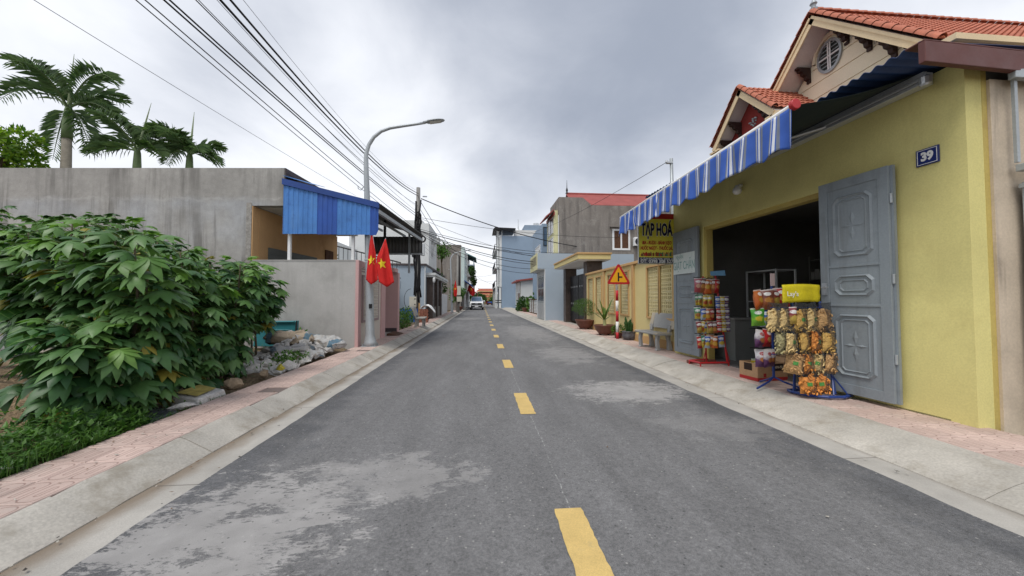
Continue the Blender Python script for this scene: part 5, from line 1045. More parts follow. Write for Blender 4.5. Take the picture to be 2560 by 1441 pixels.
# local frame of the wall facing the camera: u to the street side (right), w away from the camera
HL = thing('concrete_house', 'stained grey concrete house with blue sheet carport and pink street front', 'house', (-3.3, 10.0, 0), -YA)
def loc(mb, nm, m, par=HL, **k): return mb.build(nm, m, par, local=True, **k)
def left_house():
    # high stained gable wall with an opening at its street end
    b = MB(); b.box(-10.5, -2.83, 0, .22, -.05, 4.94); b.box(-2.83, -1.96, 0, .22, 3.92, 4.94); loc(b, 'gable_wall', MAT['concrete'])
    b = MB(); b.box(-2.97, -2.83, -.012, -.001, 2.3, 4.0); loc(b, 'patched_edge', mat('patched_cement', (.30, .285, .265), var=.25, vs=8, bump=.8, bs=20, bd=.02))
    b = MB(); b.box(-2.829, 0, .0, .18, -.05, 2.44); loc(b, 'low_wall', MAT['render'])
    b = MB(); b.box(-2.82, 0, -.012, .20, 2.441, 2.465); loc(b, 'low_wall_cap', MAT['render'])
    # body and inner front behind the yard (ochre), soffit slab
    b = MB(); b.box(-10.4, -2.83, .23, 4.7, 0, 4.7); loc(b, 'house_body', MAT['render'])
    b = MB(); b.box(-2.829, -2.79, .23, 4.7, .1, 3.90); fw = loc(b, 'front_wall', MAT['ochre']); b = MB(); b.box(-2.8295, -2.80, .004, .229, 2.47, 3.915); loc(b, 'reveal', MAT['ochre'])
    b = MB(); b.box(-2.79, -1.98, .23, 4.7, 3.92, 4.05); loc(b, 'soffit_slab', MAT['offwhite'])
    b = MB(); b.box(-2.80, -2.75, .62, 3.15, .3, 2.88); rs = loc(b, 'roller_shutter', MAT['roller'])
    for k in range(16):
        b = MB(); b.box(-2.749, -2.735, .64, 3.13, .35 + k * .158, .35 + k * .158 + .13); loc(b, 'shutter_slat', MAT['roller'], rs)
    b = MB(); b.box(-2.80, -2.75, 3.75, 4.32, .3, 3.25); loc(b, 'door', MAT['woodbrown'])
    # upper parapet along the street: dark cladding boards, then cream
    b = MB(); b.box(-1.98, -1.94, .0, 1.9, 4.05, 4.935); cl_ = loc(b, 'cladding', MAT['cladding'])
    for k in range(6): b = MB(); b.box(-1.94, -1.925, .01, 1.89, 4.07 + k * .144, 4.07 + k * .144 + .132); loc(b, 'plank', MAT['cladding'], cl_)
    b = MB(); b.box(-1.98, -1.93, 1.9, 4.6, 4.05, 4.95); loc(b, 'parapet', MAT['yellowfade'])
    # blue corrugated end panel (four sheets), rolled top edge and lean-to roof
    zt = lambda u: 4.50 - (u + 1.96) / 2.54 * .64
    for k, (u0, u1, m) in enumerate(((-1.96, -1.05, 'bluecorr'), (-1.05, -.52, 'bluedark'), (-.52, .36, 'bluecorr'), (.36, .58, 'bluedark'))):
        b = MB(); n = int((u1 - u0) / .01); base = (3.15 - .012 * k)
        def f(a, v): u = u0 + (u1 - u0) * a; z0 = base if u < .52 else base + (u - .52) * 2.2; return (u, -.05 - .003 * k + .012 * max(-.6, min(.6, math.sin(u * 2 * PI / .13) * 1.6)), z0 + (zt(u) - z0) * v)
        b.grid(f, n, 2); loc(b, 'corrugated_sheet', MAT[m], solid=.002)
    b = MB(); b.prism([(-1.98, -.10, zt(-1.96) + .13), (-1.98, -.10, zt(-1.96) - .03), (.60, -.10, zt(.58) - .03), (.60, -.10, zt(.58) + .12)], (0, .045, 0)); loc(b, 'roof_flashing', mat('blue_flashing', (.014, .055, .24), rough=.5, var=.12, spec=.4))
    b = MB(); b.prism([(-1.96, -.09, 4.70), (-1.96, .6, 4.82), (-1.2, .6, 4.60), (-1.2, -.09, 4.47)], (0, 0, .01)); loc(b, 'roof_lap', MAT['bluecorr'])
    def rf(a, v): u = -1.95 + 2.58 * a; w = -.06 + v * 4.75; return (u, w, zt(u) + .10 + .012 * math.sin(w * 2 * PI / .13))
    b = MB(); b.grid(rf, 3, 290); loc(b, 'carport_roof', MAT['greycorr'], smooth=True, solid=.004)
    b = MB(); b.box(.52, .60, -.05, 4.65, 3.70, 3.80); b.box(-.1, -.04, -.02, 4.6, 3.86, 3.93); b.box(-1.0, -.94, -.02, 4.6, 4.08, 4.15); loc(b, 'purlin', MAT['steel'])
    # dark corrugated screen closing the far end
    def sc(a, v): u = -1.4 + 2.0 * a; return (u, 4.62 + .016 * math.sin(u * 2 * PI / .13), 3.17 + v * .72)
    b = MB(); b.grid(sc, 110, 1); loc(b, 'corrugated_screen', MAT['greycorr'], smooth=True, solid=.002); b = MB(); b.box(-1.4, .62, 4.56, 4.60, 3.17, 3.23); loc(b, 'screen_rail', MAT['steel'])
    for u, w, m in ((-1.86, .10, 'white'), (-.15, .10, 'white'), (-.28, 2.9, 'iron'), (.12, 4.5, 'steel')): b = MB(); b.box(u - .035, u + .035, w - .035, w + .035, 2.44 if w < 1 or w > 4 else .1, zt(u) + .08); loc(b, 'carport_post', MAT[m])
left_house()
# ---- pink street front of the yard (world axes, x = -3.3)
PF = thing('pink_front', 'pink and cream yard front with perforated block panel and recessed doorway', 'wall', (-3.3, 12, .15))
def pink_front():
    X0 = -3.28
    b = MB(); b.box(X0 - .2, X0, 10.22, 12.25, -.05, 2.30); b.build('wall_panel', MAT['pinkpanel'], PF)
    b = MB(); b.box(X0 - .05, X0 + .035, 9.985, 10.22, -.05, 2.46); b.build('pilaster', MAT['pink'], PF, bevel=.006)
    b = MB(); b.box(X0 - .25, X0 + .035, 12.25, 12.75, -.05, 2.46); b.build('pilaster', MAT['pink'], PF, bevel=.006)
    b = MB(); b.box(X0 - .22, X0 + .03, 10.22, 12.25, 2.301, 2.46); b.build('coping', MAT['pink'], PF, bevel=.006)
    b = MB(); b.box(X0 + .001, X0 + .018, 10.22, 12.25, 2.17, 2.20); b.box(X0 + .001, X0 + .018, 10.22, 12.25, 2.24, 2.27); b.build('moulding', MAT['mauve'], PF)
    b = MB(); y0, y1, z0, z1 = 10.42, 11.85, .84, 2.02; e = .07
    for (a0, a1, c0, c1) in ((y0 - e, y1 + e, z0 - e, z0), (y0 - e, y1 + e, z1, z1 + e), (y0 - e, y0, z0, z1), (y1, y1 + e, z0, z1)): b.box(X0 + .001, X0 + .045, a0, a1, c0, c1)
    pn = b.build('panel_frame', MAT['mauve'], PF, bevel=.004)
    bmb = block_mesh(.236, .194, .04); bm = MB().add([(-x, y, z) for x, y, z in bmb.v], [tuple(reversed(f)) for f in bmb.f]); bm.m = bmb.m
    bm = bm.mesh('breeze_block', [MAT['pinkpanel'], MAT['blockback']])
    for i in range(6):
        for j in range(6): piece('breeze_block', bm, pn, T(X0 + .042, y0 + .119 + .2383 * i, z0 + .1967 * j))
    # recessed doorway: deep pink reveal, dark bamboo-like gate bars, tiled step
    b = MB(); b.box(X0 - 1.3, X0 + .03, 14.62, 14.9, -.05, 2.46); b.build('reveal_wall', MAT['pink'], PF)
    b = MB(); b.box(X0 - 1.3, X0 - .0, 14.612, 14.619, .15, .30); b.build('skirting', MAT['cladding'], PF)
    b = MB(); b.box(X0 - .25, X0 + .03, 14.0, 14.611, 2.46, 2.6); b.build('lintel', MAT['pink'], PF)
    for k in range(5): b = MB(); b.box(X0 - .22, X0 - .16, 12.76, 13.05, .35 + k * .42, .65 + k * .42); b.build('gate_slat', MAT['tan'], PF)
    b = MB(); b.box(X0 - .18, X0 - .14, 12.76, 13.1, .17, 2.45); b.build('gate_frame', MAT['iron'], PF)
    b = MB(); b.box(X0 - 1.2, X0 - .02, 12.76, 14.61, -.05, .152); b.build('threshold', MAT['kerb'], PF)
    b = MB(); b.hexa([(X0 + .02, 13.0, .152), (X0 + .42, 13.0, .152), (X0 + .42, 14.0, .152), (X0 + .02, 14.0, .152)], [(X0 + .02, 13.0, .23), (X0 + .1, 13.0, .23), (X0 + .1, 14.0, .23), (X0 + .02, 14.0, .23)]); b.build('ramp', MAT['woodbrown'], PF)
pink_front()
# ---- stair house glimpsed through the carport
t = thing('stair_house', 'white house with outside stair and iron railing behind the carport', 'house', (-7, 19, 0))
b = MB(); b.box(-11, -5.6, 18.2, 24, 0, 3.05); b.box(-11, -7.9, 20.5, 24, 3.05, 4.6); b.build('wall', MAT['offwhite'], t)
b = MB(); b.prism([(-7.0, 18.0, 3.05), (-3.9, 18.0, 2.3), (-3.9, 18.0, 1.9), (-7.0, 18.0, 2.6)], (0, .18, 0)); b.build('stair_string', MAT['lightblue'], t)
b = MB(); b.tube([(-8.6, 18.1, 4.0), (-7.0, 18.1, 4.0), (-3.9, 18.1, 3.2)], .035, 6); b.tube([(-8.6, 18.1, 3.15), (-7.0, 18.1, 3.15), (-3.9, 18.1, 2.45)], .025, 6); b.build('handrail', MAT['iron'], t)
for k in range(22):
    x = -8.5 + k * .21; d = 0 if x < -7 else (x + 7) / 3.1 * .75; b = MB(); b.tube([(x, 18.1, 3.12 - d), (x, 18.1, 3.98 - d * 1.05)], .014, 4); b.build('baluster', MAT['iron'], t)
bush('railing_plant', 'dark dried creeper hanging on the iron stair railing', (-7.2, 17.95, 3.05), .35, .12, .45, 160, LM['dark'], .22, 21)

# ================================================================== LEFT SIDE: STREET LAMPS AND FLAGS
MAT['galv'] = mat('galvanised_pole', (.40, .43, .45), rough=.45, var=.08, vs=3, bump=.06, metal=.3, spec=.5)
def street_lamp(M, label, sc=1.0):
    t = thing('street_lamp', label, 'street lamp', M=M, group='curved-arm street lamps')
    b = MB(); b.box(-.19, .19, -.19, .19, 0, .022); b.build('base_plate', MAT['galv'], t, local=True)
    for x in (-.15, .15):
        for y in (-.15, .15): b = MB(); b.tube([(x, y, .02), (x, y, .07)], .014, 6); b.build('bolt', MAT['steel'], t, local=True)
    pts = [(0, 0, .02), (0, 0, .12), (-.01, 0, .32), (-.03, 0, 1.2), (-.10, 0, 3.3), (-.17, 0, 5.0), (-.17, 0, 5.25), (-.10, 0, 5.50), (.03, 0, 5.72), (.22, 0, 5.89), (.46, 0, 5.99), (.8, 0, 6.06), (1.18, 0, 6.13), (1.42, 0, 6.18)]
    rd = [.20, .155, .115, .105, .085, .062, .055, .05, .048, .046, .043, .04, .036, .034]
    b = MB(); b.tube(pts, rd, 10); b.build('pole', MAT['galv'], t, local=True, smooth=True)
    hd = MB(); q = T(1.36, 0, 6.155) @ RY(R(-9)); prof = [(0, .045, .04), (.10, .055, .05), (.14, .10, .055), (.30, .13, .05), (.45, .12, .04), (.56, .08, .03), (.60, .03, .015)]; vs = []
    for x, w, hh in prof:
        for a in range(10): an = 2 * PI * a / 10; vs.append(q @ Vector((x, w * math.cos(an), hh * math.sin(an) * (1 if math.sin(an) > 0 else .45) + .02)))
    hd.add(vs, [(i * 10 + j, i * 10 + (j + 1) % 10, (i + 1) * 10 + (j + 1) % 10, (i + 1) * 10 + j) for i in range(len(prof) - 1) for j in range(10)] + [tuple(range(9, -1, -1)), tuple(range(60, 70))])
    hh = hd.build('lamp_head', MAT['galv'], t, local=True, smooth=True)
    b = MB(); b.add([q @ Vector(v) for v in ((.18, -.09, -.005), (.50, -.08, -.005), (.50, .08, -.005), (.18, .09, -.005))], [(0, 1, 2, 3)]); b.build('lens', MAT['bulb'], hh, local=True)
    b = MB(); b.box(.02 - .03, .02 + .05, -.125, -.10, 1.02, 1.14); b.build('inspection_cover', MAT['black'], t, local=True)
    b = MB(); b.tube([(-.22, 0, 4.34), (-.30, 0, 4.24), (-.37, 0, 4.28), (-.38, 0, 4.36)], .012, 5); b.tube([(-.22, 0, 4.34), (-.16, 0, 4.34)], .012, 5); b.build('cable_hook', MAT['steel'], t, local=True)
    b = MB(); b.lathe([(.098, 0), (.105, .01), (.105, .05), (.098, .06)], (-.07, 0, 2.30), 12); b.build('collar', MAT['galv'], t, local=True)
    return t
L1 = street_lamp(T(-2.98, 10.17, .15), 'near grey curved-arm street lamp standing by the pink front')
copy_tree(L1, T(-2.86, 36.4, .12) @ RZ(R(4)), 'far grey curved-arm street lamp beside the white metal gate')
MAT['flagred'] = mat('flag_red', (.58, .022, .02), rough=.75, var=.08, vs=5, bump=.08, bs=300); MAT['flagyellow'] = mat('flag_yellow', (.80, .62, .03), rough=.75, var=.05, bump=0)
def flag(label, left, right, zs, y0, star, stick, ph=0.0, scale=1):
    """hanging flag: left(z) and right(z) outlines sampled at zs (top to bottom) with folds in depth; star on the front"""
    t = thing('flag', label, 'flag', (left[-1], y0, zs[-1]), group='red flags with a yellow star')
    def interp(tab, v):
        f = v * (len(tab) - 1); i = min(int(f), len(tab) - 2); return tab[i] + (tab[i + 1] - tab[i]) * (f - i)
    def S_(u, v):
        l, r_, z = interp(left, v), interp(right, v), interp(zs, v); zz = z
        tip = .13 * scale * v ** 6 * (1 - abs(2 * u - 1)); x = l + (r_ - l) * u
        return Vector((x, y0 + (.05 * math.sin(u * 7 + ph + v * 1.4) + .02 * math.sin(u * 17 + ph * 2)) * (r_ - l) * 2 * min(1, v * 3), zz - tip))
    b = MB(); b.grid(S_, 18, 24); b.build('cloth', MAT['flagred'], t, smooth=True, solid=.003)
    cu, cv, ru = star; b = MB(); l, r_ = interp(left, cv), interp(right, cv); wd = r_ - l; cz = interp(zs, cv); H = zs[0] - zs[-1]; pts = []
    for k in range(10):
        rr = ru * (1 if k % 2 == 0 else .42); a = PI / 2 + k * PI / 5 + .12; du = rr * math.cos(a) * .8 / wd; dv = -rr * math.sin(a) * 1.1 / H; q = S_(cu + du, cv + dv); q.y -= .012; pts.append(q)
    c = S_(cu, cv); c.y -= .014; b.add(pts + [c], [(i, (i + 1) % 10, 10) for i in range(10)]); b.build('star', MAT['flagyellow'], t)
    b = MB(); b.tube(stick, .011 * scale, 6); b.build('flag_stick', MAT['alu'], t)
    return t
flag('red flag hanging over the near street lamp pole', [-2.915, -2.96, -2.99, -3.01, -3.035, -3.05], [-2.895, -2.85, -2.80, -2.78, -2.755, -2.735], [3.17, 2.9, 2.65, 2.4, 2.15, 1.93], 9.93, (.46, .56, .13), [(-3.10, 10.0, 2.40), (-2.80, 9.97, 2.50), (-2.90, 9.95, 3.20)], .4)
flag('red flag hanging beside the near street lamp pole, nearer the road', [-2.565, -2.66, -2.775, -2.775, -2.745, -2.70], [-2.545, -2.49, -2.44, -2.40, -2.355, -2.31], [3.02, 2.78, 2.53, 2.30, 2.08, 1.87], 9.95, (.40, .55, .135), [(-3.05, 10.05, 2.38), (-2.79, 9.99, 2.47), (-2.55, 9.97, 3.05)], 2.0)
flag('small red flag on the far street lamp', [-2.52, -2.62, -2.70, -2.66], [-2.49, -2.40, -2.33, -2.38], [3.3, 2.8, 2.3, 1.8], 36.0, (.5, .55, .12), [(-2.9, 36.3, 2.4), (-2.5, 36.0, 3.35)], 1.0, 1)

# ================================================================== LEFT SIDE: UTILITY POLES, CABLES
MAT['polecon'] = mat('pole_concrete', (.24, .235, .225), rough=.9, var=.12, vs=3, bump=.25); MAT['cable'] = mat('black_cable', (.016, .016, .018), rough=.6, var=.1, bump=0); MAT['box'] = mat('beige_plastic_box', (.55, .53, .45), rough=.5, var=.08)
UP = thing('utility_pole', 'dark concrete utility pole wrapped in thick cable bundles', 'utility pole', (-3.76, 22, .1))
b = MB(); b.tube([(-3.76, 22, 0), (-3.76, 22, 8.1)], [.17, .115], 14); b.build('pole', MAT['polecon'], UP, smooth=True)
rn = random.Random(6); 
for k in range(9):
    b = MB(); a = rn.uniform(-2.6, -.4); z0 = rn.uniform(.6, 2.2); z1 = rn.uniform(5.4, 7.7); n = 12; pp = [(-3.76 + (.17 + .05 * math.sin(i * 1.3 + k)) * math.cos(a + .25 * math.sin(i * .7 + k)), 22 + (.17 + .04 * math.sin(i + k)) * math.sin(a + .25 * math.sin(i * .7 + k)), z0 + (z1 - z0) * i / n) for i in range(n + 1)]
    b.tube(pp, rn.uniform(.03, .065), 6); b.build('cable_bundle', MAT['cable'], UP, smooth=True)
for zc, rr in ((6.35, .17), (6.0, .2), (5.75, .13)):
    b = MB(); b.tube([(-3.72 + rr * math.cos(a * .42), 21.78, zc + rr * 1.3 * math.sin(a * .42)) for a in range(16)], .03, 5); b.build('cable_coil', MAT['cable'], UP)
b = MB(); b.tube([(-3.45 + .16 * math.cos(a * .42), 21.75, 4.98 + .17 * math.sin(a * .42)) for a in range(16)], .05, 6); b.build('cable_coil', MAT['cable'], UP)
b = MB(); b.box(-3.56, -3.34, 21.75, 21.95, 4.0, 4.72); b.build('transformer_box', MAT['alu'], UP, bevel=.03)
b = MB(); b.box(-4.06, -3.93, 21.7, 21.95, 3.9, 5.05); b.build('splice_case', MAT['black'], UP, bevel=.03)
b = MB(); b.box(-4.18, -3.78, 21.72, 21.86, .98, 1.58); mb_ = b.build('meter_box', MAT['box'], UP, bevel=.02)
for z in (1.1, 1.42): b = MB(); b.box(-3.89, -3.82, 21.712, 21.719, z, z + .06); b.build('socket', MAT['black'], mb_)
b = MB(); b.box(-3.66, -3.58, 21.8, 21.9, .5, 1.2); b.build('conduit', MAT['tan'], UP)
b = MB(); b.tube([(-4.1 - .38 * math.sin(a * .35), 21.75, 1.42 + .62 * math.cos(a * .35)) for a in range(10)], .014, 5); b.build('loop_cable', MAT['cable'], UP)
b = MB(); b.box(-3.5, -3.25, 21.95, 22.05, 7.55, 7.60); b.build('cross_bracket', MAT['steel'], UP)
UP2 = thing('utility_pole', 'farther concrete utility pole behind the far street lamp', 'utility pole', (-2.53, 40, .1))
b = MB(); b.tube([(-2.53, 40, 0), (-2.53, 40, 6.5)], [.19, .13], 12); b.build('pole', MAT['polecon'], UP2, smooth=True)
b = MB(); b.tube([(-2.40, 39.85, 1), (-2.36, 39.85, 3), (-2.38, 39.85, 6.2)], [.08, .11, .06], 6); b.build('cable_bundle', MAT['cable'], UP2)
b = MB(); b.box(-2.75, -2.2, 39.6, 39.8, 1.9, 2.9); b.box(-2.6, -2.1, 39.6, 39.8, 1.2, 1.75); b.build('meter_box', MAT['box'], UP2)
def cable(label, a, b_, sag, r_=.01, n=28, group='overhead cables', mid=None):
    a, b_ = Vector(a), Vector(b_); mb = MB(); pts = []
    for i in range(n + 1): f = i / n; q = a.lerp(b_, f); q.z -= 4 * sag * f * (1 - f); pts.append(q)
    mb.tube(pts, r_ * .52, 6); return one('overhead_cable', mb, MAT['cable'], label, 'cable', group, smooth=True)
def q_cable(zA, px_x, r_, label, zq=5.6, xo=0.0, Aoff=(0, 0)):
    """span from the pole over the lot: passes (px_x, 5.55, zq) and ends past the camera"""
    A = Vector((-3.76 + Aoff[0], 22 + Aoff[1], zA)); f = 16.45 / 36; Bx = A.x + (px_x - A.x) / f; s = max(.4, (zA - zq) / (4 * f * (1 - f))); zB = zA + (zq - zA + 4 * s * f * (1 - f)) / f
    cable(label, A, (Bx, A.y - 36, zB), s, r_)
for zA, x, r_, zq, lb in ((7.75, -3.69, .034, 5.81, 'thickest bundled overhead cable reaching the pole top'), (7.60, -3.83, .036, 5.80, 'thick bundled overhead cable second from the top'), (7.0, -4.16, .016, 5.77, 'thin overhead cable below the thick pair'), (6.9, -3.87, .008, 5.79, 'finest overhead wire running between the thick pair'), (7.9, -3.51, .007, 5.82, 'fine wire highest and nearest the road'),
        (6.45, -4.52, .026, 5.75, 'medium overhead cable in the middle of the fan'), (6.3, -4.59, .026, 5.74, 'medium overhead cable twinned with the middle one'), (5.55, -4.84, .018, 5.72, 'overhead cable low on the pole, upper of a pair'), (5.35, -4.96, .016, 5.71, 'overhead cable low on the pole, lower of a pair'), (6.6, -4.12, .012, 5.77, 'thin overhead cable beside the middle cables')): q_cable(zA, x, r_, lb, zq)
cable('single thin service wire nearest the grey house roof', (-5.36, 16.0, 5.85), (-8.4, -6, 6.35), .15, .009)
for sag, (ax, az), bpt, r_, lb in ((.55, (-3.6, 7.45), (9.5, 27, 5.2), .028, 'thick drop cable crossing the road to the grey cement building'), (.3, (-3.6, 6.3), (10, 26, 6.0), .012, 'thin wire crossing the road high to the cement building'), (.5, (-3.6, 6.25), (7.5, 30, 4.6), .010, 'thin wire crossing the road to the blue block'),
        (.5, (-3.6, 5.5), (5.0, 24, 3.9), .020, 'bundled wire crossing the road to the gateway, upper'), (.6, (-3.6, 5.45), (5.6, 24, 3.75), .016, 'bundled wire crossing the road to the gateway, lower'), (.7, (-3.6, 5.4), (4.6, 24, 3.5), .014, 'slack wire crossing the road to the gateway'), (.35, (-3.6, 5.5), (6.4, 29, 5.0), .018, 'wire crossing the road above the pale balcony'), (.45, (-3.6, 5.5), (8.5, 26, 4.3), .018, 'wire crossing the road along the cement wall'), (.8, (-3.6, 5.3), (4.8, 25, 3.3), .012, 'lowest slack wire crossing the road'), (.42, (-3.6, 5.6), (7.4, 26, 4.8), .014, 'wire crossing the road at mid height')):
    cable(lb, (ax, 22, az), bpt, sag, r_ * 1.9)
cable('cable rising from the street to the mast behind the awning', (5.1, 9.55, 5.2), (3.4, 59.5, 12.6), 1.2, .014)
cable('thick cable dropping from the near pole to the far pole, upper', (-3.7, 22, 7.4), (-2.53, 40, 6.4), .35, .035); cable('thick cable dropping from the near pole to the far pole, lower', (-3.7, 22, 6.9), (-2.53, 40, 6.3), .5, .03)
for k, (z0, z1) in enumerate(((5.2, 5.9), (5.0, 5.6), (4.8, 5.2))): cable(f"thin wire running on along the houses, {ORD[k]} from the top", (-3.8, 22.1, z0), (-3.3 - .3 * k, 40, z1), .3, .012)
for k, (z0, x1, y1, z1) in enumerate(((4.2, 3.0, 61, 6.0), (4.0, 2.6, 60.5, 4.6), (5.0, 2.6, 62, 3.9))): cable(f"far wire spanning the road beyond the car, {ORD[k]}", (-2.2, 70, z0 + 2), (x1, y1, z1), .5, .03)
# ================================================================== LEFT SIDE: FARTHER HOUSES
h = thing('pale_blue_house', 'pale blue flat-roofed house behind the utility pole', 'house', (-5, 25, 0))
b = MB(); b.box(-9.5, -3.62, 24, 27.5, -.05, 3.62); b.build('wall', MAT['lightblue'], h)
b = MB(); b.box(-9.6, -3.55, 23.9, 36.5, 3.62, 3.74); b.build('roof_slab', MAT['cladding'], h)
b = MB(); b.box(-3.66, -3.60, 23.97, 23.998, -.05, 3.6); b.build('corner_trim', MAT['offwhite'], h)
b = MB(); b.box(-9.5, -5.2, 27.5, 36.4, -.05, 3.61); b.build('rear_wall', MAT['greyrender'], h)
h = thing('white_block', 'white upper-storey block rising behind the pale blue house', 'building', (-5.5, 27.5, 0))
b = MB(); b.box(-9.3, -3.75, 26.5, 31, 3.75, 6.9); b.box(-9.3, -4.2, 26.5, 31, 6.9, 7.1); b.build('wall', MAT['offwhite'], h)
b = MB(); b.box(-3.75, -3.35, 29, 30, 5.9, 6.3); b.build('ledge', MAT['offwhite'], h); window(h, X0=-3.75, a0=27.4, a1=28.8, z0=4.6, z1=6.1, side=1, nv=2)
h = thing('stone_gateway', 'white canopied gateway with brown stone pillars and grey stone base', 'gateway', (-3.5, 26, .15))
b = MB(); b.box(-4.3, -3.0, 24.3, 33.5, 3.02, 3.18); b.box(-4.22, -3.08, 24.4, 33.4, 2.90, 3.018); b.build('canopy', MAT['offwhite'], h)
for y, w in ((24.6, .7), (27.2, .55), (29.6, .7)): b = MB(); b.box(-3.75, -3.2, y, y + w, .1, 2.9); b.build('pillar', MAT['stonebrown'], h)
b = MB(); b.box(-3.7, -3.3, 25.3, 29.6, .1, .9); b.build('stone_base', MAT['greyrender'], h)
b = MB(); b.box(-3.6, -3.5, 25.3, 27.2, .9, 2.8); b.build('dark_gate', MAT['iron'], h); b = MB(); b.box(-3.6, -3.5, 27.75, 29.6, .9, 2.8); b.build('dark_gate', MAT['glass'], h)
b = MB(); b.lathe([(.06, 0), (.09, .1), (.09, .25), (.05, .32)], (-3.1, 24.35, 2.55), 10); b.build('camera_lamp', MAT['white'], h)
h = thing('metal_fence', 'white corrugated metal gate beside the far street lamp', 'gate', (-3.3, 33, .1))
for k in range(14): b = MB(); b.box(-3.36 - .02 * (k % 2), -3.30 - .02 * (k % 2), 30.4 + k * .42, 30.4 + k * .42 + .4, .15, 1.9); b.build('panel', MAT['white'], h)
h = thing('block_building', 'raw grey block-built house with pale green street front', 'building', (-5, 52, 0))
b = MB(); b.box(-9, -2.75, 50, 60, 0, 8.9); b.build('wall', MAT['greyrender'], h)
rn = random.Random(4)
b = MB(); b.box(-2.748, -2.3, 50, 60, 2.6, 8.6); b.build('street_front', mat('pale_green_paint', (.50, .60, .58), var=.08), h)
for z in (3.0, 5.0, 7.0): window(h, X0=-2.3, a0=51, a1=53.5, z0=z, z1=z + 1.3, side=1, nv=2); window(h, X0=-2.3, a0=55.5, a1=58, z0=z, z1=z + 1.3, side=1, nv=2)
b = MB(); b.prism([(-2.3, 49.5, 4.0), (-1.2, 49.5, 3.3), (-1.2, 49.5, 3.36), (-2.3, 49.5, 4.08)], (0, 9, 0)); b.build('shop_awning', MAT['bluedark'], h)
h = thing('balcony_house', 'white narrow house with planted balconies beyond the block building', 'house', (-3, 68, 0))
b = MB(); b.box(-9, -2.4, 64, 76, 0, 9.4); b.build('wall', MAT['offwhite'], h)
for z in (3.2, 5.4, 7.4): b = MB(); b.box(-2.4, -1.3, 64.3, 75, z, z + .2); b.box(-1.4, -1.3, 64.3, 75, z + .2, z + .9); b.build('balcony', MAT['lightblue' if z > 7 else 'offwhite'], h); window(h, X0=-2.4, a0=66, a1=69, z0=z + .3, z1=z + 1.7, side=1)
b = MB(); b.prism([(-2.6, 64, 9.4), (-.9, 64, 8.7), (-.9, 64, 8.8), (-2.6, 64, 9.6)], (0, 9, 0)); b.build('roof_sheet', mat('teal_sheet', (.10, .22, .22)), h)
bush('balcony_plants', 'dark plants spilling over the balcony of the narrow white house', (-1.5, 65, 5.7), .5, 3, .8, 500, LM['dark'], .4, 31); bush('balcony_vine', 'hanging plants on the lower balcony of the narrow white house', (-1.35, 64.5, 4.0), .35, 2, .8, 400, LM['dark'], .4, 32)
h = thing('red_stall', 'dark red awning stall front behind the parked white car', 'stall', (-2, 60, 0))
b = MB(); b.prism([(-2.9, 61, 3.2), (-.6, 61, 2.6), (-.6, 61, 2.0), (-.62, 61, 2.0), (-.64, 61, 2.5), (-2.9, 61, 3.1)], (0, 6, 0)); b.build('awning', MAT['signred'], h)
for x, y in ((-.65, 61.2), (-.65, 66.8)): b = MB(); b.tube([(x, y, 0), (x, y, 2.6)], .05, 6); b.build('post', MAT['steel'], h)
b = MB(); b.box(-2.9, -2.6, 61, 67, 0, 3); b.build('stall_back', MAT['white'], h)
flag('far red flag leaning out above the parked car', [-1.9, -2.0, -1.7], [-1.7, -1.0, -.9], [3.6, 3.0, 2.2], 55.0, (.5, .5, .25), [(-2.3, 55, 2.6), (-1.8, 55, 3.7)], 1.0, 2)
# brick stack with white cloth, blue tarpaulin, bushes by the bench
h = thing('brick_stack', 'arched stack of red bricks half covered with white cloth by the pole', 'brick stack', (-3.1, 20.6, .15))
bkm = MB().box(-.11, .11, -.055, .055, 0, .075).mesh('brick', mat('red_brick_stack', (.26, .11, .075), var=.2, vs=9))
for j in range(9):
    for i in range(4): piece('brick', bkm, h, T(-3.35 + .12 * i + (.06 if j % 2 else 0) * .5, 20.5, .155 + .083 * j) @ RZ(PI / 2 + random.uniform(-.1, .1)))
b = MB(); b.grid(lambda u, v: (-3.30 + .75 * u, 20.35 + .5 * v + .05 * math.sin(u * 9), .95 + .15 * math.sin(u * PI) - .7 * max(0, u - .55) ** 1.2 + .05 * math.sin(v * 9 + u * 7)), 16, 8); b.build('cloth', MAT['white'], h, smooth=True, solid=.01)
b = MB(); b.grid(lambda u, v: (-4.6 + 1.0 * u, 21.2 + .03 * math.sin(u * 12), .15 + .75 * v), 10, 3); one('blue_tarpaulin', b, MAT['bluedark'], 'dark blue tarpaulin hung low against the pale blue wall', 'tarpaulin', base=(-4.1, 21.2, .15), solid=.01)
bush('roadside_bush', 'green leafy weeds between the pink front and the weathered bench', (-3.55, 16.9, .1), .55, 1.3, .55, 700, LM['bush'], .12, 41)
bush('roadside_bush', 'low dark weeds under the utility pole', (-4.3, 19.6, .1), .6, 1.0, .5, 400, LM['dark'], .14, 42)
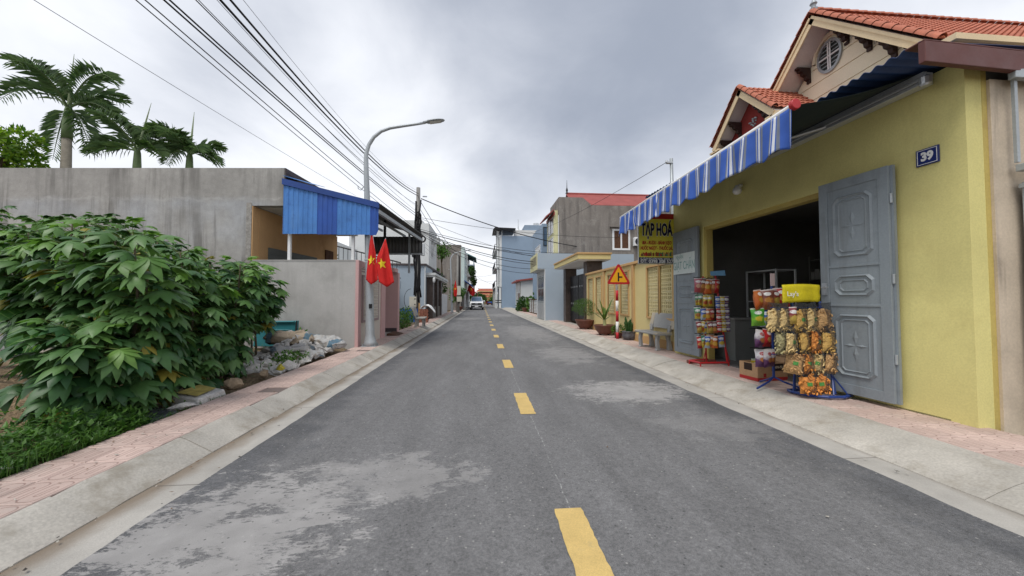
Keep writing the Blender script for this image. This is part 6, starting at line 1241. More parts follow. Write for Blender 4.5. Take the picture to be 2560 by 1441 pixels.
def tree(name, label, loc, h, crown, n, m, leaf, seed, group=None, tr=.12):
    t = thing(name, label, 'tree', loc, group=group); rn = random.Random(seed); b = MB(); cx, cy, cz, rx, ry, rz = crown
    b.tube([(0, 0, -.1), (.05 * h * .2, 0, h * .3), (cx * .6, cy * .6, h * .6), (cx, cy, cz)], [tr, tr * .8, tr * .55, tr * .25], 8)
    lobes = []
    for k in range(11):
        v = rv(rn); v = v.normalized() * (.35 + .6 * v.length); c = Vector((cx + v.x * rx * .75, cy + v.y * ry * .75, cz + v.z * rz * .75)); lobes.append((c, rn.uniform(.28, .48)))
        b.tube([(cx * .6, cy * .6, h * .55), tuple((c + Vector((cx, cy, cz))) * .5), tuple(c)], [tr * .4, tr * .25, tr * .1], 5)
    b.build('trunk', MAT['bark'], t, local=True, smooth=True); b = MB()
    for k in range(n):
        c, s = lobes[rn.randrange(11)]; v = rv(rn); v = v.normalized() * v.length ** .45; q = c + Vector((v.x * rx * s, v.y * ry * s, v.z * rz * s)); leafquad(b, q, v + rv(rn) * .9 + Vector((0, 0, -.25)), rv(rn), rn.uniform(.6, 1.25) * leaf, leaf * .5)
    b.build('crown', m, t, local=True); return t
tree('garden_tree', 'dark green tree rising behind the white canopied gateway', (-4.6, 34, 0), 3.4, (0, 0, 3.1, 1.4, 2.4, 1.3), 1500, LM['dark'], .30, 51)
tree('garden_tree', 'bushy green tree beside the parked white car', (-2.95, 44.5, .1), 2.6, (.1, 0, 2.0, 1.0, 1.4, 1.2), 1300, LM['bush'], .26, 52); pot('bowl', (-2.55, 43.0, .12), 'square-looking brown tub in front of the bushy tree', .45, .5)
tree('rooftop_tree', 'small tree top showing above the white block', (-4.4, 41, 3.6), 3.2, (0, 0, 3.2, .9, .9, 1.2), 500, LM['bush'], .3, 53)
# ---- far end of the street
for k, (x, y, hh, rx, m, sd, lb) in enumerate(((-.9, 100, 3.2, 1.5, 'dark', 61, 'dark tree closing the street beyond the car'), (.6, 108, 3.0, 1.3, 'dark', 62, 'dark round tree in front of the temple'), (3.2, 104, 3.0, 1.5, 'bush', 63, 'yellowish green tree right of the temple'), (4.6, 98, 3.6, 1.6, 'bush', 64, 'green tree by the tall house columns'), (-2.2, 92, 3.4, 1.4, 'dark', 65, 'dark tree behind the red stall'), (5.2, 88, 3.0, 1.3, 'dark', 66, 'low dark tree behind the tall house front'))): tree('far_tree', lb, (x, y, 0), hh, (0, 0, hh * .62, rx, rx, hh * .42), 700, LM[m], .42, sd, 'trees at the far end of the street')
h = thing('temple', 'temple with layered red tiled roofs at the street end', 'temple', (1.0, 128, 0)); TT = mat('temple_tile', (.34, .11, .07), var=.3, vs=1.5)
b = MB(); b.box(-1.4, 4.6, 129.5, 136, 0, 4.2); b.build('wall', MAT['yellowfade'], h); b = MB(); b.box(1.6, 4.6, 126.6, 129.4, 0, 2.0); b.build('porch_wall', MAT['gablered'], h)
def tier(x0, x1, y0, z0, z1, dp):
    b = MB(); b.hexa([(x0 - .5, y0, z0 + .12), (x1 + .5, y0, z0 + .12), (x1 + .5, y0 + 2 * dp, z0 + .12), (x0 - .5, y0 + 2 * dp, z0 + .12)], [(x0 + .5, y0 + dp * .8, z1), (x1 - .5, y0 + dp * .8, z1), (x1 - .5, y0 + dp * 1.2, z1), (x0 + .5, y0 + dp * 1.2, z1)]); r_ = b.build('roof', TT, h)
    b = MB(); b.box(x0 - .55, x1 + .55, y0 - .06, y0 - .01, z0, z0 + .14); b.build('eave', MAT['cream'], h); b = MB(); b.tube([(x0 + .1, y0 + dp, z1 + .25), (x0 + .6, y0 + dp, z1 + .05), (x1 - .6, y0 + dp, z1 + .05), (x1 - .1, y0 + dp, z1 + .25)], .1, 5); b.build('ridge', TT, h)
tier(-1.3, 4.5, 128.4, 4.25, 5.3, 3.4); tier(-.9, 4.2, 127.6, 3.1, 4.1, 2.0); tier(1.2, 4.8, 126.2, 1.9, 2.9, 1.6); tier(1.5, 5.0, 125.4, 1.2, 1.75, 1.2)
rn = random.Random(90); b = MB()
for k in range(5200):
    x = rn.uniform(-60, 70); hh = 3.2 + 1.6 * mnoise.noise((x * .13, 0, 0)) + 1.0 * mnoise.noise((x * .6, 3, 0)); q = Vector((x, 168 + rn.uniform(-4, 4), rn.random() * hh)); leafquad(b, q, rv(rn), rv(rn), rn.uniform(.8, 1.6), .8)
tag(b.build('treeline', LM['dark']), 'low dark belt of trees beyond the temple', 'trees', kind='stuff')
h = thing('white_hall', 'small white building with blue roof beyond the temple', 'building', (5, 132, 0)); b = MB(); b.box(4.2, 7.4, 132, 138, 0, 3.6); b.build('wall', MAT['white'], h); b = MB(); b.box(4.0, 7.6, 131.5, 138.5, 4.2, 5.2); b.build('roof', MAT['bluedark'], h); b = MB(); b.box(4.4, 7.2, 131.8, 132, 2.6, 3.0); b.build('window', MAT['glass'], h)
# ---- parked white car
def car():
    t = thing('parked_car', 'white pickup-style car parked facing the camera on the road side', 'car', (-.62, 52, 0)); M = T(-.62, 49.6, 0)
    W2 = .93; WHT = mat('white_car_paint', (.72, .73, .74), rough=.25, var=.02, bump=0, spec=.5)
    sec = [(0.0, .45, .98, .80), (.12, .40, 1.08, .90), (.5, .38, 1.14, .93), (1.25, .38, 1.20, .93), (1.4, .38, 1.22, .93), (3.6, .38, 1.22, .93), (4.7, .42, 1.18, .91), (4.85, .5, 1.1, .86)]
    b = MB(); vs = []
    for y, z0, z1, w in sec: vs += [(-w, y, z0), (w, y, z0), (w, y, z0 + (z1 - z0) * .6), (w * .94, y, z1), (-w * .94, y, z1), (-w, y, z0 + (z1 - z0) * .6)]
    n = len(sec); b.add([M @ Vector(v) for v in vs], [(i * 6 + j, i * 6 + (j + 1) % 6, (i + 1) * 6 + (j + 1) % 6, (i + 1) * 6 + j) for i in range(n - 1) for j in range(6)] + [(5, 4, 3, 2, 1, 0), tuple(range((n - 1) * 6, n * 6))]); b.build('body', WHT, t, bevel=.03)
    b = MB(); b.hexa([M @ Vector(v) for v in ((-.84, 1.25, 1.19), (.84, 1.25, 1.19), (.84, 4.4, 1.19), (-.84, 4.4, 1.19))], [M @ Vector(v) for v in ((-.66, 1.95, 1.82), (.66, 1.95, 1.82), (.66, 4.0, 1.82), (-.66, 4.0, 1.82))]); b.build('cabin', WHT, t, bevel=.04)
    b = MB(); b.add([M @ Vector(v) for v in ((-.74, 1.27, 1.23), (.74, 1.27, 1.23), (.61, 1.89, 1.78), (-.61, 1.89, 1.78))], [(0, 1, 2, 3)]); o = b.build('windscreen', MAT['glassblue'], t); o.data.transform(T(0, -.02, .01))
    for s in (-1, 1): b = MB(); b.add([M @ Vector(v) for v in ((s * .845, 1.5, 1.23), (s * .845, 4.1, 1.23), (s * .70, 3.8, 1.76), (s * .70, 2.05, 1.76))], [(0, 1, 2, 3)]); b.build('side_window', MAT['glass'], t)
    b = MB(); b.box(-1.32, .08, 49.55, 49.62, .72, .98); g_ = b.build('grille', MAT['black'], t, bevel=.01); b = MB(); b.box(-.80, -.44, 49.53, 49.549, .82, .9); b.build('badge', MAT['alu'], g_)
    for s in (-1, 1):
        b = MB(); x = -.62 + s * .76; b.box(x - .14, x + .14, 49.56, 49.70, .80, .98); b.build('headlight', MAT['bulb'], t, bevel=.02)
        b = MB(); x = -.62 + s * .70; b.box(x - .1, x + .1, 49.55, 49.62, .52, .64); b.build('fog_lamp', MAT['black'], t)
        b = MB(); x = -.62 + s * 1.02; b.box(x - .1, x + .1, 51.0, 51.12, 1.15, 1.32); b.build('mirror', WHT, t, bevel=.02)
        for y in (50.45, 53.35):
            b = MB(); q = MB().lathe([(.0, -.12), (.24, -.12), (.36, -.10), (.38, 0), (.36, .10), (.24, .12), (0, .12)], (0, 0, 0), 18); b.add([T(-.62 + s * .83, y, .38) @ RY(PI / 2) @ Vector(v) for v in q.v], q.f); w_ = b.build('wheel', MAT['black'], t)
            b = MB(); q = MB().lathe([(.0, -.01), (.22, -.01), (.22, .01), (0, .01)], (0, 0, 0), 12); b.add([T(-.62 + s * .958, y, .38) @ RY(PI / 2) @ Vector(v) for v in q.v], q.f); b.build('rim', MAT['alu'], w_)
    b = MB(); b.box(-1.35, .11, 49.50, 49.64, .34, .58); b.build('lower_bumper', MAT['black'], t, bevel=.02); b = MB(); b.box(-1.1, -.14, 49.47, 49.499, .30, .36); b.build('skid_plate', MAT['alu'], t); b = MB(); b.box(-.86, -.38, 49.485, 49.4995, .44, .55); b.build('licence_plate', MAT['white'], t)
car()
def motorbike(loc, rz, label):
    t = thing('motorbike', label, 'motorbike', M=T(*loc) @ RZ(rz), group='motorbikes far down the street')
    for y in (-.6, .6):
        b = MB(); q = MB().lathe([(.22, -.04), (.29, -.03), (.29, .03), (.22, .04)], (0, 0, 0), 14); b.add([T(0, y, .29) @ RY(PI / 2) @ Vector(v) for v in q.v], q.f); b.build('wheel', MAT['black'], t, local=True)
    b = MB(); b.tube([(0, -.55, .5), (0, -.3, .75), (0, .35, .72), (0, .7, .8)], [.1, .16, .14, .06], 8); b.tube([(0, -.6, .3), (0, -.5, .85), (0, -.42, 1.0)], .04, 6); b.build('body', MAT['bluedark'], t, local=True, smooth=True); b = MB(); b.tube([(-.3, -.4, 1.0), (.3, -.4, 1.0)], .025, 6); b.build('handlebar', MAT['black'], t, local=True); b = MB(); b.tube([(0, 0, .82), (0, .6, .85)], [.12, .1], 8); b.build('seat', MAT['black'], t, local=True)
motorbike((.35, 88, .02), R(10), 'motorbike nearest the temple trees'); motorbike((2.2, 92, .02), R(70), 'motorbike parked across the street end')
# ================================================================== THE OVERGROWN LOT
LM['cassava'] = leaf_mat('cassava_leaf', (.026, .085, .026), (.110, .215, .062), trans=.13, rough=.42)
LM['ageing'] = leaf_mat('ageing_cassava_leaf', (.16, .17, .03), (.34, .28, .05), trans=.2, rough=.5)
LM['young_lit'] = leaf_mat('young_lit_cassava_leaf', (.10, .21, .05), (.17, .31, .07), trans=.3, rough=.42)  # young leaves, paler also to paint light onto the thicket top
def m_taro():
    m = leaf_mat('taro_leaf', (.035, .13, .02), (.07, .20, .03), trans=.3, rough=.4); t = NT.__new__(NT); t.mat = m; t.t = m.node_tree; t.n = t.t.nodes; t.l = t.t.links; t.b = t.n['Principled BSDF']
    x, y, z = t.sep(t.obj()); ax = t.M('ABSOLUTE', x); f = t.M('ABSOLUTE', t.M('SUBTRACT', t.M('FRACT', t.M('MULTIPLY', t.M('SUBTRACT', y, t.M('MULTIPLY', ax, .7)), 13.0)), .5)); ve = t.M('MAXIMUM', t.map(f, .40, .47, 0, .8), t.map(ax, .006, .012, 1, 0))
    src = t.b.inputs['Base Color'].links[0].from_socket; c = t.mix(ve, src, (.16, .32, .07)); t.l.new(c, t.b.inputs['Base Color']); return m
LM['taro'] = m_taro()
LM['weed'] = leaf_mat('weed_leaf', (.026, .085, .012), (.095, .20, .035), rnd='island', trans=.22); LM['palm'] = leaf_mat('palm_leaf', (.065, .13, .05), (.15, .23, .085), trans=.4, rnd='island')
MAT['stem'] = mat('cassava_stem', (.10, .085, .055), var=.2, vs=12, bump=.4, space='obj'); MAT['petiole'] = mat('petiole_green', (.13, .17, .045), var=.15, space='obj')
def leaflet(mb, o, d, up, L, w, droop, m=0, n=5):
    d = d.normalized(); s = d.cross(up).normalized(); vs = []
    for i in range(n + 1):
        f = i / n; ww = w * (math.sin(PI * min(1, f ** .8)) ** .9 if 0 < f < 1 else .02); c = o + d * (L * f * (1 - .12 * droop * f)) - Vector((0, 0, 1)) * (droop * L * f * f * .75)
        vs += [c - s * ww - Vector((0, 0, ww * .25)), c, c + s * ww - Vector((0, 0, ww * .25))]
    mb.add(vs, [(3 * i + j, 3 * i + j + 1, 3 * i + j + 4, 3 * i + j + 3) for i in range(n) for j in (0, 1)], m)
def cassava_leaf(seed, mname='cassava'):
    rn = random.Random(seed); mb = MB(); pl = rn.uniform(.22, .36); tip = Vector((pl, 0, rn.uniform(.02, .12))); mb.tube([(0, 0, 0), (pl * .5, 0, tip.z * .8), tuple(tip)], .0045, 4, m=1, cap=False)
    base = rn.uniform(-.1, .12); tilt = rn.uniform(.15, .6)
    for a, l in ((0, 1), (33, .98), (-33, .98), (66, .86), (-66, .86), (102, .62), (-102, .62), (140, .4), (-140, .4))[:rn.choice((7, 7, 9))]:
        an = R(a + rn.uniform(-6, 6)) + base; d = Vector((math.cos(an), math.sin(an), -tilt * math.cos(an) * .6)); leaflet(mb, tip, d, Vector((0, 0, 1)), rn.uniform(.20, .25) * l, .050 * (l ** .4), rn.uniform(.4, .95))
    return mb.mesh('leaf', [LM[mname], MAT['petiole']], True)
LV = [cassava_leaf(k) for k in range(9)]; LY = [cassava_leaf(20 + k, 'young_lit') for k in range(3)]; LO = [cassava_leaf(30 + k, 'ageing') for k in range(2)]
PB = [(-4.0, 4.1, 1.0, 'low one drooping over the weeds'), (-3.85, 4.5, 2.0, 'nearest the road at the paving edge'), (-4.0, 5.4, 1.95, 'second along the paving edge'), (-4.1, 6.2, 1.85, 'third along the paving edge'), (-4.6, 6.9, 1.85, 'fourth along the paving edge'), (-4.55, 7.75, 1.75, 'at the rubble end of the thicket'), (-4.9, 5.0, 2.3, 'near front of the thicket behind the weeds'), (-5.0, 6.2, 2.2, 'in the middle of the thicket'), (-5.0, 7.3, 2.0, 'in the middle towards the rubble'), (-5.1, 8.3, 1.95, 'close to the teal sheet'),
      (-5.9, 5.6, 2.4, 'behind the big taro leaves'), (-6.1, 6.9, 2.5, 'tall one in the thicket middle'), (-6.2, 8.2, 2.35, 'by the grey wall mid thicket'), (-7.2, 6.6, 2.65, 'far side of the thicket by the frame edge'), (-7.4, 8.0, 2.8, 'tall one close to the grey wall'), (-8.4, 8.6, 3.0, 'tallest against the grey wall'), (-9.3, 7.6, 2.95, 'outermost by the frame edge')]
def cassava(x, y, h, where, seed):
    rn = random.Random(seed); z0 = .12; t = thing('cassava_plant', f"leafy green cassava plant {where}", 'cassava plant', (x, y, z0), group='cassava thicket'); stems = []
    for k in range(2 if h < 2.2 else 3):
        lx, ly = rn.uniform(-.28, .28), rn.uniform(-.28, .28); hh = h * (1 if k == 0 else rn.uniform(.72, .95)); pts = [Vector((x + rn.uniform(-.05, .05), y + rn.uniform(-.05, .05), z0 - .05))]
        for i in range(1, 6): f = i / 5; pts.append(Vector((x + lx * f + .05 * math.sin(i * 2 + k), y + ly * f + .05 * math.cos(i * 2.3 + k), z0 + hh * f)))
        b = MB(); b.tube(pts, [.022, .02, .018, .015, .012, .008], 6); b.build('stem', MAT['stem'], t, smooth=True); stems.append(pts)
    for si, pts in enumerate(stems):
        nl = 108 if len(stems) == 2 else 84; az = rn.uniform(0, 6)
        for k in range(nl):
            f0 = .08 if (y < 6.6 and x > -4.5) else (.5 if x > -4.6 else .36); f = f0 + (1 - f0) * (k + rn.random()) / nl; fi = f * 5; i = min(int(fi), 4); q = pts[i].lerp(pts[i + 1], min(1, fi - i)); az += 2.4 + rn.uniform(-.4, .4)
            top = f > .93; el = rn.uniform(.15, .7) if top else rn.uniform(-.3, .35) - (.25 if f < .5 else 0); s = rn.uniform(.45, .62) if top else rn.uniform(.48, 1.08)
            me = rn.choice(LY) if (f > .80 and rn.random() < .45) else (rn.choice(LO) if rn.random() < .035 else rn.choice(LV))
            piece('leaf', me, t, Matrix.Translation(q) @ RZ(az) @ RY(-el) @ RX(rn.uniform(-.4, .4)) @ SC(s))
for i, (x, y, h_, w_) in enumerate(PB): cassava(x, y, h_, w_, 100 + i)
# ---- taro with huge ribbed leaves
def taro_leaf(L, W_, m):
    mb = MB(); n = 14; k = 8
    def f(u, v):
        a = (u - .5) * 2; t_ = v; w = W_ * (math.sin(PI * min(1, (t_ * .92 + .08) ** .75)) ** .8) * .5 if t_ < 1 else 0
        y = (t_ - .22) * L - (.10 * L * abs(a) ** 1.5 if t_ < .3 else 0); return (a * w, y, -.12 * L * (t_ - .2) ** 2 * 2 - .22 * abs(a) * w + .004 * math.sin(abs(a) * 9 + t_ * 32) + .05 * math.sin(a * 3) * w)
    mb.grid(f, 12, 20); return mb
t = thing('taro_plant', 'taro plant with huge bright ribbed leaves by the frame edge', 'taro plant', (-6.1, 5.0, .25), group='taro plants')
for (bx, by, bz, rz, rx, L) in ((-6.15, 5.3, 1.52, 200, -52, .62), (-6.5, 5.2, 1.2, 165, -45, .55), (-6.9, 5.6, 1.8, 150, -38, .55), (-5.42, 4.9, .98, 225, -62, .42)):
    me = taro_leaf(L, L * .85, 0).mesh('leaf', LM['taro'], True); piece('leaf', me, t, T(bx, by, bz) @ RZ(R(rz)) @ RX(R(rx))); b = MB(); b.tube([(-6.1, 5.0, .3), ((bx - 6.1) / 2, (by + 5.0) / 2, bz * .7), (bx, by, bz)], [.025, .02, .012], 6); b.build('stalk', MAT['petiole'], t, smooth=True)
t = thing('taro_plant', 'fallen withered brown and green leaf plant beside the stone post', 'taro plant', (-4.9, 4.6, .3), group='taro plants')
for (bx, by, bz, rz, rx, L, mm) in ((-4.95, 4.7, .72, 160, -60, .5, mat('withered_leaf', (.30, .16, .03), var=.3, vs=8)), (-4.7, 4.55, .60, 220, -65, .6, LM['taro'])): piece('leaf', taro_leaf(L, L * .7, 0).mesh('leaf', mm, True), t, T(bx, by, bz) @ RZ(R(rz)) @ RX(R(rx)))
# ---- weeds and grass on the verge
def weeds():
    rn = random.Random(9); b = MB()
    for k in range(3600):
        y = 2.5 + 1.6 * rn.random() ** 1.1; w = 1.5 - .5 * (y - 2.5); x = -3.36 - rn.random() ** 1.5 * max(.25, w); cl = .5 + .9 * mnoise.noise((x * 3.1, y * 3.1, 0)); z = .13 + rn.random() * max(.05, .14 + .18 * cl) * min(1, (-3.25 - x) * 2.6); v = rv(rn); leafquad(b, Vector((x, y, z)), Vector((v.x, v.y, abs(v.z) * .6 + .05)), Vector((0, 0, 1)), rn.uniform(.035, .10), rn.uniform(.02, .045))
    for k in range(1500):
        y = 2.6 + 2.6 * rn.random() ** 1.3; x = -3.33 - rn.random() ** 2 * .9; h_ = rn.uniform(.06, .22) * (1.1 if y < 3.6 else .5); a = rn.uniform(0, 6.3); l = rn.uniform(.3, 1.0) * h_; p = Vector((x, y, .10)); d = Vector((math.cos(a), math.sin(a), 0)); s = Vector((-d.y, d.x, 0)) * .003
        m_ = p + d * l * .35 + Vector((0, 0, h_ * .75)); e = p + d * l + Vector((0, 0, h_ * .85)); b.add([p - s, p + s, m_ + s * .8, m_ - s * .8, e], [(0, 1, 2, 3), (3, 2, 4)])
    for k in range(900):
        x = -3.5 - rn.random() * 3.2; y = 4.2 + rn.random() * 5.6; z = .14; v = rv(rn); leafquad(b, Vector((x, y, z + rn.random() * .1)), Vector((v.x, v.y, abs(v.z))), Vector((0, 0, 1)), rn.uniform(.04, .10), .025)
    o = b.build('weeds', LM['weed']); tag(o, 'low green weeds and grass along the paving edge', 'weeds', kind='stuff')
weeds()
# ---- stones and rubble
MAT['rubble'] = mat('broken_concrete', (.54, .525, .50), var=.25, vs=6, fine=.12, bump=.7, bs=25, bd=.02, space='obj', dirt=((.30, .26, .2), .6, 8, .52, .68)); MAT['stonetan'] = mat('tan_stone', (.33, .25, .17), var=.25, vs=6, bump=.7, bs=25, bd=.02, space='obj'); MAT['mossstone'] = mat('mossy_cement_post', (.26, .24, .20), var=.25, vs=5, bump=.7, bs=22, bd=.02, space='obj', dirt=((.10, .13, .05), .7, 4, .5, .65))
import bmesh
def rock_mesh(seed, m, flat=.6, n=13):
    rn = random.Random(seed); bm = bmesh.new()
    for _ in range(n):
        v = rv(rn).normalized() * rn.uniform(.38, .52); bm.verts.new((v.x, v.y * .8, v.z * flat))
    r_ = bmesh.ops.convex_hull(bm, input=bm.verts); bmesh.ops.delete(bm, geom=[e for e in r_['geom_interior'] if isinstance(e, bmesh.types.BMVert)], context='VERTS')
    bmesh.ops.bevel(bm, geom=bm.edges[:], offset=.008, segments=1, affect='EDGES'); bmesh.ops.recalc_face_normals(bm, faces=bm.faces[:])
    me = bpy.data.meshes.new('rubble_chunk'); bm.to_mesh(me); bm.free(); me.materials.append(m); return me
RKM = [rock_mesh(k, MAT['rubble']) for k in range(8)]; rn = random.Random(12)
for k in range(210):
    y = 6.6 + 3.2 * rn.random() ** 1.15; far = (y - 6.7) / 3.1; x = -3.42 - (.10 + 1.5 * rn.random() ** 1.4) * (.55 + .5 * far) - (.25 if y > 9 else 0); hz = .45 * max(0, 1 - abs((x + 4.15) / .8)) * max(0, 1 - abs((y - 8.6) / 1.5)); s = rn.uniform(.10, .30) * (1 if rn.random() < .75 else 1.45)
    o = piece('rubble_chunk', rn.choice(RKM), None, T(x, y, .12 + hz + .12 * s) @ RZ(rn.uniform(0, 6)) @ RX(rn.uniform(-.5, .5)) @ SC(s * 1.1, s, s * .9)); pl_ = 'beside the pink tiles' if x > -3.85 else ('against the grey wall' if y > 9.0 else 'in the middle of the rubble heap'); sz_ = 'small' if s < .17 else ('medium' if s < .26 else 'large'); tag(o, f'{sz_} broken concrete chunk {pl_}', 'rubble chunk', f'{sz_} concrete chunks {pl_}')
TR_ = [rock_mesh(30 + k, MAT['stonetan'], .75, 26) for k in range(3)]
def stone(k, x, y, z, s, lb, nm='stone', m=None, fl=1): o = piece(nm, rock_mesh(50 + k, m, .7) if m else TR_[k % 3], None, T(x, y, z) @ RZ(k * 1.7) @ SC(s, s * .8, s * fl)); tag(o, lb, 'stone')
stone(0, -3.52, 5.55, .20, .30, 'rounded tan stone at the paving edge under the thicket'); stone(1, -3.55, 6.35, .18, .22, 'brown stone near the yellow-painted lump'); stone(2, -4.72, 3.62, .36, .36, 'pale stone low at the frame edge beside the weeds'); stone(3, -3.5, 6.75, .21, .26, 'yellow painted lump of rubble at the paving edge', m=mat('yellow_paint_lump', (.55, .46, .06), var=.2, vs=9, bump=.5, bs=30, bd=.02)); stone(4, -3.42, 4.55, .18, .30, 'flat pale cement fragment lying on the tiles', m=MAT['rubble'], fl=.45); stone(5, -3.44, 2.75, .19, .34, 'orange-brown clay fragment at the frame edge', m=mat('clay_fragment', (.42, .22, .11), var=.2), fl=.4); stone(6, -3.45, 6.98, .22, .36, 'whitish stone beside the yellow lump', m=MAT['rubble'])
b = MB(); b.hexa([(-3.72, 4.75, .1), (-3.36, 4.68, .1), (-3.36, 5.20, .1), (-3.72, 5.25, .1)], [(-3.70, 4.77, .25), (-3.38, 4.72, .21), (-3.38, 5.17, .22), (-3.70, 5.2, .27)]); t = thing('cement_slab', 'broken cement slab with a yellow painted top by the tiles', 'cement slab', (-3.55, 5, .1)); b.build('slab', MAT['rubble'], t, bevel=.015); b = MB(); b.add([(-3.69, 4.79, .274), (-3.42, 4.76, .236), (-3.45, 5.12, .246), (-3.69, 5.17, .286)], [(0, 1, 2, 3)]); b.build('yellow_paint', mat('faded_yellow_paint', (.42, .34, .10), var=.25, vs=10), t)
b = MB(); b.hexa([(-3.95, 4.15, .1), (-3.40, 4.05, .1), (-3.38, 4.5, .1), (-3.9, 4.6, .1)], [(-3.93, 4.2, .20), (-3.42, 4.1, .15), (-3.40, 4.45, .16), (-3.88, 4.55, .21)]); one('plastic_sheet', b, mat('dark_plastic_sheet', (.05, .055, .06), rough=.25, var=.4, vs=6, bump=.6, bs=10, bd=.02, spec=.5), 'crumpled dark plastic sheet beside the cement slab', 'plastic sheet', base=(-3.6, 4.3, .1), bevel=.02)
b = MB(); b.hexa([(-5.10, 4.62, .1), (-4.82, 4.58, .1), (-4.80, 4.86, .1), (-5.08, 4.9, .1)], [(-5.08, 4.64, .84), (-4.86, 4.60, .83), (-4.85, 4.80, .82), (-5.06, 4.84, .86)]); one('stone_post', b, MAT['mossstone'], 'squat mossy cement post standing in the soil', 'post', base=(-4.95, 4.7, .1), bevel=.04)
b = MB(); b.hexa([(-3.50, 2.86, .19), (-3.38, 2.92, .17), (-3.40, 3.0, .17), (-3.52, 2.95, .19)], [(-3.50, 2.86, .215), (-3.38, 2.92, .195), (-3.40, 3.0, .195), (-3.52, 2.95, .215)]); one('foam_scrap', b, MAT['white'], 'small white foam scrap lying on the clay fragment', 'scrap', base=(-3.45, 2.92, .17))
# ---- teal sheet-metal trough, cement sacks
t = thing('teal_trough', 'teal painted sheet-metal trough leaning against the grey wall', 'trough', (-5.2, 9.95, .2), -YA); MAT['teal'] = mat('teal_sheet_paint', (.03, .20, .23), rough=.45, var=.15, vs=4, bump=.1, spec=.4)
b = MB(); b.prism([(-5.85, 9.95, .2), (-4.80, 9.85, .2), (-4.76, 9.86, .84), (-5.80, 9.98, .82)], (.01, .16, .02)); b.build('tank_side', MAT['teal'], t, bevel=.01); b = MB(); b.tube([(-5.82, 9.94, .82), (-4.78, 9.83, .84)], .025, 6); b.build('rolled_rim', MAT['teal'], t); b = MB(); b.tube([(-4.74, 9.82, .2), (-4.72, 9.82, .86)], .018, 6); b.build('corner_bar', MAT['black'], t)
for z in (.42, .62): b = MB(); b.tube([(-5.6, 9.92, z), (-4.9, 9.845, z + .01)], .012, 5); b.build('rib', MAT['teal'], t)
def m_sack(name, c, band):
    t = NT(name); o = t.obj(); x, y, z = t.sep(o); p = t.pos(); cc = t.V('SCALE', c, scale=t.map(t.noise(p, 7, 4), .3, .7, .75, 1.15)); cc = t.mix(t.map(t.M('ABSOLUTE', t.M('SUBTRACT', t.M('ABSOLUTE', x), .36)), .05, .06, .85, 0), cc, band); cc = t.mix(t.map(t.noise(o, 9, 5, .7), .56, .62, 0, .6), cc, (.28, .22, .16)); t.bump(t.noise(o, 6, 5, .65), .9, .06); return t.base(cc, .7, .3)
SKM = [m_sack('tan_woven_sack', (.42, .34, .25), (.05, .15, .22)), m_sack('white_woven_sack', (.45, .45, .44), (.06, .16, .24)), m_sack('grey_woven_sack', (.40, .39, .375), (.05, .09, .12))]
def sack(x, y, z, sx, sy, sz, rz, mi, lb, seed, tilt=0):
    b = MB(); n, k = 34, 20
    def f(u, v):
        a = u * 2 * PI; ph = (v - .5) * PI; c = math.copysign(abs(math.cos(a)) ** .55, math.cos(a)); s = math.copysign(abs(math.sin(a)) ** .55, math.sin(a)); q = math.cos(ph) ** .45; w = 1 + .22 * mnoise.noise((c * 2 + seed, s * 2, v * 3)) + .16 * mnoise.noise((c * 5 + seed, s * 5, v * 5)); return Vector((c * q * sx / 2 * w, s * q * sy / 2 * w, math.sin(ph) * sz / 2 * (1 + .25 * mnoise.noise((c * 2.5, s * 2.5 + seed, 1))) + .09 * mnoise.noise((c * q * 3.5, s * q * 3.5 + seed, 3)) + .04 * mnoise.noise((c * q * 9, s * q * 9 + seed, 5))))
    b.grid(f, n, k); o = one('cement_sack', b, SKM[mi], lb, 'sack', 'discarded woven sacks'); o.data.polygons.foreach_set('use_smooth', [True] * len(o.data.polygons)); o.matrix_basis = T(x, y, z) @ RZ(R(rz)) @ RY(tilt); return o
sack(-4.35, 8.75, .52, .95, .62, .26, 18, 0, 'tan woven sack with blue ends lying on top of the rubble', 1, .1); sack(-3.75, 9.2, .38, .95, .6, .24, -20, 1, 'white woven sack with blue band nearest the lamp base', 2, .12); sack(-4.0, 8.1, .36, .9, .5, .12, 40, 2, 'grey empty sack spread over the front rubble', 3, .05); sack(-3.62, 8.15, .26, .6, .45, .14, -30, 1, 'small white folded sack at the paving edge', 4, .15); sack(-4.55, 9.3, .50, .8, .5, .2, 60, 1, 'pale sack crumpled against the grey wall', 6)
bush('wall_weed', 'small bright weed growing beside the teal trough', (-4.62, 9.72, .15), .18, .12, .30, 140, LM['weed'], .11, 71)
bush('rubble_weed', 'low weeds growing between the rubble and the tiles', (-3.62, 7.35, .12), .25, .5, .16, 260, LM['weed'], .07, 72)
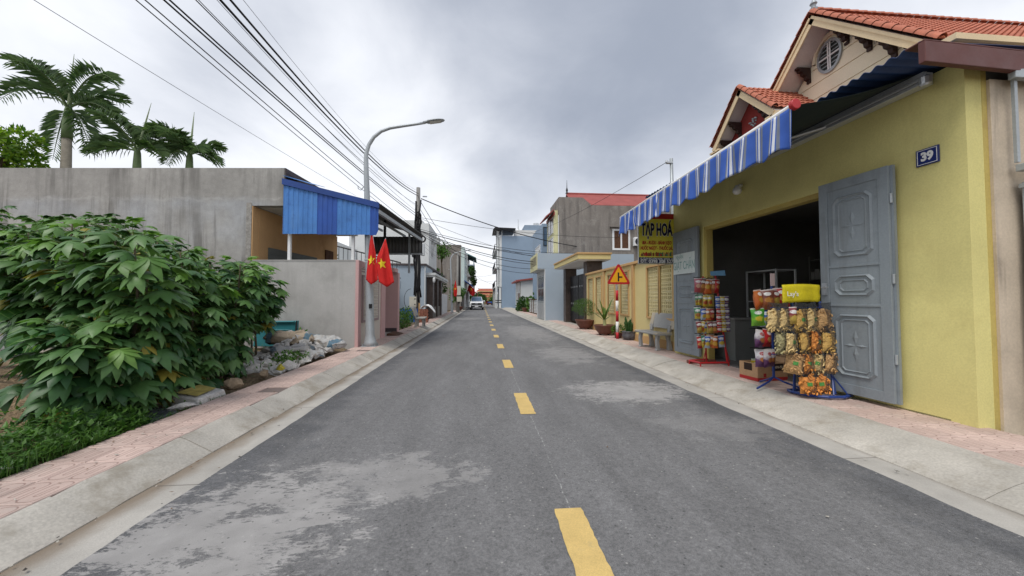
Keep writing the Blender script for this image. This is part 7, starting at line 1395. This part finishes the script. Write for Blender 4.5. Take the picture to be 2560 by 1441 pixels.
# ---- litter: dry leaves, twigs and grit on paving, gutter and road
def litter():
    rn = random.Random(77); b = MB()
    for k in range(420):
        side = rn.random()
        if side < .5: x = rn.choice((rn.uniform(-3.34, -2.75), rn.gauss(-2.42, .05), rn.uniform(-2.4, -2.0))); z = .156 if x < -2.72 else (.02 if x > -2.46 else .02 + (-2.46 - x) * .45)
        elif side < .8: x = rn.choice((rn.uniform(4.1, 4.7), rn.gauss(3.44, .05), rn.uniform(3.2, 3.45))); z = .158 if x > 4.05 else .02
        else: x = rn.uniform(-2, 3.1); z = .018
        y = 1.3 + 11 * rn.random() ** 1.6; a = rn.uniform(0, 6.3); L = rn.uniform(.008, .04); d = Vector((math.cos(a), math.sin(a), rn.uniform(-.1, .25))); leafquad(b, Vector((x, y, z + .003)), d, Vector((0, 0, 1)), L, L * rn.uniform(.2, .7), rn.randrange(3))
    o = b.build('leaf_litter', [mat('dry_leaf', (.16, .09, .045), var=.3), mat('dark_grit', (.05, .045, .04), var=.3), mat('pale_grit', (.42, .39, .34), var=.2)]); tag(o, 'dry leaves, twigs and grit scattered on paving and road', 'litter', kind='stuff')
litter()
# ================================================================== PALMS AND TREE BEHIND THE GREY WALL
MAT['palmtrunk'] = mat('palm_trunk', (.22, .20, .165), var=.2, vs=4, bump=.3); MAT['crownshaft'] = mat('palm_crownshaft', (.13, .19, .085), rough=.5, var=.15, vs=4, bump=.1); MAT['spear'] = mat('palm_spear', (.30, .36, .22), var=.1)
RV = Vector((CO, -SI, 0)); FV = Vector((SI, CO, 0)); UVZ = Vector((0, 0, 1))
def palm(base, cz, label, fronds, spear, sc_, seed):
    rn = random.Random(seed); t = thing('palm_tree', label, 'palm tree', (base[0], base[1], 0), group='palms behind the grey wall'); B = Vector((base[0], base[1], cz))
    b = MB(); b.tube([(base[0], base[1], -.05), (base[0] + .03, base[1], cz * .5), (base[0], base[1], cz - 1.2 * sc_)], [.18, .19, .145], 12); b.build('trunk', MAT['palmtrunk'], t, smooth=True)
    b = MB(); b.tube([B - UVZ * 1.25 * sc_, B - UVZ * .7 * sc_, B - UVZ * .1, B + UVZ * .25], [.17 * sc_, .16 * sc_, .11, .04], 12); b.build('crownshaft', MAT['crownshaft'], t, smooth=True)
    if spear: b = MB(); b.tube([B, B + RV * spear[0] * .5 + UVZ * spear[1] * .5, B + RV * spear[0] + UVZ * spear[1]], [.045, .035, .006], 6); b.build('spear', MAT['spear'], t)
    for (dx, dz, dd, arch) in fronds:
        tip = B + RV * dx + UVZ * dz + FV * dd; L = (tip - B).length; mid = B.lerp(tip, .48) + UVZ * arch; b = MB(); bz = lambda f: B * (1 - f) ** 2 + mid * 2 * f * (1 - f) + tip * f * f
        n = 12; b.tube([bz(i / n) for i in range(n + 1)], [.045 * (1 - .85 * i / n) for i in range(n + 1)], 5, m=0)
        NL = 32
        for k in range(NL):
            f = .14 + .86 * k / NL; p = bz(f); tg = (bz(min(1, f + .02)) - bz(f - .02)).normalized(); sd_ = tg.cross(UVZ).normalized(); up_ = sd_.cross(tg)
            ln = .74 * sc_ * (math.sin(PI * min(1, (f * .86 + .10))) ** .55)
            for s in (-1, 1):
                for pl in ((.45, 0),) if k % 3 else ((.6, 0), (-.25, .05)):
                    d = (tg * .62 + sd_ * s * .75 + up_ * (pl[0] + rn.uniform(-.25, .25))).normalized(); e1 = p + d * ln * .55; e2 = e1 + (d * .75 - UVZ * .5).normalized() * ln * .5 * rn.uniform(.8, 1.1); w = d.cross(up_).normalized() * .015 * sc_
                    b.add([p, e1 - w, e2, e1 + w], [(0, 1, 2), (0, 2, 3)], 1)
        b.build('frond', [MAT['crownshaft'], LM['palm']], t)
palm((-16.7, 16), 9.15, 'tallest palm with five spread fronds above the grey wall', [(-2.5, 2.15, .3, .75), (-3.4, .55, .4, 1.35), (2.2, .9, -.3, 1.6), (2.15, -.75, .2, 1.15), (-1.05, -1.95, .4, .75), (1.25, -1.95, -.2, .8), (-.8, .7, 2.4, 1.1), (.6, .5, -2.2, 1.1), (.4, 1.2, 1.8, .9)], (.16, 2.25), 1.0, 1)
palm((-14.05, 16), 7.5, 'middle palm whose crown just clears the grey wall', [(-2.2, .0, .2, .75), (-1.5, -.35, -.5, .35), (-.35, 1.15, .8, .5), (1.7, .35, .5, .75), (1.4, -.4, -.4, .55), (.2, .7, -1.8, .6), (-.3, .6, 1.8, .6)], (.5, 2.0), .85, 2)
palm((-12.35, 16.4), 7.55, 'right-hand palm with arching fronds above the grey wall', [(-2.0, .45, .0, 1.45), (-1.6, -.2, .6, .9), (1.1, -.35, .2, .55), (.7, .55, .9, .55), (.3, .3, -1.5, .6), (-.9, .6, -1.0, .9), (.9, -.1, -.6, .6)], (.14, 1.85), .85, 3)
tree('leafy_tree', 'bright yellow-green tree beside the tallest palm', (-18.2, 15, 0), 7.2, (0, 0, 7.1, 1.35, 1.35, 1.25), 2600, leaf_mat('bright_tree_leaf', (.05, .14, .015), (.22, .33, .03), rnd='island', trans=.4), .20, 81, tr=.14)
